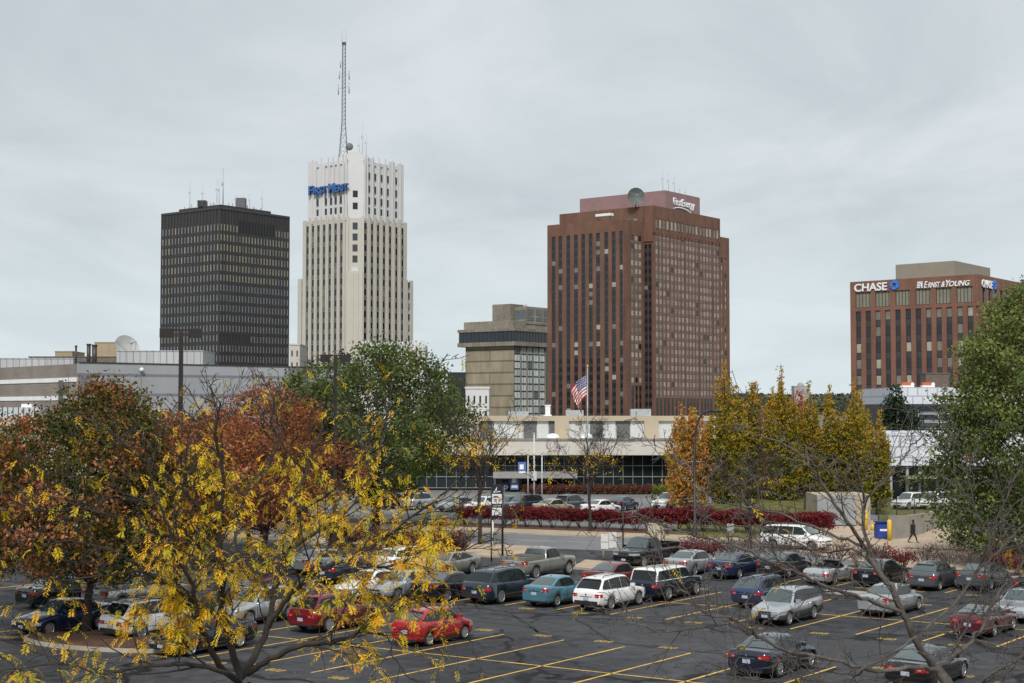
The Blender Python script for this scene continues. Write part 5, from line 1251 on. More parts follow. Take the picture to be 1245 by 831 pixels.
CARS = [
 ('sedan', blue_d, (15, 724, 140, 772), DN, 'parked_car', 'bright navy blue sedan facing the camera beside the planted island', 'car', {}),
 ('sedan', black_c, (33, 708, 118, 738), UP, 'parked_car', 'black sedan with wide red lamps behind the navy blue sedan', 'car', dict(tail='wide')),
 ('pickup', silver, (108, 704, 222, 744), UP, 'parked_car', 'silver pickup behind the island tree trunk', 'pickup truck', {}),
 ('suv', white_c, (132, 726, 233, 777), UP, 'parked_car', 'white crossover with dark rear glass, right of the island trunk', 'car', dict(tail='wide', black_bumper=True)),
 ('sedan', navy2, (193, 744, 300, 797), DN, 'parked_car', 'dark navy sedan facing the camera behind the lowest yellow branches', 'car', {}),
 ('suv', silver, (276, 714, 352, 760), DN, 'parked_car', 'pale silver crossover facing the camera, half hidden by the yellow tree stems', 'car', {}),
 ('suv', burg, (357, 713, 455, 768), UP, 'parked_car', 'burgundy crossover behind the yellow tree, left of the bright red hatchback', 'car', {}),
 ('hatch', maroon, (292, 700, 372, 738), UP, 'parked_car', 'dark maroon hatchback mostly hidden behind the yellow tree', 'car', {}),
 ('hatch', red_c, (473, 728, 580, 784), UP, 'parked_car', 'bright red hatchback parked alone beside empty stalls', 'car', {}),
 ('sedan', silver, (353, 664, 430, 696), UP, 'parked_car', 'silver sedan in the far row, leftmost behind the yellow tree', 'car', {}),
 ('sedan', slate, (392, 676, 458, 708), UP, 'parked_car', 'slate grey sedan in the far row beyond the burgundy crossover', 'car', {}),
 ('sedan', white_c, (412, 692, 490, 728), DN, 'parked_car', 'white sedan facing the camera, left of the silver one', 'car', {}),
 ('sedan', silver, (450, 688, 530, 728), DN, 'parked_car', 'silver sedan facing the camera beside the dark sedan', 'car', {}),
 ('wagon', white_c, (462, 662, 528, 695), UP, 'parked_car', 'white station wagon before the shrubs, behind the silver sedan', 'car', {}),
 ('sedan', tan_c, (510, 668, 580, 700), DN, 'parked_car', 'pewter sedan facing the camera beside the white station wagon', 'car', {}),
 ('sedan', black_c, (514, 689, 580, 730), UP, 'parked_car', 'black sedan with red lamps, left of the large slate crossover', 'car', {}),
 ('bigsuv', slate, (567, 683, 655, 733), UP, 'parked_car', 'large slate blue crossover left of the light blue sedan', 'car', dict(black_bumper=True)),
 ('pickup', tan_c, (616, 667, 695, 703), UP, 'parked_car', 'pewter pickup truck in front of the street, behind the light blue sedan', 'pickup truck', dict(H=1.8)),
 ('hatch', lblue, (645, 690, 708, 736), UP, 'parked_car', 'light blue compact sedan left of the white crossover', 'car', 'sed'),
 ('sedan', burg, (716, 682, 780, 716), UP, 'parked_car', 'red car half hidden behind the white crossover', 'car', {}),
 ('suv', white_c, (696, 690, 787, 741), UP, 'parked_car', 'white crossover with black rear window in the middle row', 'car', dict(black_bumper=True)),
 ('box', navy2, (765, 681, 855, 729), UP, 'parked_car', 'boxy dark navy crossover with a white roof', 'car', dict(roof=white_c, darkglass=True)),
 ('pickup', black_c, (738, 651, 832, 689), DN, 'parked_car', 'black pickup truck facing the camera beside the white kiosk', 'pickup truck', dict(grille='big')),
 ('sedan', silver, (810, 663, 874, 698), UP, 'parked_car', 'silver sedan right of the black pickup', 'car', dict(tail='wide')),
 ('sedan', blue_d, (861, 667, 930, 702), UP, 'parked_car', 'navy sedan by the hedge, left of the dark green hatchback', 'car', dict(tail='wide')),
 ('sedan', paint('dark_green', (.016, .026, .028), .4), (922, 668, 986, 701), UP, 'parked_car', 'dark green sedan by the hedge, left of the silver roadster', 'car', {}),
 ('roadster', silver, (977, 679, 1040, 709), UP, 'parked_car', 'silver open roadster with its roof down by the hedge', 'car', {}),
 ('sedan', black_c, (1037, 675, 1106, 712), UP, 'parked_car', 'black sedan by the hedge, behind the bare tree trunk', 'car', {}),
 ('hatch', grey_c, (1105, 676, 1166, 716), UP, 'parked_car', 'dark grey hatchback by the hedge with red side lamps', 'car', {}),
 ('sedan', grey_c, (1163, 680, 1228, 716), UP, 'parked_car', 'dark grey sedan by the hedge behind the tangled bare twigs', 'car', {}),
 ('sedan', black_c, (1232, 690, 1300, 726), UP, 'parked_car', 'black sedan cut off by the right edge', 'car', {}),
 ('wagon', blue_o, (893, 690, 968, 738), UP, 'parked_car', 'steel blue wagon behind the silver and grey crossover', 'car', dict(black_bumper=True)),
 ('wagon', silver, (911, 704, 1001, 759), DN, 'parked_car', 'old two-tone silver and grey wagon facing the camera', 'car', dict(lower=clad_m, grille='big', H=1.62)),
 ('sedan', silver, (1044, 702, 1122, 748), UP, 'parked_car', 'bright silver sedan in the middle row behind the bare trunk', 'car', {}),
 ('coupe', maroon, (1155, 726, 1238, 774), UP, 'parked_car', 'maroon sports coupe in the middle row at right', 'car', dict(tail='wide')),
 ('sedan', silver, (1205, 706, 1285, 756), DN, 'parked_car', 'silver car facing the camera behind the maroon coupe, at right edge', 'car', {}),
 ('hatch', blue_d, (1240, 742, 1330, 796), UP, 'parked_car', 'bright blue hatchback whose tail just shows at the right edge', 'car', {}),
 ('sedan', navy2, (891, 760, 990, 824), UP, 'parked_car', 'deep navy sedan in the nearest row, left of the black fastback', 'car', {}),
 ('coupe', black_c, (1068, 774, 1187, 838), UP, 'parked_car', 'black fastback sedan under the bare branches in the nearest row', 'car', dict(tail='wide', H=1.42)),
]
E_ = math.radians(-28)
CARS2 = [
 ('van', white_c, (922, 638, 1015, 667), math.radians(-35), 'white minivan with dark windows driving out past the lawn', 'minivan'),
 ('sedan', white_c, (576, 604, 600, 620), DN, 'white car behind the red hedge, by the sign post', 'car'),
 ('sedan', grey_c, (602, 603, 630, 619), DN, 'grey car behind the red hedge, between a white car and a dark wagon', 'car'),
 ('suv', slate, (616, 603, 657, 620), math.radians(222), 'dark blue wagon facing left behind the red hedge', 'car'),
 ('sedan', cream_c, (650, 607, 696, 623), math.radians(48), 'champagne sedan behind the red hedge', 'car'),
 ('suv', grey_c, (676, 602, 712, 620), math.radians(57), 'grey crossover behind the champagne sedan', 'car'),
 ('sedan', white_c, (710, 607, 751, 624), math.radians(50), 'white sedan behind the red hedge, right of the bare tree', 'car'),
 ('sedan', slate, (745, 608, 768, 619), math.radians(60), 'slate car behind the red hedge, right of the white sedan', 'car'),
 ('suv', white_c, (799, 601, 830, 617), math.radians(228), 'white crossover by the orange columnar tree', 'car'),
 ('sedan', blue_d, (459, 602, 488, 617), math.radians(55), 'blue car glimpsed left of the green tree trunk', 'car'),
 ('suv', silver, (498, 600, 524, 617), math.radians(55), 'silver car glimpsed beside the green tree trunk', 'car'),
 ('sedan', tan_c, (540, 606, 572, 620), math.radians(230), 'tan car behind the red hedge, near its left end', 'car'),
 ('suv', white_c, (1092, 600, 1121, 617), math.radians(220), 'white crossover behind the chain link fence', 'car'),
 ('van', white_c, (1121, 599, 1152, 617), math.radians(230), 'white van behind the chain link fence, beside the white crossover', 'van'),
]
for st, col, bx_, ang, nm, lab, cat, kw in CARS:
    if kw == 'sed':
        ST['compact'] = dict(ST['sedan'], L=4.2, W=1.68, H=1.5); B = ST['compact']; B['belt'] = [(x * 4.2 / 4.75, z * 1.03) for x, z in B['belt']]; B['gh'] = (1.15, 1.75, 2.85, 3.62, .04); B['ax'] = (.8, 3.2); B['r'] = .30; B['wr'] = .56
        st, kw = 'compact', {}
    make_car(nm, st, col, lab, cat, fit(st, bx_, ang, kw.get('H')), ang, GL_, 2, **kw)
for st, col, bx_, ang, lab, cat in CARS2:
    isvan = bx_[0] == 922
    p = fit(st, bx_, ang); p.z = 0
    make_car('minivan' if cat == 'minivan' else 'parked_car', st, col, lab, cat, p, ang, None if isvan else GS_, 2 if isvan else 1)
print('CARFIT'); [print(q[0], q[1], q[2]) for q in CARLOG]
# ================================================================ TREES AND SHRUBS
bark = mat('bark', (.034, .027, .023), .95, .4, 3, fine=20); bark_g = mat('bark_grey', (.13, .115, .105), .95, .35, 4, fine=20); bark_l = mat('bark_weathered', (.055, .044, .038), .95, .45, 2.5, col2=(.15, .13, .115), fine=25)
class Sk:
    """branch skeleton: polylines with radii, meshed as tapered tubes"""
    def __init__(s): s.mb = MB(); s.tips = []; s.n = 0
    def line(s, pts, r0, r1, n=None):
        k = len(pts); rad = [r0 + (r1 - r0) * (i / (k - 1)) ** .8 for i in range(k)]
        s.mb.tube(pts, rad, n or (8 if r0 > .08 else 5 if r0 > .02 else 3), cap=False); s.n += 1; return rad
def rv(s=1.0): return Vector((random.gauss(0, s), random.gauss(0, s), random.gauss(0, s)))
def grow(sk, p, d, L_, r, lev, cfg, out):
    """one wandering branch with children; cfg: dict of per-level lists"""
    seg = max(3, int(L_ / cfg['seg'][lev])); pts = [p.copy()]; d = d.normalized(); dd = d.copy(); st = L_ / seg
    for i in range(seg):
        dd = (dd + rv(cfg['wig'][lev]) + Vector((0, 0, cfg['up'][lev]))).normalized(); p = p + dd * st; pts.append(p.copy())
    rend = r * cfg.get('tap', .35); rad = sk.line(pts, r, max(rend, cfg['rmin']))
    if lev + 1 >= len(cfg['n']) + 1 or lev >= cfg['max']:
        out.append(pts); return
    n = cfg['n'][lev]; n = max(1, int(n * random.uniform(.75, 1.25)))
    for k in range(n):
        t = cfg['t0'][lev] + (1 - cfg['t0'][lev]) * (k + random.random()) / n
        f_ = t * seg; i = min(seg - 1, int(f_)); q = pts[i].lerp(pts[i + 1], f_ - i); ax = (pts[i + 1] - pts[i]).normalized()
        side = ax.orthogonal().normalized(); side = Matrix.Rotation(random.uniform(0, 2 * PI), 3, ax) @ side
        a = math.radians(random.uniform(*cfg['ang'][lev])); nd = ax * math.cos(a) + side * math.sin(a)
        grow(sk, q, nd, L_ * random.uniform(*cfg['len'][lev]) * (1 - .45 * t), max(cfg['rmin'], rad[i] * cfg['rr']), lev + 1, cfg, out)
    out.append(pts[-2:])
def leaves(name, pts, m, size, spread, per, parent, tintf=None, droop=.3, aspect=.55):
    """small leaf faces scattered around given points; clump tint varies"""
    P0 = np.array([tuple(p) for p in pts]); n0 = len(P0); ct = RNG.random(n0)
    C = np.repeat(P0, per, 0) + RNG.normal(size=(n0 * per, 3)) * spread * np.array([1, 1, .75]); n = len(C)
    u = RNG.normal(size=(n, 3)); u[:, 2] -= droop; u /= np.linalg.norm(u, axis=1)[:, None]
    v = np.cross(u, RNG.normal(size=(n, 3))); v /= np.linalg.norm(v, axis=1)[:, None]
    s = (size * RNG.uniform(.6, 1.35, n))[:, None]
    V = np.stack([C - u * s, C + v * s * aspect, C + u * s, C - v * s * aspect], 1).reshape(-1, 3)
    if tintf is None: t = np.repeat(ct, per) * .62 + RNG.random(n) * .38
    else: t = tintf(C, np.repeat(ct, per), RNG.random(n))
    return npmesh(name, V, np.arange(4 * n).reshape(-1, 4), m, parent, tint=t)
def relto(pts, o): return [p - o for p in pts]

# ---- generic crown: trunk + limbs aimed into an uneven hull, leaf clumps around limb ends
def crown_tree(name, base, h, hull, trunk_r, label, m_leaf, group=None, clumps=260, per=34, size=.2, spread=.55, fork=.25, tintf=None, mb_=bark, limbs=14, trunk_top=.75, lean=0):
    """hull: list of (zfrac, radius) giving crown radius by height; base: ground point"""
    t = empty(name, base, 0, label, 'tree', group); sk = Sk(); top = Vector((lean, 0, h * trunk_top)); out = []
    trunk = [Vector((0, 0, -.2))] + [Vector((lean * f_ + random.gauss(0, trunk_r * .5), random.gauss(0, trunk_r * .5), h * trunk_top * f_)) for f_ in np.linspace(.1, 1, 8)]
    rad = sk.line(trunk, trunk_r, trunk_r * .22, 10)
    z0 = hull[0][0]; phase = [random.uniform(0, 2 * PI) for _ in range(4)]; cl = []
    def R_(z, a): return lerpz(hull, z) * (1 + .17 * math.sin(2 * a + phase[0] + z * 5) + .13 * math.sin(5 * a + phase[1] - z * 11) + .09 * math.sin(9 * a + phase[2] + z * 23))
    k = 0
    while len(cl) < clumps:
        z = random.uniform(hull[0][0], hull[-1][0]); a = random.uniform(0, 2 * PI)
        if random.random() > (lerpz(hull, z) / max(q[1] for q in hull)) ** 1.1 + .05: continue
        rr = R_(z, a) * math.sqrt(random.uniform(.12, 1)); cl.append(Vector((lean * z + rr * math.cos(a), rr * math.sin(a), z * h)) + rv(.12))
    for i in range(limbs * 3):
        c = random.choice(cl); zz_ = max(h * fork, c.z - math.hypot(c.x, c.y) * random.uniform(.6, 1.1)); f_ = min(1, zz_ / (h * trunk_top)); s_ = Vector((lean * f_, 0, min(zz_, h * trunk_top)))
        mid = s_.lerp(c, .5) + Vector((0, 0, .06 * h * random.uniform(-.3, 1))) + rv(.15); r = trunk_r * (.38 if i < limbs else .16) * (1 - .5 * f_)
        sk.line([s_, s_.lerp(mid, .5) + rv(.08), mid, mid.lerp(c, .5) + rv(.1), c], r, .015, 5)
    for c in cl[::2]:
        for _ in range(2): sk.mb.tube([c + rv(.1), c + rv(.3), c + rv(.6)], [.018, .012, .007], 3, cap=False)
    sk.mb.build('trunk', mb_, t, fixn=False); leaves('crown', cl, m_leaf, size, spread, per, t, tintf); return t

green_l = leafmat('green_leaf', [(.030, .052, .014), (.056, .085, .020), (.088, .120, .028), (.125, .155, .040), (.19, .185, .045)], .3)
dkgreen_l = leafmat('evergreen_leaf', [(.010, .024, .012), (.016, .036, .016), (.028, .052, .02)], .15)
willow_l = leafmat('olive_leaf', [(.045, .066, .018), (.085, .115, .028), (.13, .165, .042), (.19, .22, .06), (.30, .30, .085)], .3)
maple_l = leafmat('maple_leaf', [(.030, .045, .010), (.065, .080, .012), (.12, .085, .014), (.22, .075, .020), (.32, .10, .04), (.44, .18, .08)], .25)
red_l2 = leafmat('russet_leaf', [(.10, .07, .02), (.20, .065, .025), (.30, .085, .038), (.37, .14, .055), (.17, .17, .035)], .3)
col_g = leafmat('hornbeam_leaf', [(.07, .10, .012), (.17, .175, .016), (.32, .23, .02), (.46, .26, .022), (.50, .20, .03)], .3)
col_o = leafmat('orange_leaf', [(.24, .22, .025), (.38, .25, .03), (.48, .27, .045), (.52, .23, .07), (.56, .20, .11)], .3)
bush_r = leafmat('burning_bush_leaf', [(.06, .012, .013), (.12, .016, .019), (.22, .024, .03), (.29, .045, .045)], .25)
bush_b = leafmat('brown_leaf', [(.05, .018, .014), (.10, .030, .022), (.15, .05, .03), (.10, .07, .04)], .2)

# big green tree behind the street
crown_tree('green_tree', G(458, 642), zc(418, 129), [(.16, .8), (.25, 5.0), (.42, 8.0), (.6, 8.4), (.78, 6.8), (.9, 4.4), (1, 1.2)], .38, 'large round green tree by the street, in front of the white skyscraper', green_l, clumps=620, per=62, size=.155, spread=.55, fork=.2, limbs=22)
crown_tree('green_tree', G(372, 648), zc(452, 124), [(.2, .6), (.35, 2.6), (.6, 3.0), (.85, 2.2), (1, .6)], .2, 'smaller green tree peeking out left of the large round green tree', green_l, clumps=150, per=40, size=.19, spread=.45)
# maple on the island: green inside, red at the tips
mbp_ = G(103, 772)
def maple_t(C, c, r):
    d = np.sqrt((C[:, 0]) ** 2 + C[:, 1] ** 2) / 5.2; z = (C[:, 2] - 6.5) / 5.5; e_ = np.clip(np.sqrt(d ** 2 * .7 + np.clip(z, 0, 2) ** 2 * .75), 0, 1.3)
    return np.clip(-.06 + .50 * np.clip(e_ - .35, 0, 1) / .65 * (.5 + c) + .30 * (c - .35) + r * .22, 0, 1)
crown_tree('maple_tree', mbp_, zc(462, 66.5), [(.22, 1.5), (.28, 4.9), (.4, 5.9), (.62, 6.0), (.76, 5.0), (.86, 3.0), (.92, 1.3), (1, .6)], .24, 'green and red maple growing from the planted island at left', maple_l, clumps=820, per=64, size=.10, spread=.40, fork=.2, tintf=maple_t, limbs=20, lean=.9)
crown_tree('maple_tree', G(-30, 748), 10.2, [(.2, 1.0), (.4, 3.4), (.65, 3.2), (.85, 2.0), (1, .7)], .2, 'red tipped maple cut off by the left edge', maple_l, clumps=190, per=50, size=.105, spread=.36, tintf=maple_t)
# russet tree
crown_tree('russet_tree', G(322, 706), zc(468, 89), [(.26, 1.5), (.42, 4.9), (.64, 5.5), (.84, 3.8), (.94, 2.0), (1, .6)], .24, 'russet red autumn tree between the two tall lot lamps', red_l2, clumps=380, per=50, size=.10, spread=.42, limbs=18)
crown_tree('maple_tree', G(243, 690), 9.6, [(.2, 1.0), (.4, 3.6), (.65, 3.8), (.85, 2.4), (1, .7)], .2, 'dark green and rust maple right behind the island maple', maple_l, clumps=360, per=52, size=.13, spread=.42)
crown_tree('olive_tree', G(300, 668), 9.5, [(.2, 1.0), (.4, 3.8), (.65, 4.0), (.85, 2.4), (1, .7)], .2, 'dark olive tree at the lot edge behind the russet tree', maple_l, clumps=240, per=44, size=.14, spread=.45)
# columnar trees
def columnar(px, py, ytop, r, ml, lab, seed):
    random.seed(seed); b_ = G(px, py); h = zc(ytop, b_.y); hull = []
    t = empty('columnar_tree', b_, 0, lab, 'tree', 'columnar autumn trees by the civic building'); sk = Sk(); cl = []
    sk.line([Vector((0, 0, -.1)), Vector((0, 0, h * .5)), Vector((0, 0, h * .9))], .16, .02, 7)
    for k in range(int(17 * r)):       # upright plumes give the flame-shaped outline
        a = random.uniform(0, 2 * PI); rr = r * .82 * math.sqrt(random.random()); zt_ = h * (1.02 - .50 * (rr / r) ** 1.3) * random.uniform(.74, 1.03); z_ = h * random.uniform(.03, .2)
        x0, y0 = rr * math.cos(a), rr * math.sin(a); m_ = int((zt_ - z_) / .36)
        sk.line([Vector((0, 0, z_)), Vector((x0 * .7, y0 * .7, z_ + 1)), Vector((x0, y0, zt_))], .05, .01, 4)
        for i in range(m_):
            f_ = i / m_; w_ = .30 * (1 - f_ ** 3); cl.append(Vector((x0 * (.75 + .25 * f_) + random.gauss(0, w_), y0 * (.75 + .25 * f_) + random.gauss(0, w_), z_ + (zt_ - z_) * f_)))
    sk.mb.build('trunk', bark, t, fixn=False)
    leaves('crown', cl, ml, .13, .15, 17, t, lambda C, c, r_: np.clip(.5 * (C[:, 2] / h) ** 1.3 + .35 * r_ + .35 * (c - .4), 0, 1) if ml is col_g else c * .6 + r_ * .4, droop=-.8)
for i, (px, py, yt, r, ml, lab) in enumerate((
    (838, 622, 474, 3.0, col_o, 'orange columnar tree, leftmost of the row by the street lamp'),
    (882, 622, 436, 2.8, col_g, 'tallest yellow-green columnar tree, just right of the orange one'),
    (916, 618, 447, 1.6, col_g, 'slim golden columnar tree, third from the left of the row'),
    (951, 620, 441, 2.4, col_g, 'dark green-gold columnar tree in the middle of the row'),
    (986, 618, 456, 1.6, col_g, 'slim orange-gold columnar tree before the hill'),
    (1014, 620, 460, 1.9, col_g, 'green-gold columnar tree left of the last pair before the bank block'),
    (1043, 622, 450, 2.1, col_g, 'second columnar tree from the right, against the bank block'),
    (1066, 626, 482, 1.7, col_g, 'short greenest columnar tree at the right end of the row'))): columnar(px, py, yt, r, ml, lab, 50 + i)
random.seed(91)
for px, py, yt, r, lab in ((937, 606, 492, 1.3, 'small scarlet tree glimpsed between two columnar trees, left one'), (972, 604, 478, 1.2, 'small scarlet tree glimpsed between two columnar trees, right one')):
    b_ = G(px, py); crown_tree('scarlet_tree', b_, zc(yt, b_.y), [(.2, .4), (.45, r), (.75, r * .8), (1, .2)], .1, lab, leafmat('scarlet_leaf', [(.26, .03, .015), (.40, .06, .02), (.34, .12, .02)], .3) if 'scarlet_leaf' not in MATS else MATS['scarlet_leaf'], clumps=90, per=30, size=.16, spread=.4)
b_ = G(1090, 594); crown_tree('conifer', b_, zc(468, b_.y), [(.02, 3.2), (.3, 3.0), (.6, 2.0), (.85, 1.0), (1, .15)], .2, 'dark pointed conifer before the brick bank block', dkgreen_l, clumps=330, per=34, size=.2, spread=.4)
b_ = G(1112, 592); crown_tree('conifer', b_, zc(495, b_.y), [(.02, 2.6), (.3, 2.4), (.6, 1.7), (.85, .8), (1, .15)], .16, 'shorter dark conifer right of the pointed conifer', dkgreen_l, clumps=200, per=34, size=.2, spread=.4)
# right green tree with hanging branches
rb = G(1256, 690)
def wil_t(C, c, r): return np.clip(c * .5 + r * .35 + .12 * (C[:, 2] > 10), 0, 1)
t = crown_tree('green_tree', rb, zc(352, rb.y), [(.04, 3.8), (.12, 5.4), (.3, 6.5), (.5, 6.3), (.68, 5.3), (.84, 3.7), (.94, 2.0), (1, .6)], .36, 'tall drooping green tree filling the right edge', willow_l, clumps=1050, per=58, size=.13, spread=.42, fork=.14, limbs=26, tintf=wil_t, trunk_top=.9)

# ---- bare street trees with a few yellow leaves
yel_l = leafmat('locust_leaf', [(.24, .27, .02), (.50, .41, .02), (.72, .49, .02), (.80, .44, .02), (.68, .28, .02)], .35)
def bare_tree(px, py, ytop, L0, r, label, nleaf=160, side=1):
    b_ = G(px, py); t = empty('bare_tree', b_, 0, label, 'tree', 'bare street trees'); h = zc(ytop, b_.y); sk = Sk(); out = []
    hf = h * .33; tr = [Vector((0, 0, -.1)), Vector((.05 * side, 0, hf * .5)), Vector((-.05, 0, hf)), Vector((.1, 0, hf * 1.5))]; sk.line(tr, r, r * .7, 9)
    cfg = dict(seg=[.5, .35, .25, .2], wig=[.10, .14, .16, .2], up=[.05, .05, .04, .03], n=[7, 5, 4], t0=[.2, .15, .1], ang=[(25, 55), (25, 60), (25, 65)], len=[(.45, .7), (.45, .75), (.4, .7)], rr=.6, rmin=.011, max=3, tap=.3)
    for k in range(9):
        a = 2 * PI * k / 9 + random.uniform(-.3, .3); q = tr[2].lerp(tr[3], random.random()); el = math.radians(random.uniform(28, 68)); grow(sk, q, Vector((math.cos(a) * math.cos(el), math.sin(a) * math.cos(el), math.sin(el))), L0 * random.uniform(.8, 1.1), r * .42, 0, cfg, out)
    sk.mb.build('trunk', bark, t, fixn=False)
    tips = [p[-1] for p in out]; random.shuffle(tips); 
    if nleaf: leaves('leaves', [q for q in tips if q.z < h * .8][:nleaf], yel_l, .09, .14, 5, t, droop=1.2, aspect=.35)
random.seed(5)
bare_tree(583, 664, 498, 5.2, .17, 'bare tree with sparse yellow leaves beside the black sign post', 210)
bare_tree(717, 648, 524, 4.9, .15, 'bare tree with few yellow leaves standing before the champagne sedan', 120)
bare_tree(912, 668, 560, 4.4, .14, 'small grey bare tree by the hedge right of the curved street lamp', 60)

# ---- red hedge: individual bushes with visible stems, then a mulch bed
def bush(name, m_leaf, w_, h, stem, label, group, cl=34, per=26, size=.06, sp=.16, gap=.42, tw=0, loc=(0, 0, 0)):
    t = empty(name, loc, 0, label, 'shrub', group); sk = Sk()
    for k in range(9):
        a = random.uniform(0, 2 * PI); q = Vector((math.cos(a) * w_ * .42, math.sin(a) * w_ * .36, h * random.uniform(.55, .8))); sk.line([Vector((q.x * .12, q.y * .12, 0)), Vector((q.x * .5, q.y * .5, h * .3)) + rv(.03), q], .03, .012, 4)
    for k in range(tw):
        a = random.uniform(0, 2 * PI); rr = w_ * .5 * random.random(); q = Vector((math.cos(a) * rr, math.sin(a) * rr, h * random.uniform(.5, 1.08))); sk.mb.tube([q * .55, q * .8 + rv(.05), q + rv(.04)], [.012, .009, .006], 3, cap=False)
    sk.mb.build('stems', bark_g if tw else bark, t, fixn=False)
    pts = []
    while len(pts) < cl:
        p = Vector((random.uniform(-1, 1), random.uniform(-1, 1), random.uniform(-1, 1)))
        if p.x ** 2 + p.y ** 2 < 1 and abs(p.z) < 1 - .25 * (p.x ** 2 + p.y ** 2) ** 2: pts.append(Vector((p.x * w_ * .5, p.y * w_ * .42, h * (gap + (1 - gap) / 2) + p.z * h * (1 - gap) / 2)))
    leaves('foliage', pts, m_leaf, size * .9, sp, int(per * 1.2), t, aspect=.85, droop=0); return t
random.seed(21)
protos = [bush('hedge_bush', bush_r, 1.9, 1.7, 1, 'bushy crimson hedge shrub', 'crimson hedge along the mulch bed', cl=90, per=34, size=.06, sp=.13, loc=(0, 0, .1)) for _ in range(3)]
HB = f0 + RN * 6.0; used = [0, 0, 0]
hl = []
for i in range(27):
    p = HB + RD * (-4.5 + i * 1.22); p.z = .1; hl.append(p)
seen = 0
for i, p in enumerate(hl):
    k = i % 3; o = protos[k] if not used[k] else copy_tree(protos[k]); used[k] += 1; o.location = p + Vector((random.uniform(-.1, .1), random.uniform(-.1, .1), 0)); o.rotation_euler.z = random.uniform(-.3, .3) + (PI if random.random() < .5 else 0)
    s_ = (.92 if i < 14 else 1.1) * random.uniform(.95, 1.06); o.scale = (s_, s_, s_ * random.uniform(.96, 1.05)); o['label'] = 'crimson hedge shrub on dark stems in the clipped row across the street'
# thicker clump of the same shrubs further right, by the lawn
for i in range(14):
    o = copy_tree(protos[i % 3]); p = G(900 + i * 8.0, 616 + random.uniform(-2, 2)); p.z = .8; o.location = p; o.rotation_euler.z = random.uniform(0, 6); o.scale = (1.15, 1.15, 1.2)
    o['label'] = 'crimson shrub in the unclipped clump above the lawn, left of the bin enclosure'; o['group'] = 'crimson shrubs above the lawn'
# brown hedge right in front of the civic building
pb = bush('hedge_bush', bush_b, 2.6, 1.0, 1, 'dark brown-red clipped hedge shrub', 'brown hedge at the foot of the glass wall', cl=50, per=24, size=.09, gap=.1)
for i in range(13):
    o = pb if i == 0 else copy_tree(pb); p = G(648 + i * 15.5, 609); p.y = D6 - 7; p.x = corner(648 + i * 15.5, D6 - 7).x; o.location = (p.x, p.y, 0); o.rotation_euler.z = random.choice((0, PI)); o['label'] = 'dark brown hedge shrub at the foot of the glass wall'
# near shrubs by the lot at left, dark red-brown
for i, (px, py, w_) in enumerate(((468, 676, 1.5), (484, 675, 1.6), (501, 676, 1.9), (520, 677, 1.7), (538, 678, 1.7), (557, 679, 2.0), (446, 672, 1.7), (424, 670, 1.7), (403, 668, 1.7))):
    bush('round_shrub', bush_b if i != 2 else bush_r, w_ * .95, 1.55, 1, ['dark red-brown shrub between the wagon and the street, leftmost but three', 'brown shrub just behind the white station wagon roof', 'reddest of the round shrubs behind the white station wagon', 'brown shrub in the middle of the verge behind the pewter sedan', 'brown shrub second from the right end of the verge row', 'rust brown shrub at the right end of the verge row', 'brown shrub third from the left in the verge row', 'brown shrub second from the left in the verge row', 'brown shrub at the left end of the verge row'][i], 'round shrubs on the verge', cl=40, per=26, size=.07, gap=.2, tw=14, loc=G(px, py) + Vector((0, 1.5, .1)))
# scruffy half-bare hedge along the lot at right
random.seed(33)
hp = [bush('bare_hedge_shrub', bush_b, 1.9, 1.45, 1, 'half-bare grey and red-brown hedge shrub along the lot', 'half-bare hedge along the lot edge', cl=14, per=18, size=.05, gap=.35, tw=70, loc=(0, 0, .12)) for _ in range(2)]
hp2 = bush('bare_hedge_shrub', bush_r, 1.9, 1.4, 1, 'dense dark red hedge shrub', 'half-bare hedge along the lot edge', cl=34, per=24, size=.06, gap=.3, tw=30, loc=(0, 0, .12))
u2 = [0, 0, 0]
for i in range(28):
    k = 2 if i in (0, 1, 9, 10, 14, 15) else i % 2; pr_ = [hp[0], hp[1], hp2][k]; o = pr_ if not u2[k] else copy_tree(pr_); u2[k] += 1
    p = E0 - ED * 3.6 + ED * (i * 1.42) + Vector((.5, .8, 0)); p.z = .12; o.location = p; o.rotation_euler.z = random.uniform(0, 6); s_ = random.uniform(.92, 1.12); o.scale = (s_, s_, s_)
    o['label'] = 'dense dark red shrub within the half-bare hedge by the lot' if k == 2 else 'half-bare grey-brown shrub in the hedge along the far lot edge'
    if k == 2: o['group'] = 'dense red shrubs in the lot hedge'
hp2['group'] = 'dense red shrubs in the lot hedge'
b_ = G(812, 612); bush('golden_shrub', leafmat('lime_leaf', [(.10, .14, .02), (.20, .24, .03)], .3), 3.6, 2.0, 1, 'yellow-green rounded shrub left of the orange columnar tree', None, cl=90, per=26, size=.1, gap=.05, loc=b_)

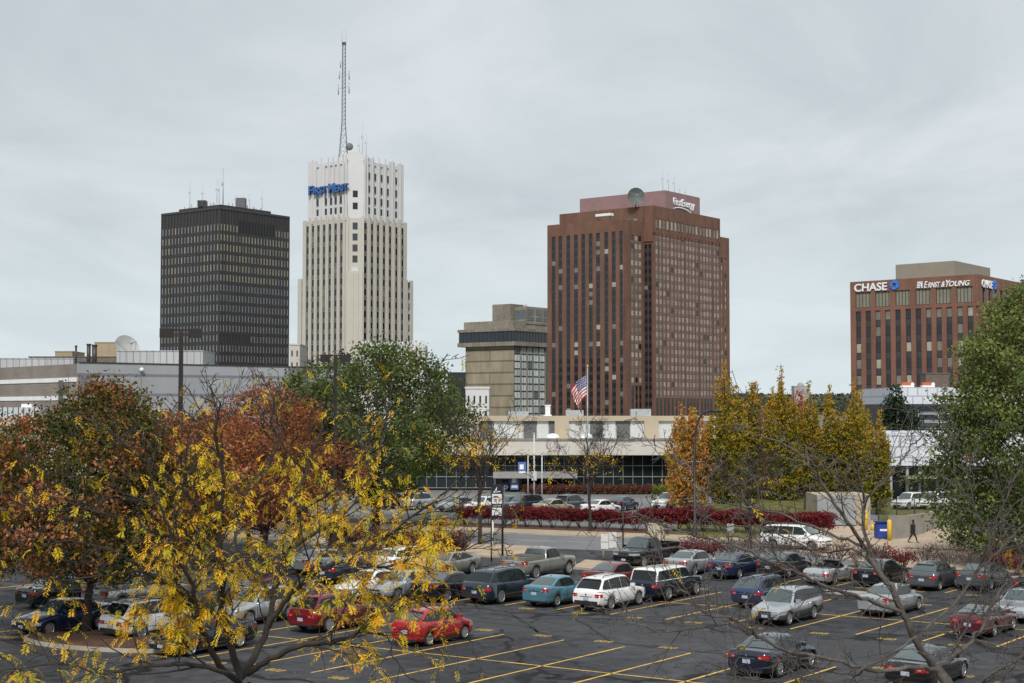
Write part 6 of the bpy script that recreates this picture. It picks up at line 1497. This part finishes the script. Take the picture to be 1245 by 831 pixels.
# ---- the yellow honey locust in the foreground
random.seed(17)
DY = 16.0
def pl(pts, Y=DY): return [P(p[0], p[1], p[2] if len(p) > 2 else Y) for p in pts]
tb = P(296, 900, DY); tb.z = 0
t = empty('honey_locust', tb, 0, 'yellow leaved honey locust in the left foreground', 'tree'); sk = Sk(); out = []
def rel(pts): return [p - tb for p in pts]
def smooth(pts, k=4):
    o_ = []
    for i in range(len(pts) - 1):
        a = pts[max(0, i - 1)]; b0 = pts[i]; b1 = pts[i + 1]; c = pts[min(len(pts) - 1, i + 2)]
        for q in range(k):
            s_ = q / k; o_.append(.5 * ((2 * b0) + (b1 - a) * s_ + (2 * a - 5 * b0 + 4 * b1 - c) * s_ * s_ + (3 * b0 - a - 3 * b1 + c) * s_ ** 3) + rv(.008))
    o_.append(pts[-1]); return o_
trunk = [Vector((0, 0, -.2)), Vector((.03, 0, 2.5)), Vector((-.02, 0, 5.0))] + rel(pl([(297, 880), (294, 835)]))
sk.line(smooth(trunk), .17, .10, 14)
px_r = DY / FPX
LIMBS = [  # picture polyline with depth, start radius, end radius, child density, leafiness
 ([(294, 825), (281, 790, 15.9), (270, 740, 15.8), (272, 690, 15.6), (266, 640, 15.5), (272, 580, 15.3), (262, 530, 15.1), (268, 490, 15)], .10, .014, 1),
 ([(294, 825), (322, 775, 16.2), (333, 725, 16.4), (341, 680, 16.5), (352, 630, 16.7), (372, 575, 16.8), (392, 520, 17), (408, 478, 17)], .095, .014, 1),
 ([(290, 830), (266, 808, 15.6), (247, 768, 15.3), (238, 740, 15.1), (233, 706, 14.9), (214, 680, 14.7), (205, 640, 14.5), (188, 600, 14.4), (180, 560, 14.3)], .085, .012, 1),
 ([(277, 750, 15.8), (250, 740, 15.5), (228, 728, 15.3), (205, 713, 15.1), (178, 695, 14.9), (140, 672, 14.7), (95, 660, 14.5), (45, 655, 14.3), (0, 640, 14.2)], .06, .010, 1),
 ([(292, 828), (268, 815, 15.5), (232, 809, 15.2), (198, 809, 14.9), (162, 812, 14.7), (130, 819, 14.5), (80, 808, 14.4), (30, 812, 14.2), (-15, 818, 14)], .062, .010, .8),
 ([(300, 818), (330, 800, 15.8), (372, 783, 15.6), (408, 780, 15.5), (436, 768, 15.4), (462, 748, 15.3), (490, 738, 15.2), (520, 712, 15)], .085, .012, 1),
 ([(326, 765, 16.1), (345, 732, 15.9), (365, 712, 15.8), (392, 692, 15.7), (425, 680, 15.6), (470, 652, 15.5), (508, 622, 15.4), (550, 592, 15.2), (578, 562, 15.1)], .07, .010, 1),
 ([(333, 725, 16.4), (300, 690, 16.6), (286, 650, 16.8), (300, 600, 17), (330, 560, 17.1), (345, 515, 17.2)], .055, .010, 1),
 ([(341, 680, 16.5), (375, 652, 16.7), (415, 630, 16.8), (445, 590, 17), (462, 545, 17.1), (470, 508, 17.2)], .05, .009, .9),
 ([(266, 640, 15.5), (235, 610, 15.3), (200, 575, 15.1), (160, 550, 14.9), (130, 520, 14.8)], .045, .009, .9),
 ([(178, 695, 14.9), (130, 700, 14.7), (80, 706, 14.6), (30, 700, 14.4)], .032, .008, .9),
 ([(272, 690, 15.6), (225, 660, 15.2), (170, 640, 14.9), (110, 620, 14.6), (50, 622, 14.3), (0, 600, 14)], .045, .009, 1),
 ([(425, 680, 15.6), (470, 690, 15.4), (520, 672, 15.2), (560, 668, 15), (600, 655, 14.9)], .035, .008, 1),
 ([(436, 768, 15.4), (470, 775, 15.3), (478, 800, 15.2), (500, 825, 15.1), (530, 850, 15)], .025, .007, .8),
 ([(372, 575, 16.8), (345, 545, 16.6), (330, 510, 16.5), (338, 470, 16.4)], .03, .008, .8),
 ([(352, 630, 16.7), (400, 600, 16.4), (440, 560, 16.2), (480, 528, 16), (500, 490, 15.9)], .035, .008, .7),
]
cfgL = dict(seg=[.16, .10, .08], wig=[.16, .20, .22], up=[.015, -.02, -.05], n=[5, 3], t0=[.15, .15], ang=[(25, 65), (30, 70)], len=[(.4, .65), (.35, .6)], rr=.6, rmin=.0036, max=2, tap=.35)
leafpts = []
for pts, r0, r1, dens in LIMBS:
    sm = smooth(rel(pl(pts)), 5); r0 *= .48; r1 *= .75; rad = sk.line(sm, r0, r1); Lt = sum((b - a).length for a, b in zip(sm, sm[1:])); o0 = len(out)
    n = int(Lt * 5.2 * dens)
    for k in range(n):
        f_ = (.14 + .86 * (k + random.random()) / n) * (len(sm) - 1); i = min(len(sm) - 2, int(f_)); ax = (sm[i + 1] - sm[i]).normalized(); q = sm[i].lerp(sm[i + 1], f_ - i)
        side = Vector((random.uniform(-1, 1), random.uniform(-1.2, 1.2), random.uniform(-.45, 1))); d = (ax * .9 + side * .8).normalized()
        grow(sk, q, d, random.uniform(.45, 1.25) * (1.1 - .35 * f_ / len(sm)), min(rad[i] * .55, .012), 0, cfgL, out)
sk.mb.build('trunk', bark, t, fixn=False)
def locust_leaves(out, o0, dens, name, parent, topcut, rng=RNG):
    """pinnate leaves: a drooping midrib carrying paired leaflets"""
    V = []; F_ = []; T = []
    for tw in out:
        for a, b in zip(tw, tw[1:]):
            w_ = a + o0; x_, y_ = proj(w_)
            p_ = dens(x_, y_)
            L_ = (b - a).length; k = L_ * p_
            k = int(k) + (random.random() < k - int(k))
            for _ in range(k):
                q = a.lerp(b, random.random()); az = random.uniform(0, 2 * PI); ln = random.uniform(.09, .21); d = Vector((math.cos(az), math.sin(az), random.uniform(-.5, .3))).normalized(); tn = min(1, max(0, random.gauss(.52, .2)))
                m_ = 8; lsz = random.uniform(.012, .021)
                for i in range(m_):
                    f0_ = i / m_; dd = (d + Vector((0, 0, -1.8 * f0_))).normalized(); q = q + dd * ln / m_; sd_ = dd.cross(Vector((0, 0, 1)) + rv(.3)).normalized(); ls = lsz * (1.3 - .6 * abs(f0_ - .5)) * random.uniform(.75, 1.2)
                    for sg in (1, -1):
                        e_ = (sd_ * sg + dd * .55 + Vector((0, 0, -.35))).normalized(); nn = dd * .42 * ls
                        b0 = len(V); V += [tuple(q), tuple(q + e_ * ls + nn), tuple(q + e_ * ls * 2.1), tuple(q + e_ * ls - nn)]; F_.append((b0, b0 + 1, b0 + 2, b0 + 3)); T.append(tn + random.uniform(-.12, .12))
    return npmesh(name, np.array(V), np.array(F_), yel_l, parent, tint=np.array(T))
def dens(x, y):
    if y < 505: return .9
    if x > 545: return 1.6
    d = 8.6 * min(1, max(.16, (y - 505) / 130))
    # leafier lobes of the crown
    for cx_, cy_, r_, g in ((250, 770, 90, 1.9), (400, 640, 90, 1.5), (500, 650, 60, 1.7), (250, 560, 60, 1.3), (300, 560, 60, 1.6), (120, 780, 60, 1.5), (400, 740, 60, 1.6), (90, 580, 120, .5), (60, 680, 110, .5), (170, 680, 60, .6), (620, 640, 80, .5), (200, 780, 80, 1.5)):
        if math.hypot(x - cx_, y - cy_) < r_: d *= g
    return d
locust_leaves(out, tb, dens, 'foliage', t, 500)
print('LOCUST twigs', len(out))

# ---- the bare tree at right foreground
random.seed(29)
DB = 14.0; bb_ = P(1215, 900, DB); bb_.z = 0
t = empty('bare_tree', bb_, 0, 'crooked leafless tree in the right foreground', 'tree'); sk = Sk(); out = []
def rel2(pts): return [p - bb_ for p in pts]
trunk = [Vector((.1, 0, -.2)), Vector((.05, 0, 3)), Vector((0, 0, 5.2))] + rel2(pl([(1190, 890), (1165, 850), (1135, 812)], DB)); sk.line(smooth(trunk), .11, .048, 12)
LB = [
 ([(1135, 812), (1112, 775, 13.9), (1098, 745, 13.9), (1082, 712, 13.8), (1062, 688, 13.8), (1052, 668, 13.8), (1030, 634, 13.7), (1008, 600, 13.6), (985, 565, 13.5), (960, 545, 13.4), (925, 530, 13.4)], .078, .008, 1),
 ([(1090, 728, 13.9), (1066, 690, 14), (1052, 650, 14.1), (1052, 612, 14.2), (1075, 585, 14.3), (1092, 565, 14.4), (1106, 545, 14.5), (1120, 532, 14.5)], .045, .008, 1),
 ([(1052, 612, 14.2), (1048, 590, 14.1), (1040, 572, 14), (1020, 560, 14), (985, 556, 13.9)], .026, .007, 1),
 ([(1098, 745, 13.9), (1055, 731, 13.6), (1011, 716, 13.4), (980, 702, 13.2), (950, 690, 13), (905, 668, 12.9), (865, 655, 12.8), (820, 645, 12.7), (770, 622, 12.6)], .045, .007, 1.1),
 ([(1052, 668, 13.8), (1010, 650, 13.6), (960, 630, 13.4), (920, 618, 13.2), (880, 612, 13.1), (845, 590, 13), (815, 572, 13)], .035, .006, 1.1),
 ([(1140, 815, 13.9), (1110, 812, 13.6), (1066, 816, 13.4), (1016, 803, 13.2), (969, 795, 13), (928, 778, 12.9), (900, 763, 12.8), (862, 762, 12.7), (820, 768, 12.6), (780, 762, 12.5), (765, 752, 12.5)], .05, .006, 1),
 ([(928, 778, 12.9), (890, 752, 12.7), (860, 748, 12.6), (835, 722, 12.5), (815, 700, 12.5), (806, 680, 12.5)], .022, .005, 1),
 ([(1140, 815, 14), (1170, 790, 14.2), (1195, 760, 14.3), (1215, 720, 14.4), (1240, 690, 14.5), (1275, 650, 14.6)], .05, .008, 1.2),
 ([(1112, 775, 13.9), (1150, 745, 13.8), (1185, 700, 13.7), (1200, 660, 13.6), (1185, 620, 13.5), (1165, 585, 13.4), (1150, 560, 13.3)], .04, .007, 1.3),
 ([(1185, 700, 13.7), (1215, 670, 13.6), (1245, 640, 13.5), (1280, 620, 13.4)], .03, .007, 1.3),
 ([(1165, 850, 14), (1130, 840, 13.6), (1080, 835, 13.3), (1030, 838, 13.1), (980, 825, 13), (940, 830, 12.9), (890, 820, 12.8)], .04, .006, 1.2),
 ([(1165, 850, 14), (1200, 825, 13.8), (1240, 800, 13.6), (1280, 780, 13.5)], .045, .008, 1.2),
 ([(1040, 820, 13.2), (1090, 790, 13), (1130, 770, 12.9), (1180, 775, 12.8), (1230, 790, 12.7)], .028, .006, 1.2),
 ([(1062, 688, 13.8), (1035, 668, 14.1), (1000, 672, 14.3), (960, 655, 14.5), (925, 640, 14.6), (885, 640, 14.7), (840, 620, 14.8)], .028, .006, 1),
 ([(1245, 560, 14), (1225, 600, 14), (1210, 640, 14.1), (1200, 690, 14.2), (1185, 740, 14.2), (1160, 790, 14.1)][::-1], .03, .006, 1.2),
]
cfgB = dict(seg=[.13, .08, .06], wig=[.24, .28, .3], up=[.02, .02, .01], n=[5, 3], t0=[.12, .1], ang=[(30, 75), (35, 80)], len=[(.35, .65), (.3, .6)], rr=.62, rmin=.0030, max=2, tap=.4)
for pts, r0, r1, dn_ in LB:
    sm = smooth(rel2(pl(pts, DB)), 5); r0 *= .5; r1 *= .8; rad = sk.line(sm, r0, r1); Lt = sum((b - a).length for a, b in zip(sm, sm[1:])); n = int(Lt * 6.2 * dn_)
    for k in range(n):
        f_ = (.16 + .84 * (k + random.random()) / n) * (len(sm) - 1); i = min(len(sm) - 2, int(f_)); ax = (sm[i + 1] - sm[i]).normalized(); q = sm[i].lerp(sm[i + 1], f_ - i)
        d = (ax * .8 + Vector((random.uniform(-1, 1), random.uniform(-1, 1), random.uniform(-.6, .9))) * .9).normalized(); grow(sk, q, d, random.uniform(.25, .8), min(rad[i] * .5, .010), 0, cfgB, out)
sk.mb.build('trunk', bark_l, t, fixn=False)
locust_leaves(out, bb_, lambda x, y: .10, 'leaves', t, 0)
print('BARE twigs', len(out))
# thin leafless saplings rising in front of the mall wall
random.seed(8)
for (px, py, yt, lab) in ((262, 660, 440, 'thin leafless sapling before the grey mall wall, right of the brown lamp post'), (318, 655, 452, 'thin leafless sapling before the mall wall above the russet tree')):
    b_ = G(px, py); h = zc(yt, b_.y); t = empty('bare_sapling', b_, 0, lab, 'tree'); sk = Sk(); out = []
    cfg = dict(seg=[.7, .5, .4], wig=[.08, .12, .14], up=[.06, .08, .05], n=[5, 3], t0=[.3, .2], ang=[(20, 45), (25, 55)], len=[(.4, .6), (.4, .6)], rr=.55, rmin=.016, max=2, tap=.25)
    sk.line([Vector((0, 0, 0)), Vector((.1, 0, h * .3)), Vector((0, 0, h * .5))], .14, .09, 6)
    for k in range(5): a = random.uniform(0, 2 * PI); grow(sk, Vector((0, 0, h * .45)), Vector((math.cos(a) * .6, math.sin(a) * .6, 1)), h * random.uniform(.4, .58), .06, 0, cfg, out)
    sk.mb.build('trunk', bark, t, fixn=False)
# ================================================================ STREET FURNITURE, FLAG, PERSON
random.seed(3)
lamp_m = mat('lamp_brown', (.010, .007, .006), .55, .2, 2)
def lot_lamp(px, ytop, Y, lab, half):
    b_ = corner(px, Y); z1 = zc(ytop, Y); t = empty('lot_lamp', b_, math.radians(8), lab, 'lamp post', 'tall twin-headed lot lamps')
    mb = MB(); mb.tube([(0, 0, 0), (0, 0, z1 - .15)], [.19, .16], 4, smooth=False); mb.build('pole', lamp_m, t); mb = MB(); mb.tube([(0, 0, 0), (0, 0, .6)], .3, 12); mb.build('base', kerb_m, t)
    mb = MB(); mb.box(-half * .5, half * .5, -.06, .06, z1 - .12, z1 - .02); mb.build('arm', lamp_m, t)
    for s in (-1, 1):
        mb = MB(); mb.prism([(s * half * .35, -.25), (s * half, -.25), (s * half, .25), (s * half * .35, .25)], z1 - .5, z1); hd = mb.build('lamp_head', lamp_m, t); mb = MB(); mb.box(min(s * half * .42, s * half * .92), max(s * half * .42, s * half * .92), -.2, .2, z1 - .53, z1 - .505); mb.build('lens', mat('lamp_lens', (.35, .36, .36), .3, .1, 2), hd)
lot_lamp(219.5, 400, 82, 'tall brown lamp post with two flat heads, against the black tower', 1.15)
lot_lamp(407.5, 431.5, 104, 'tall dark lamp post with two flat heads, in front of the green tree', 1.05)
# curved street lamp
b_ = G(845, 655); h = zc(500, b_.y); t = empty('street_lamp', b_, 0, 'black street lamp with a curved arm beside the orange columnar tree', 'street lamp')
blk = mat('black_iron', (.012, .012, .014), .5, .2, 3)
mb = MB(); mb.tube([(0, 0, 0), (0, 0, 1.0), (0, 0, 1.02), (0, 0, h * .72)] + [(1.05 * (1 - math.cos(a)), 0, h * .72 + (h * .28) * math.sin(a)) for a in np.linspace(.15, PI / 2, 9)] + [(1.5, 0, h)], [.19, .17, .13, .12] + [.09] * 10, 10); mb.build('pole', blk, t)
mb = MB(); mb.sphere((1.75, 0, h - .02), .36, nu=14, nv=6, sc_=(1.2, .6, .35)); mb.build('lamp_head', blk, t)
for z_ in (h * .60, h * .29): mb = MB(); mb.tube([(-.55, 0, z_), (.55, 0, z_ + .02)], .03, 6); mb.build('banner_arm', steel_m, t)
# black sign post with panels
b_ = G(611, 683); zz = lambda y: zc(y, b_.y); X = lambda px: corner(px, b_.y).x - b_.x
t = empty('sign_post', b_, 0, 'black post sign with white and black panels beside the bare tree', 'sign')
for i, px in enumerate((597.5, 611)): mb = MB(); mb.tube([(X(px), 0, 0), (X(px), 0, zz(592))], .045 if i == 0 else .07, 8); mb.build('post', blk, t)
sb = mat('sign_black', (.014, .014, .02), .4, .1, 2); sw = mat('sign_white', (.66, .67, .68), .5, .05, 2)
def pan(y0, y1, m, nm='panel'):
    mb = MB(); mb.box(X(598.5), X(610), -.07, -.02, zz(y1), zz(y0)); return mb.build(nm, m, t)
o1 = pan(589, 600.5, sb)
mb = MB(); P3 = lambda px, py, d=-.078: (X(px), d, zz(py)); mb.face([P3(601.5, 596.8), P3(604.5, 592), P3(603.8, 596.8)]); mb.face([P3(600.2, 597.6), P3(602.4, 597.4), P3(602.2, 599.2), P3(600.2, 599.4)]); mb.face([P3(603.4, 597.8), P3(608.5, 597.2), P3(608.5, 598.2), P3(603.4, 598.9)]); mb.build('emblem', sw, o1, fixn=False)
o2 = pan(601, 612.5, sw)
mb = MB(); mb.box(X(600), X(606), -.078, -.072, zz(605.5), zz(603)); mb.box(X(600.5), X(604.5), -.078, -.072, zz(608.5), zz(607)); mb.box(X(600.5), X(604), -.078, -.072, zz(610.5), zz(609.5)); mb.build('text_lines', mat('print_grey', (.12, .12, .14), .6, 0), o2)
mb = MB(); mb.face([P3(606, 604), P3(608.8, 605), P3(608.5, 610.5), P3(605.5, 609.5)]); mb.build('picture_patch', mat('print_orange', (.55, .28, .06), .6, .2, 4), o2, fixn=False)
o3 = pan(613, 617, sb); mb = MB(); [mb.box(X(600 + k * 1.15), X(600.75 + k * 1.15), -.078, -.072, zz(616), zz(614)) for k in range(8)]; mb.build('text_lines', mat('print_pale', (.35, .36, .36), .6, 0), o3)
o4 = pan(617.6, 627, sw); mb = MB(); [mb.box(X(600), X(600 + w_), -.078, -.072, zz(y + .5), zz(y)) for y, w_ in ((619.5, 8.4), (621.4, 8), (623.3, 8.4), (625, 5))]; mb.build('text_lines', mat('print_light', (.40, .42, .45), .6, 0), o4)
b_ = G(598.5, 672); mb = MB(); mb.box(b_.x - .1, b_.x + .1, b_.y - .02, b_.y + .02, zc(646, b_.y), zc(635, b_.y)); mb.tube([(b_.x, b_.y + .03, 0), (b_.x, b_.y + .03, zc(633, b_.y))], .03, 6); tag(mb.build('small_sign', sw), 'narrow white regulatory sign low beside the black sign post', 'sign')
# white double kiosk cabinet with legs
b_ = G(740, 682); zz = lambda y: zc(y, b_.y); X = lambda px: corner(px, b_.y).x - b_.x; t = empty('pay_station', b_, 0, 'weathered white double panel board on posts beside the black pickup', 'sign board')
for a, c, y0, y1 in ((730, 739, 650, 667.5), (739.6, 749, 647.5, 666)): mb = MB(); mb.box(X(a), X(c), -.12, .12, zz(y1), zz(y0)); mb.box(X(a) + .05, X(c) - .05, -.14, -.12, zz((y0 + y1) / 2) - .02, zz((y0 + y1) / 2) + .02, 1); mb.build('panel', [mat('weathered_white', (.55, .55, .54), .7, .22, 6), kerb_m], t)
for px in (733, 746): mb = MB(); mb.tube([(X(px), 0, 0), (X(px), 0, zz(660))], .07, 4); mb.build('post', mat('timber_post', (.30, .26, .2), .9, .2, 3), t)
b_ = G(798, 660); t = empty('utility_box', b_, -.2, 'beige utility cabinet on the far sidewalk by the crimson hedge', 'utility box'); mb = MB(); hb = zc(637.5, b_.y); mb.box(-.62, .62, -.35, .35, .08, hb); mb.box(-.66, .66, -.39, .39, hb, hb + .06); mb.build('cabinet', mat('beige_box', (.42, .37, .27), .7, .1, 2), t); mb = MB(); mb.box(-.75, .75, -.45, .45, 0, .1); mb.build('plinth', kerb_m, t); mb = MB(); mb.box(-.01, .01, -.37, -.35, .15, hb - .1); mb.build('door_seam', seam_m, t)
b_ = G(757.5, 668); mb = MB(); mb.tube([(b_.x, b_.y, 0), (b_.x, b_.y, zc(617, b_.y))], .055, 8); mb.sphere((b_.x, b_.y, zc(617, b_.y)), .09, nu=8, nv=5); tag(mb.build('slim_post', blk), 'slim black post between the white board and the black pickup', 'post')
b_ = G(888, 656); mb = MB(); mb.box(b_.x - .28, b_.x + .28, b_.y - .02, b_.y + .02, zc(648, b_.y), zc(637, b_.y)); mb.tube([(b_.x, b_.y + .04, 0), (b_.x, b_.y + .04, zc(637, b_.y))], .03, 6); tag(mb.build('back_of_sign', steel_m), 'small grey sign seen from behind on the lawn', 'sign')
# white poles before the civic building, and the flag
for px, py, yt, r, lab in ((642, 604, 553, .08, 'left of the three white poles by the canopy'), (649.5, 619, 528, .10, 'thickest white pole with a ledge, middle of the three by the canopy'), (659, 608, 553, .08, 'right of the three white poles by the canopy'), (898.5, 618, 590, .09, 'short white pole under the tallest columnar tree')):
    b_ = G(px, py); mb = MB(); h_ = zc(yt, b_.y); mb.tube([(0, 0, 0), (0, 0, h_)], [r, r * .8], 10); mb.tube([(0, 0, 0), (0, 0, .25)], r * 1.7, 10)
    if px == 649.5: mb.box(-.25, .25, -.2, .2, h_ * .38, h_ * .5)
    mb.tube([(0, 0, h_), (0, 0, h_ + .12)], r * 1.1, 8); tag(mb.build('white_pole', mat('pole_grey', (.5, .51, .52), .5, .1, 1), loc=b_), lab, 'pole')
b_ = corner(714.3, 178); zz = lambda y: zc(y, 178); t = empty('flagpole', b_, 0, 'white flagpole rising in front of the tall brick tower', 'flagpole')
mb = MB(); mb.tube([(0, 0, 0), (0, 0, zz(447))], [.08, .05], 10); mb.build('pole', steel_m, t); mb = MB(); mb.sphere((0, 0, zz(445.5)), .14, nu=10, nv=6); mb.build('finial', mat('gold', (.6, .42, .1), .3, 0, metal=.8), t)
t = empty('flag', b_ + Vector((-.1, 0, 0)), 0, 'red white and blue striped flag hanging limp from the pole', 'flag'); zt_ = zz(456)
nu_, nv_ = 44, 26; V = []
for j in range(nv_ + 1):
    v = j / nv_
    for i in range(nu_ + 1):
        u = i / nu_; z = zt_ - 2.5 * v * (1 - .10 * u) - 2.6 * u ** 1.15; x = -1.9 * math.sin(min(1, u * 1.25) * PI / 2) * (1 - .30 * v) * .95 + .85 * u * u * v * 1.1
        x += .10 * math.sin(u * 15 + v * 2.5) * u; y = .30 * math.sin(u * 13 - v * 4) * min(1, u * 3) + .12 * math.sin(u * 27 + v * 7) * u; V.append((x, y, z))
mb = MB(); mb.v = V
def stc(i, j):
    u, v = (i + .5) / nu_, (j + .5) / nv_
    if u < .4 and v < 7 / 13:
        return 2
    return 0 if int(v * 13) % 2 == 0 else 1
for j in range(nv_):
    for i in range(nu_): a = j * (nu_ + 1) + i; mb.f.append((a, a + 1, a + nu_ + 2, a + nu_ + 1)); mb.m.append(stc(i, j)); mb.sm.append(True)
for r_ in range(9):
    for c in range(6 if r_ % 2 == 0 else 5):
        u = .4 * ((c + (.5 if r_ % 2 == 0 else 1)) / 6); v = 7 / 13 * ((r_ + .7) / 9.4); i, j = int(u * nu_), int(v * nv_); p = Vector(V[j * (nu_ + 1) + i]); 
        for dy_ in (-.03, .03):
            pts_ = []
            for k in range(10): a = PI / 2 + k * PI / 5; rr = .075 if k % 2 == 0 else .032; pts_.append(p + Vector((rr * math.cos(a), dy_, rr * math.sin(a))))
            mb.face(pts_, 1)
mb.build('cloth', [mat('flag_red', (.45, .02, .03), .8, 0), mat('flag_white', (.68, .68, .68), .8, 0), mat('flag_blue', (.03, .04, .16), .8, 0)], t, fixn=False)
# parking meter-like pole lamp near civic + walking person
def person(loc, az, label):
    t = empty('person', loc, az, label, 'person'); bm = bmesh.new(); V = {}; sk_ = []
    def v(n, co, r): V[n] = (bm.verts.new(co), r); sk_.append(r)
    # facing +X, height 1.78, mid stride
    v('pel', (0, 0, .96), (.15, .12)); v('waist', (0, 0, 1.12), (.14, .11)); v('chest', (.02, 0, 1.34), (.18, .13)); v('neck', (.05, 0, 1.50), (.065, .06)); v('head0', (.075, 0, 1.60), (.085, .08)); v('head1', (.08, 0, 1.70), (.09, .085)); v('head2', (.075, 0, 1.76), (.06, .055))
    for s, n in ((1, 'l'), (-1, 'r')):
        f = s
        v(n + 'hip', (0, .09 * s, .90), (.10, .10)); v(n + 'knee', (.20 * f + .03, .10 * s, .50), (.065, .065)); v(n + 'ank', (.33 * f if f > 0 else -.38, .10 * s, .10 if f > 0 else .15), (.045, .045)); v(n + 'toe', ((.33 if f > 0 else -.38) + .17, .10 * s, .035 if f > 0 else .05), (.04, .035))
        v(n + 'sh', (.02, .19 * s, 1.41), (.065, .065)); v(n + 'elb', (-.10 * f, .25 * s, 1.14), (.05, .05)); v(n + 'wr', (-.02 * f + .12, .23 * s, .92), (.035, .035)); v(n + 'palm', (.0 * f + .16, .23 * s, .85), (.035, .02))
        for k, (dx_, ln) in enumerate(((-.025, .06), (-.008, .075), (.01, .07), (.026, .055))):
            v(n + 'f%d' % k, (.17 + dx_, .23 * s, .81), (.010, .010)); v(n + 'g%d' % k, (.185 + dx_, .22 * s, .81 - ln), (.009, .009))
        v(n + 'th', (.20, .215 * s, .83), (.011, .011))
    E = [('pel', 'waist'), ('waist', 'chest'), ('chest', 'neck'), ('neck', 'head0'), ('head0', 'head1'), ('head1', 'head2')]
    for n in 'lr':
        E += [('pel', n + 'hip'), (n + 'hip', n + 'knee'), (n + 'knee', n + 'ank'), (n + 'ank', n + 'toe'), ('chest', n + 'sh'), (n + 'sh', n + 'elb'), (n + 'elb', n + 'wr'), (n + 'wr', n + 'palm'), (n + 'palm', n + 'th')]
        for k in range(4): E += [(n + 'palm', n + 'f%d' % k), (n + 'f%d' % k, n + 'g%d' % k)]
    for a, c in E: bm.edges.new((V[a][0], V[c][0]))
    me = bpy.data.meshes.new('body'); bm.to_mesh(me); bm.free(); o = bpy.data.objects.new('body', me); C0.objects.link(o)
    md = o.modifiers.new('skin', 'SKIN'); 
    for i, r in enumerate(sk_): me.skin_vertices[0].data[i].radius = r
    me.skin_vertices[0].data[0].use_root = True
    sb_ = o.modifiers.new('sub', 'SUBSURF'); sb_.levels = 2; sb_.render_levels = 2
    dg = bpy.context.evaluated_depsgraph_get(); m2 = bpy.data.meshes.new_from_object(o.evaluated_get(dg)); bpy.data.objects.remove(o)
    dark = mat('dark_clothing', (.014, .014, .018), .9, .2, 6); skin = mat('skin', (.30, .17, .12), .6, .1, 6); shoe = mat('shoe', (.02, .02, .02), .6, 0)
    for q in (dark, skin, shoe): m2.materials.append(q)
    for p in m2.polygons:
        c = p.center; p.use_smooth = True; p.material_index = 1 if (c.z < .90 and c.z > .7 and abs(c.y) > .18) or (c.z > 1.56 and c.x > .10) else 2 if c.z < .10 else 0
    b = bpy.data.objects.new('body', m2); C0.objects.link(b); b.parent = t
    mb = MB(); mb.sphere((.055, 0, 1.69), .125, nu=14, nv=9, sc_=(.95, .9, 1.1), a0=0, a1=PI * .72); 
    for k in range(len(mb.v)):
        x, y, z = mb.v[k]
        if x > .12: mb.v[k] = (.12 - .02, y, z)
    mb.build('hood', dark, t)
    mb = MB(); mb.tube([(0, 0, .78), (0, 0, .95), (0, 0, 1.15), (.02, 0, 1.38), (.03, 0, 1.48)], [.20, .19, .175, .20, .10], 14, cap=False); mb.build('jacket', dark, t)
    mb = MB()
    for s in (-1, 1): mb.sphere((.165, .03 * s, 1.67), .011, nu=6, nv=4)
    mb.sphere((.175, 0, 1.64), .016, nu=6, nv=4); mb.build('face', skin, t); return t
pp = G(1110, 661); person(pp, math.radians(-12), 'person in a dark hooded coat walking across the plaza')
# hydrant-like pipe stub / red tag by the corner entrance

for o in bpy.data.objects:
    if 'label' in o and len(str(o['label']).split()) > 16: print('LONG', o.name, o['label'])
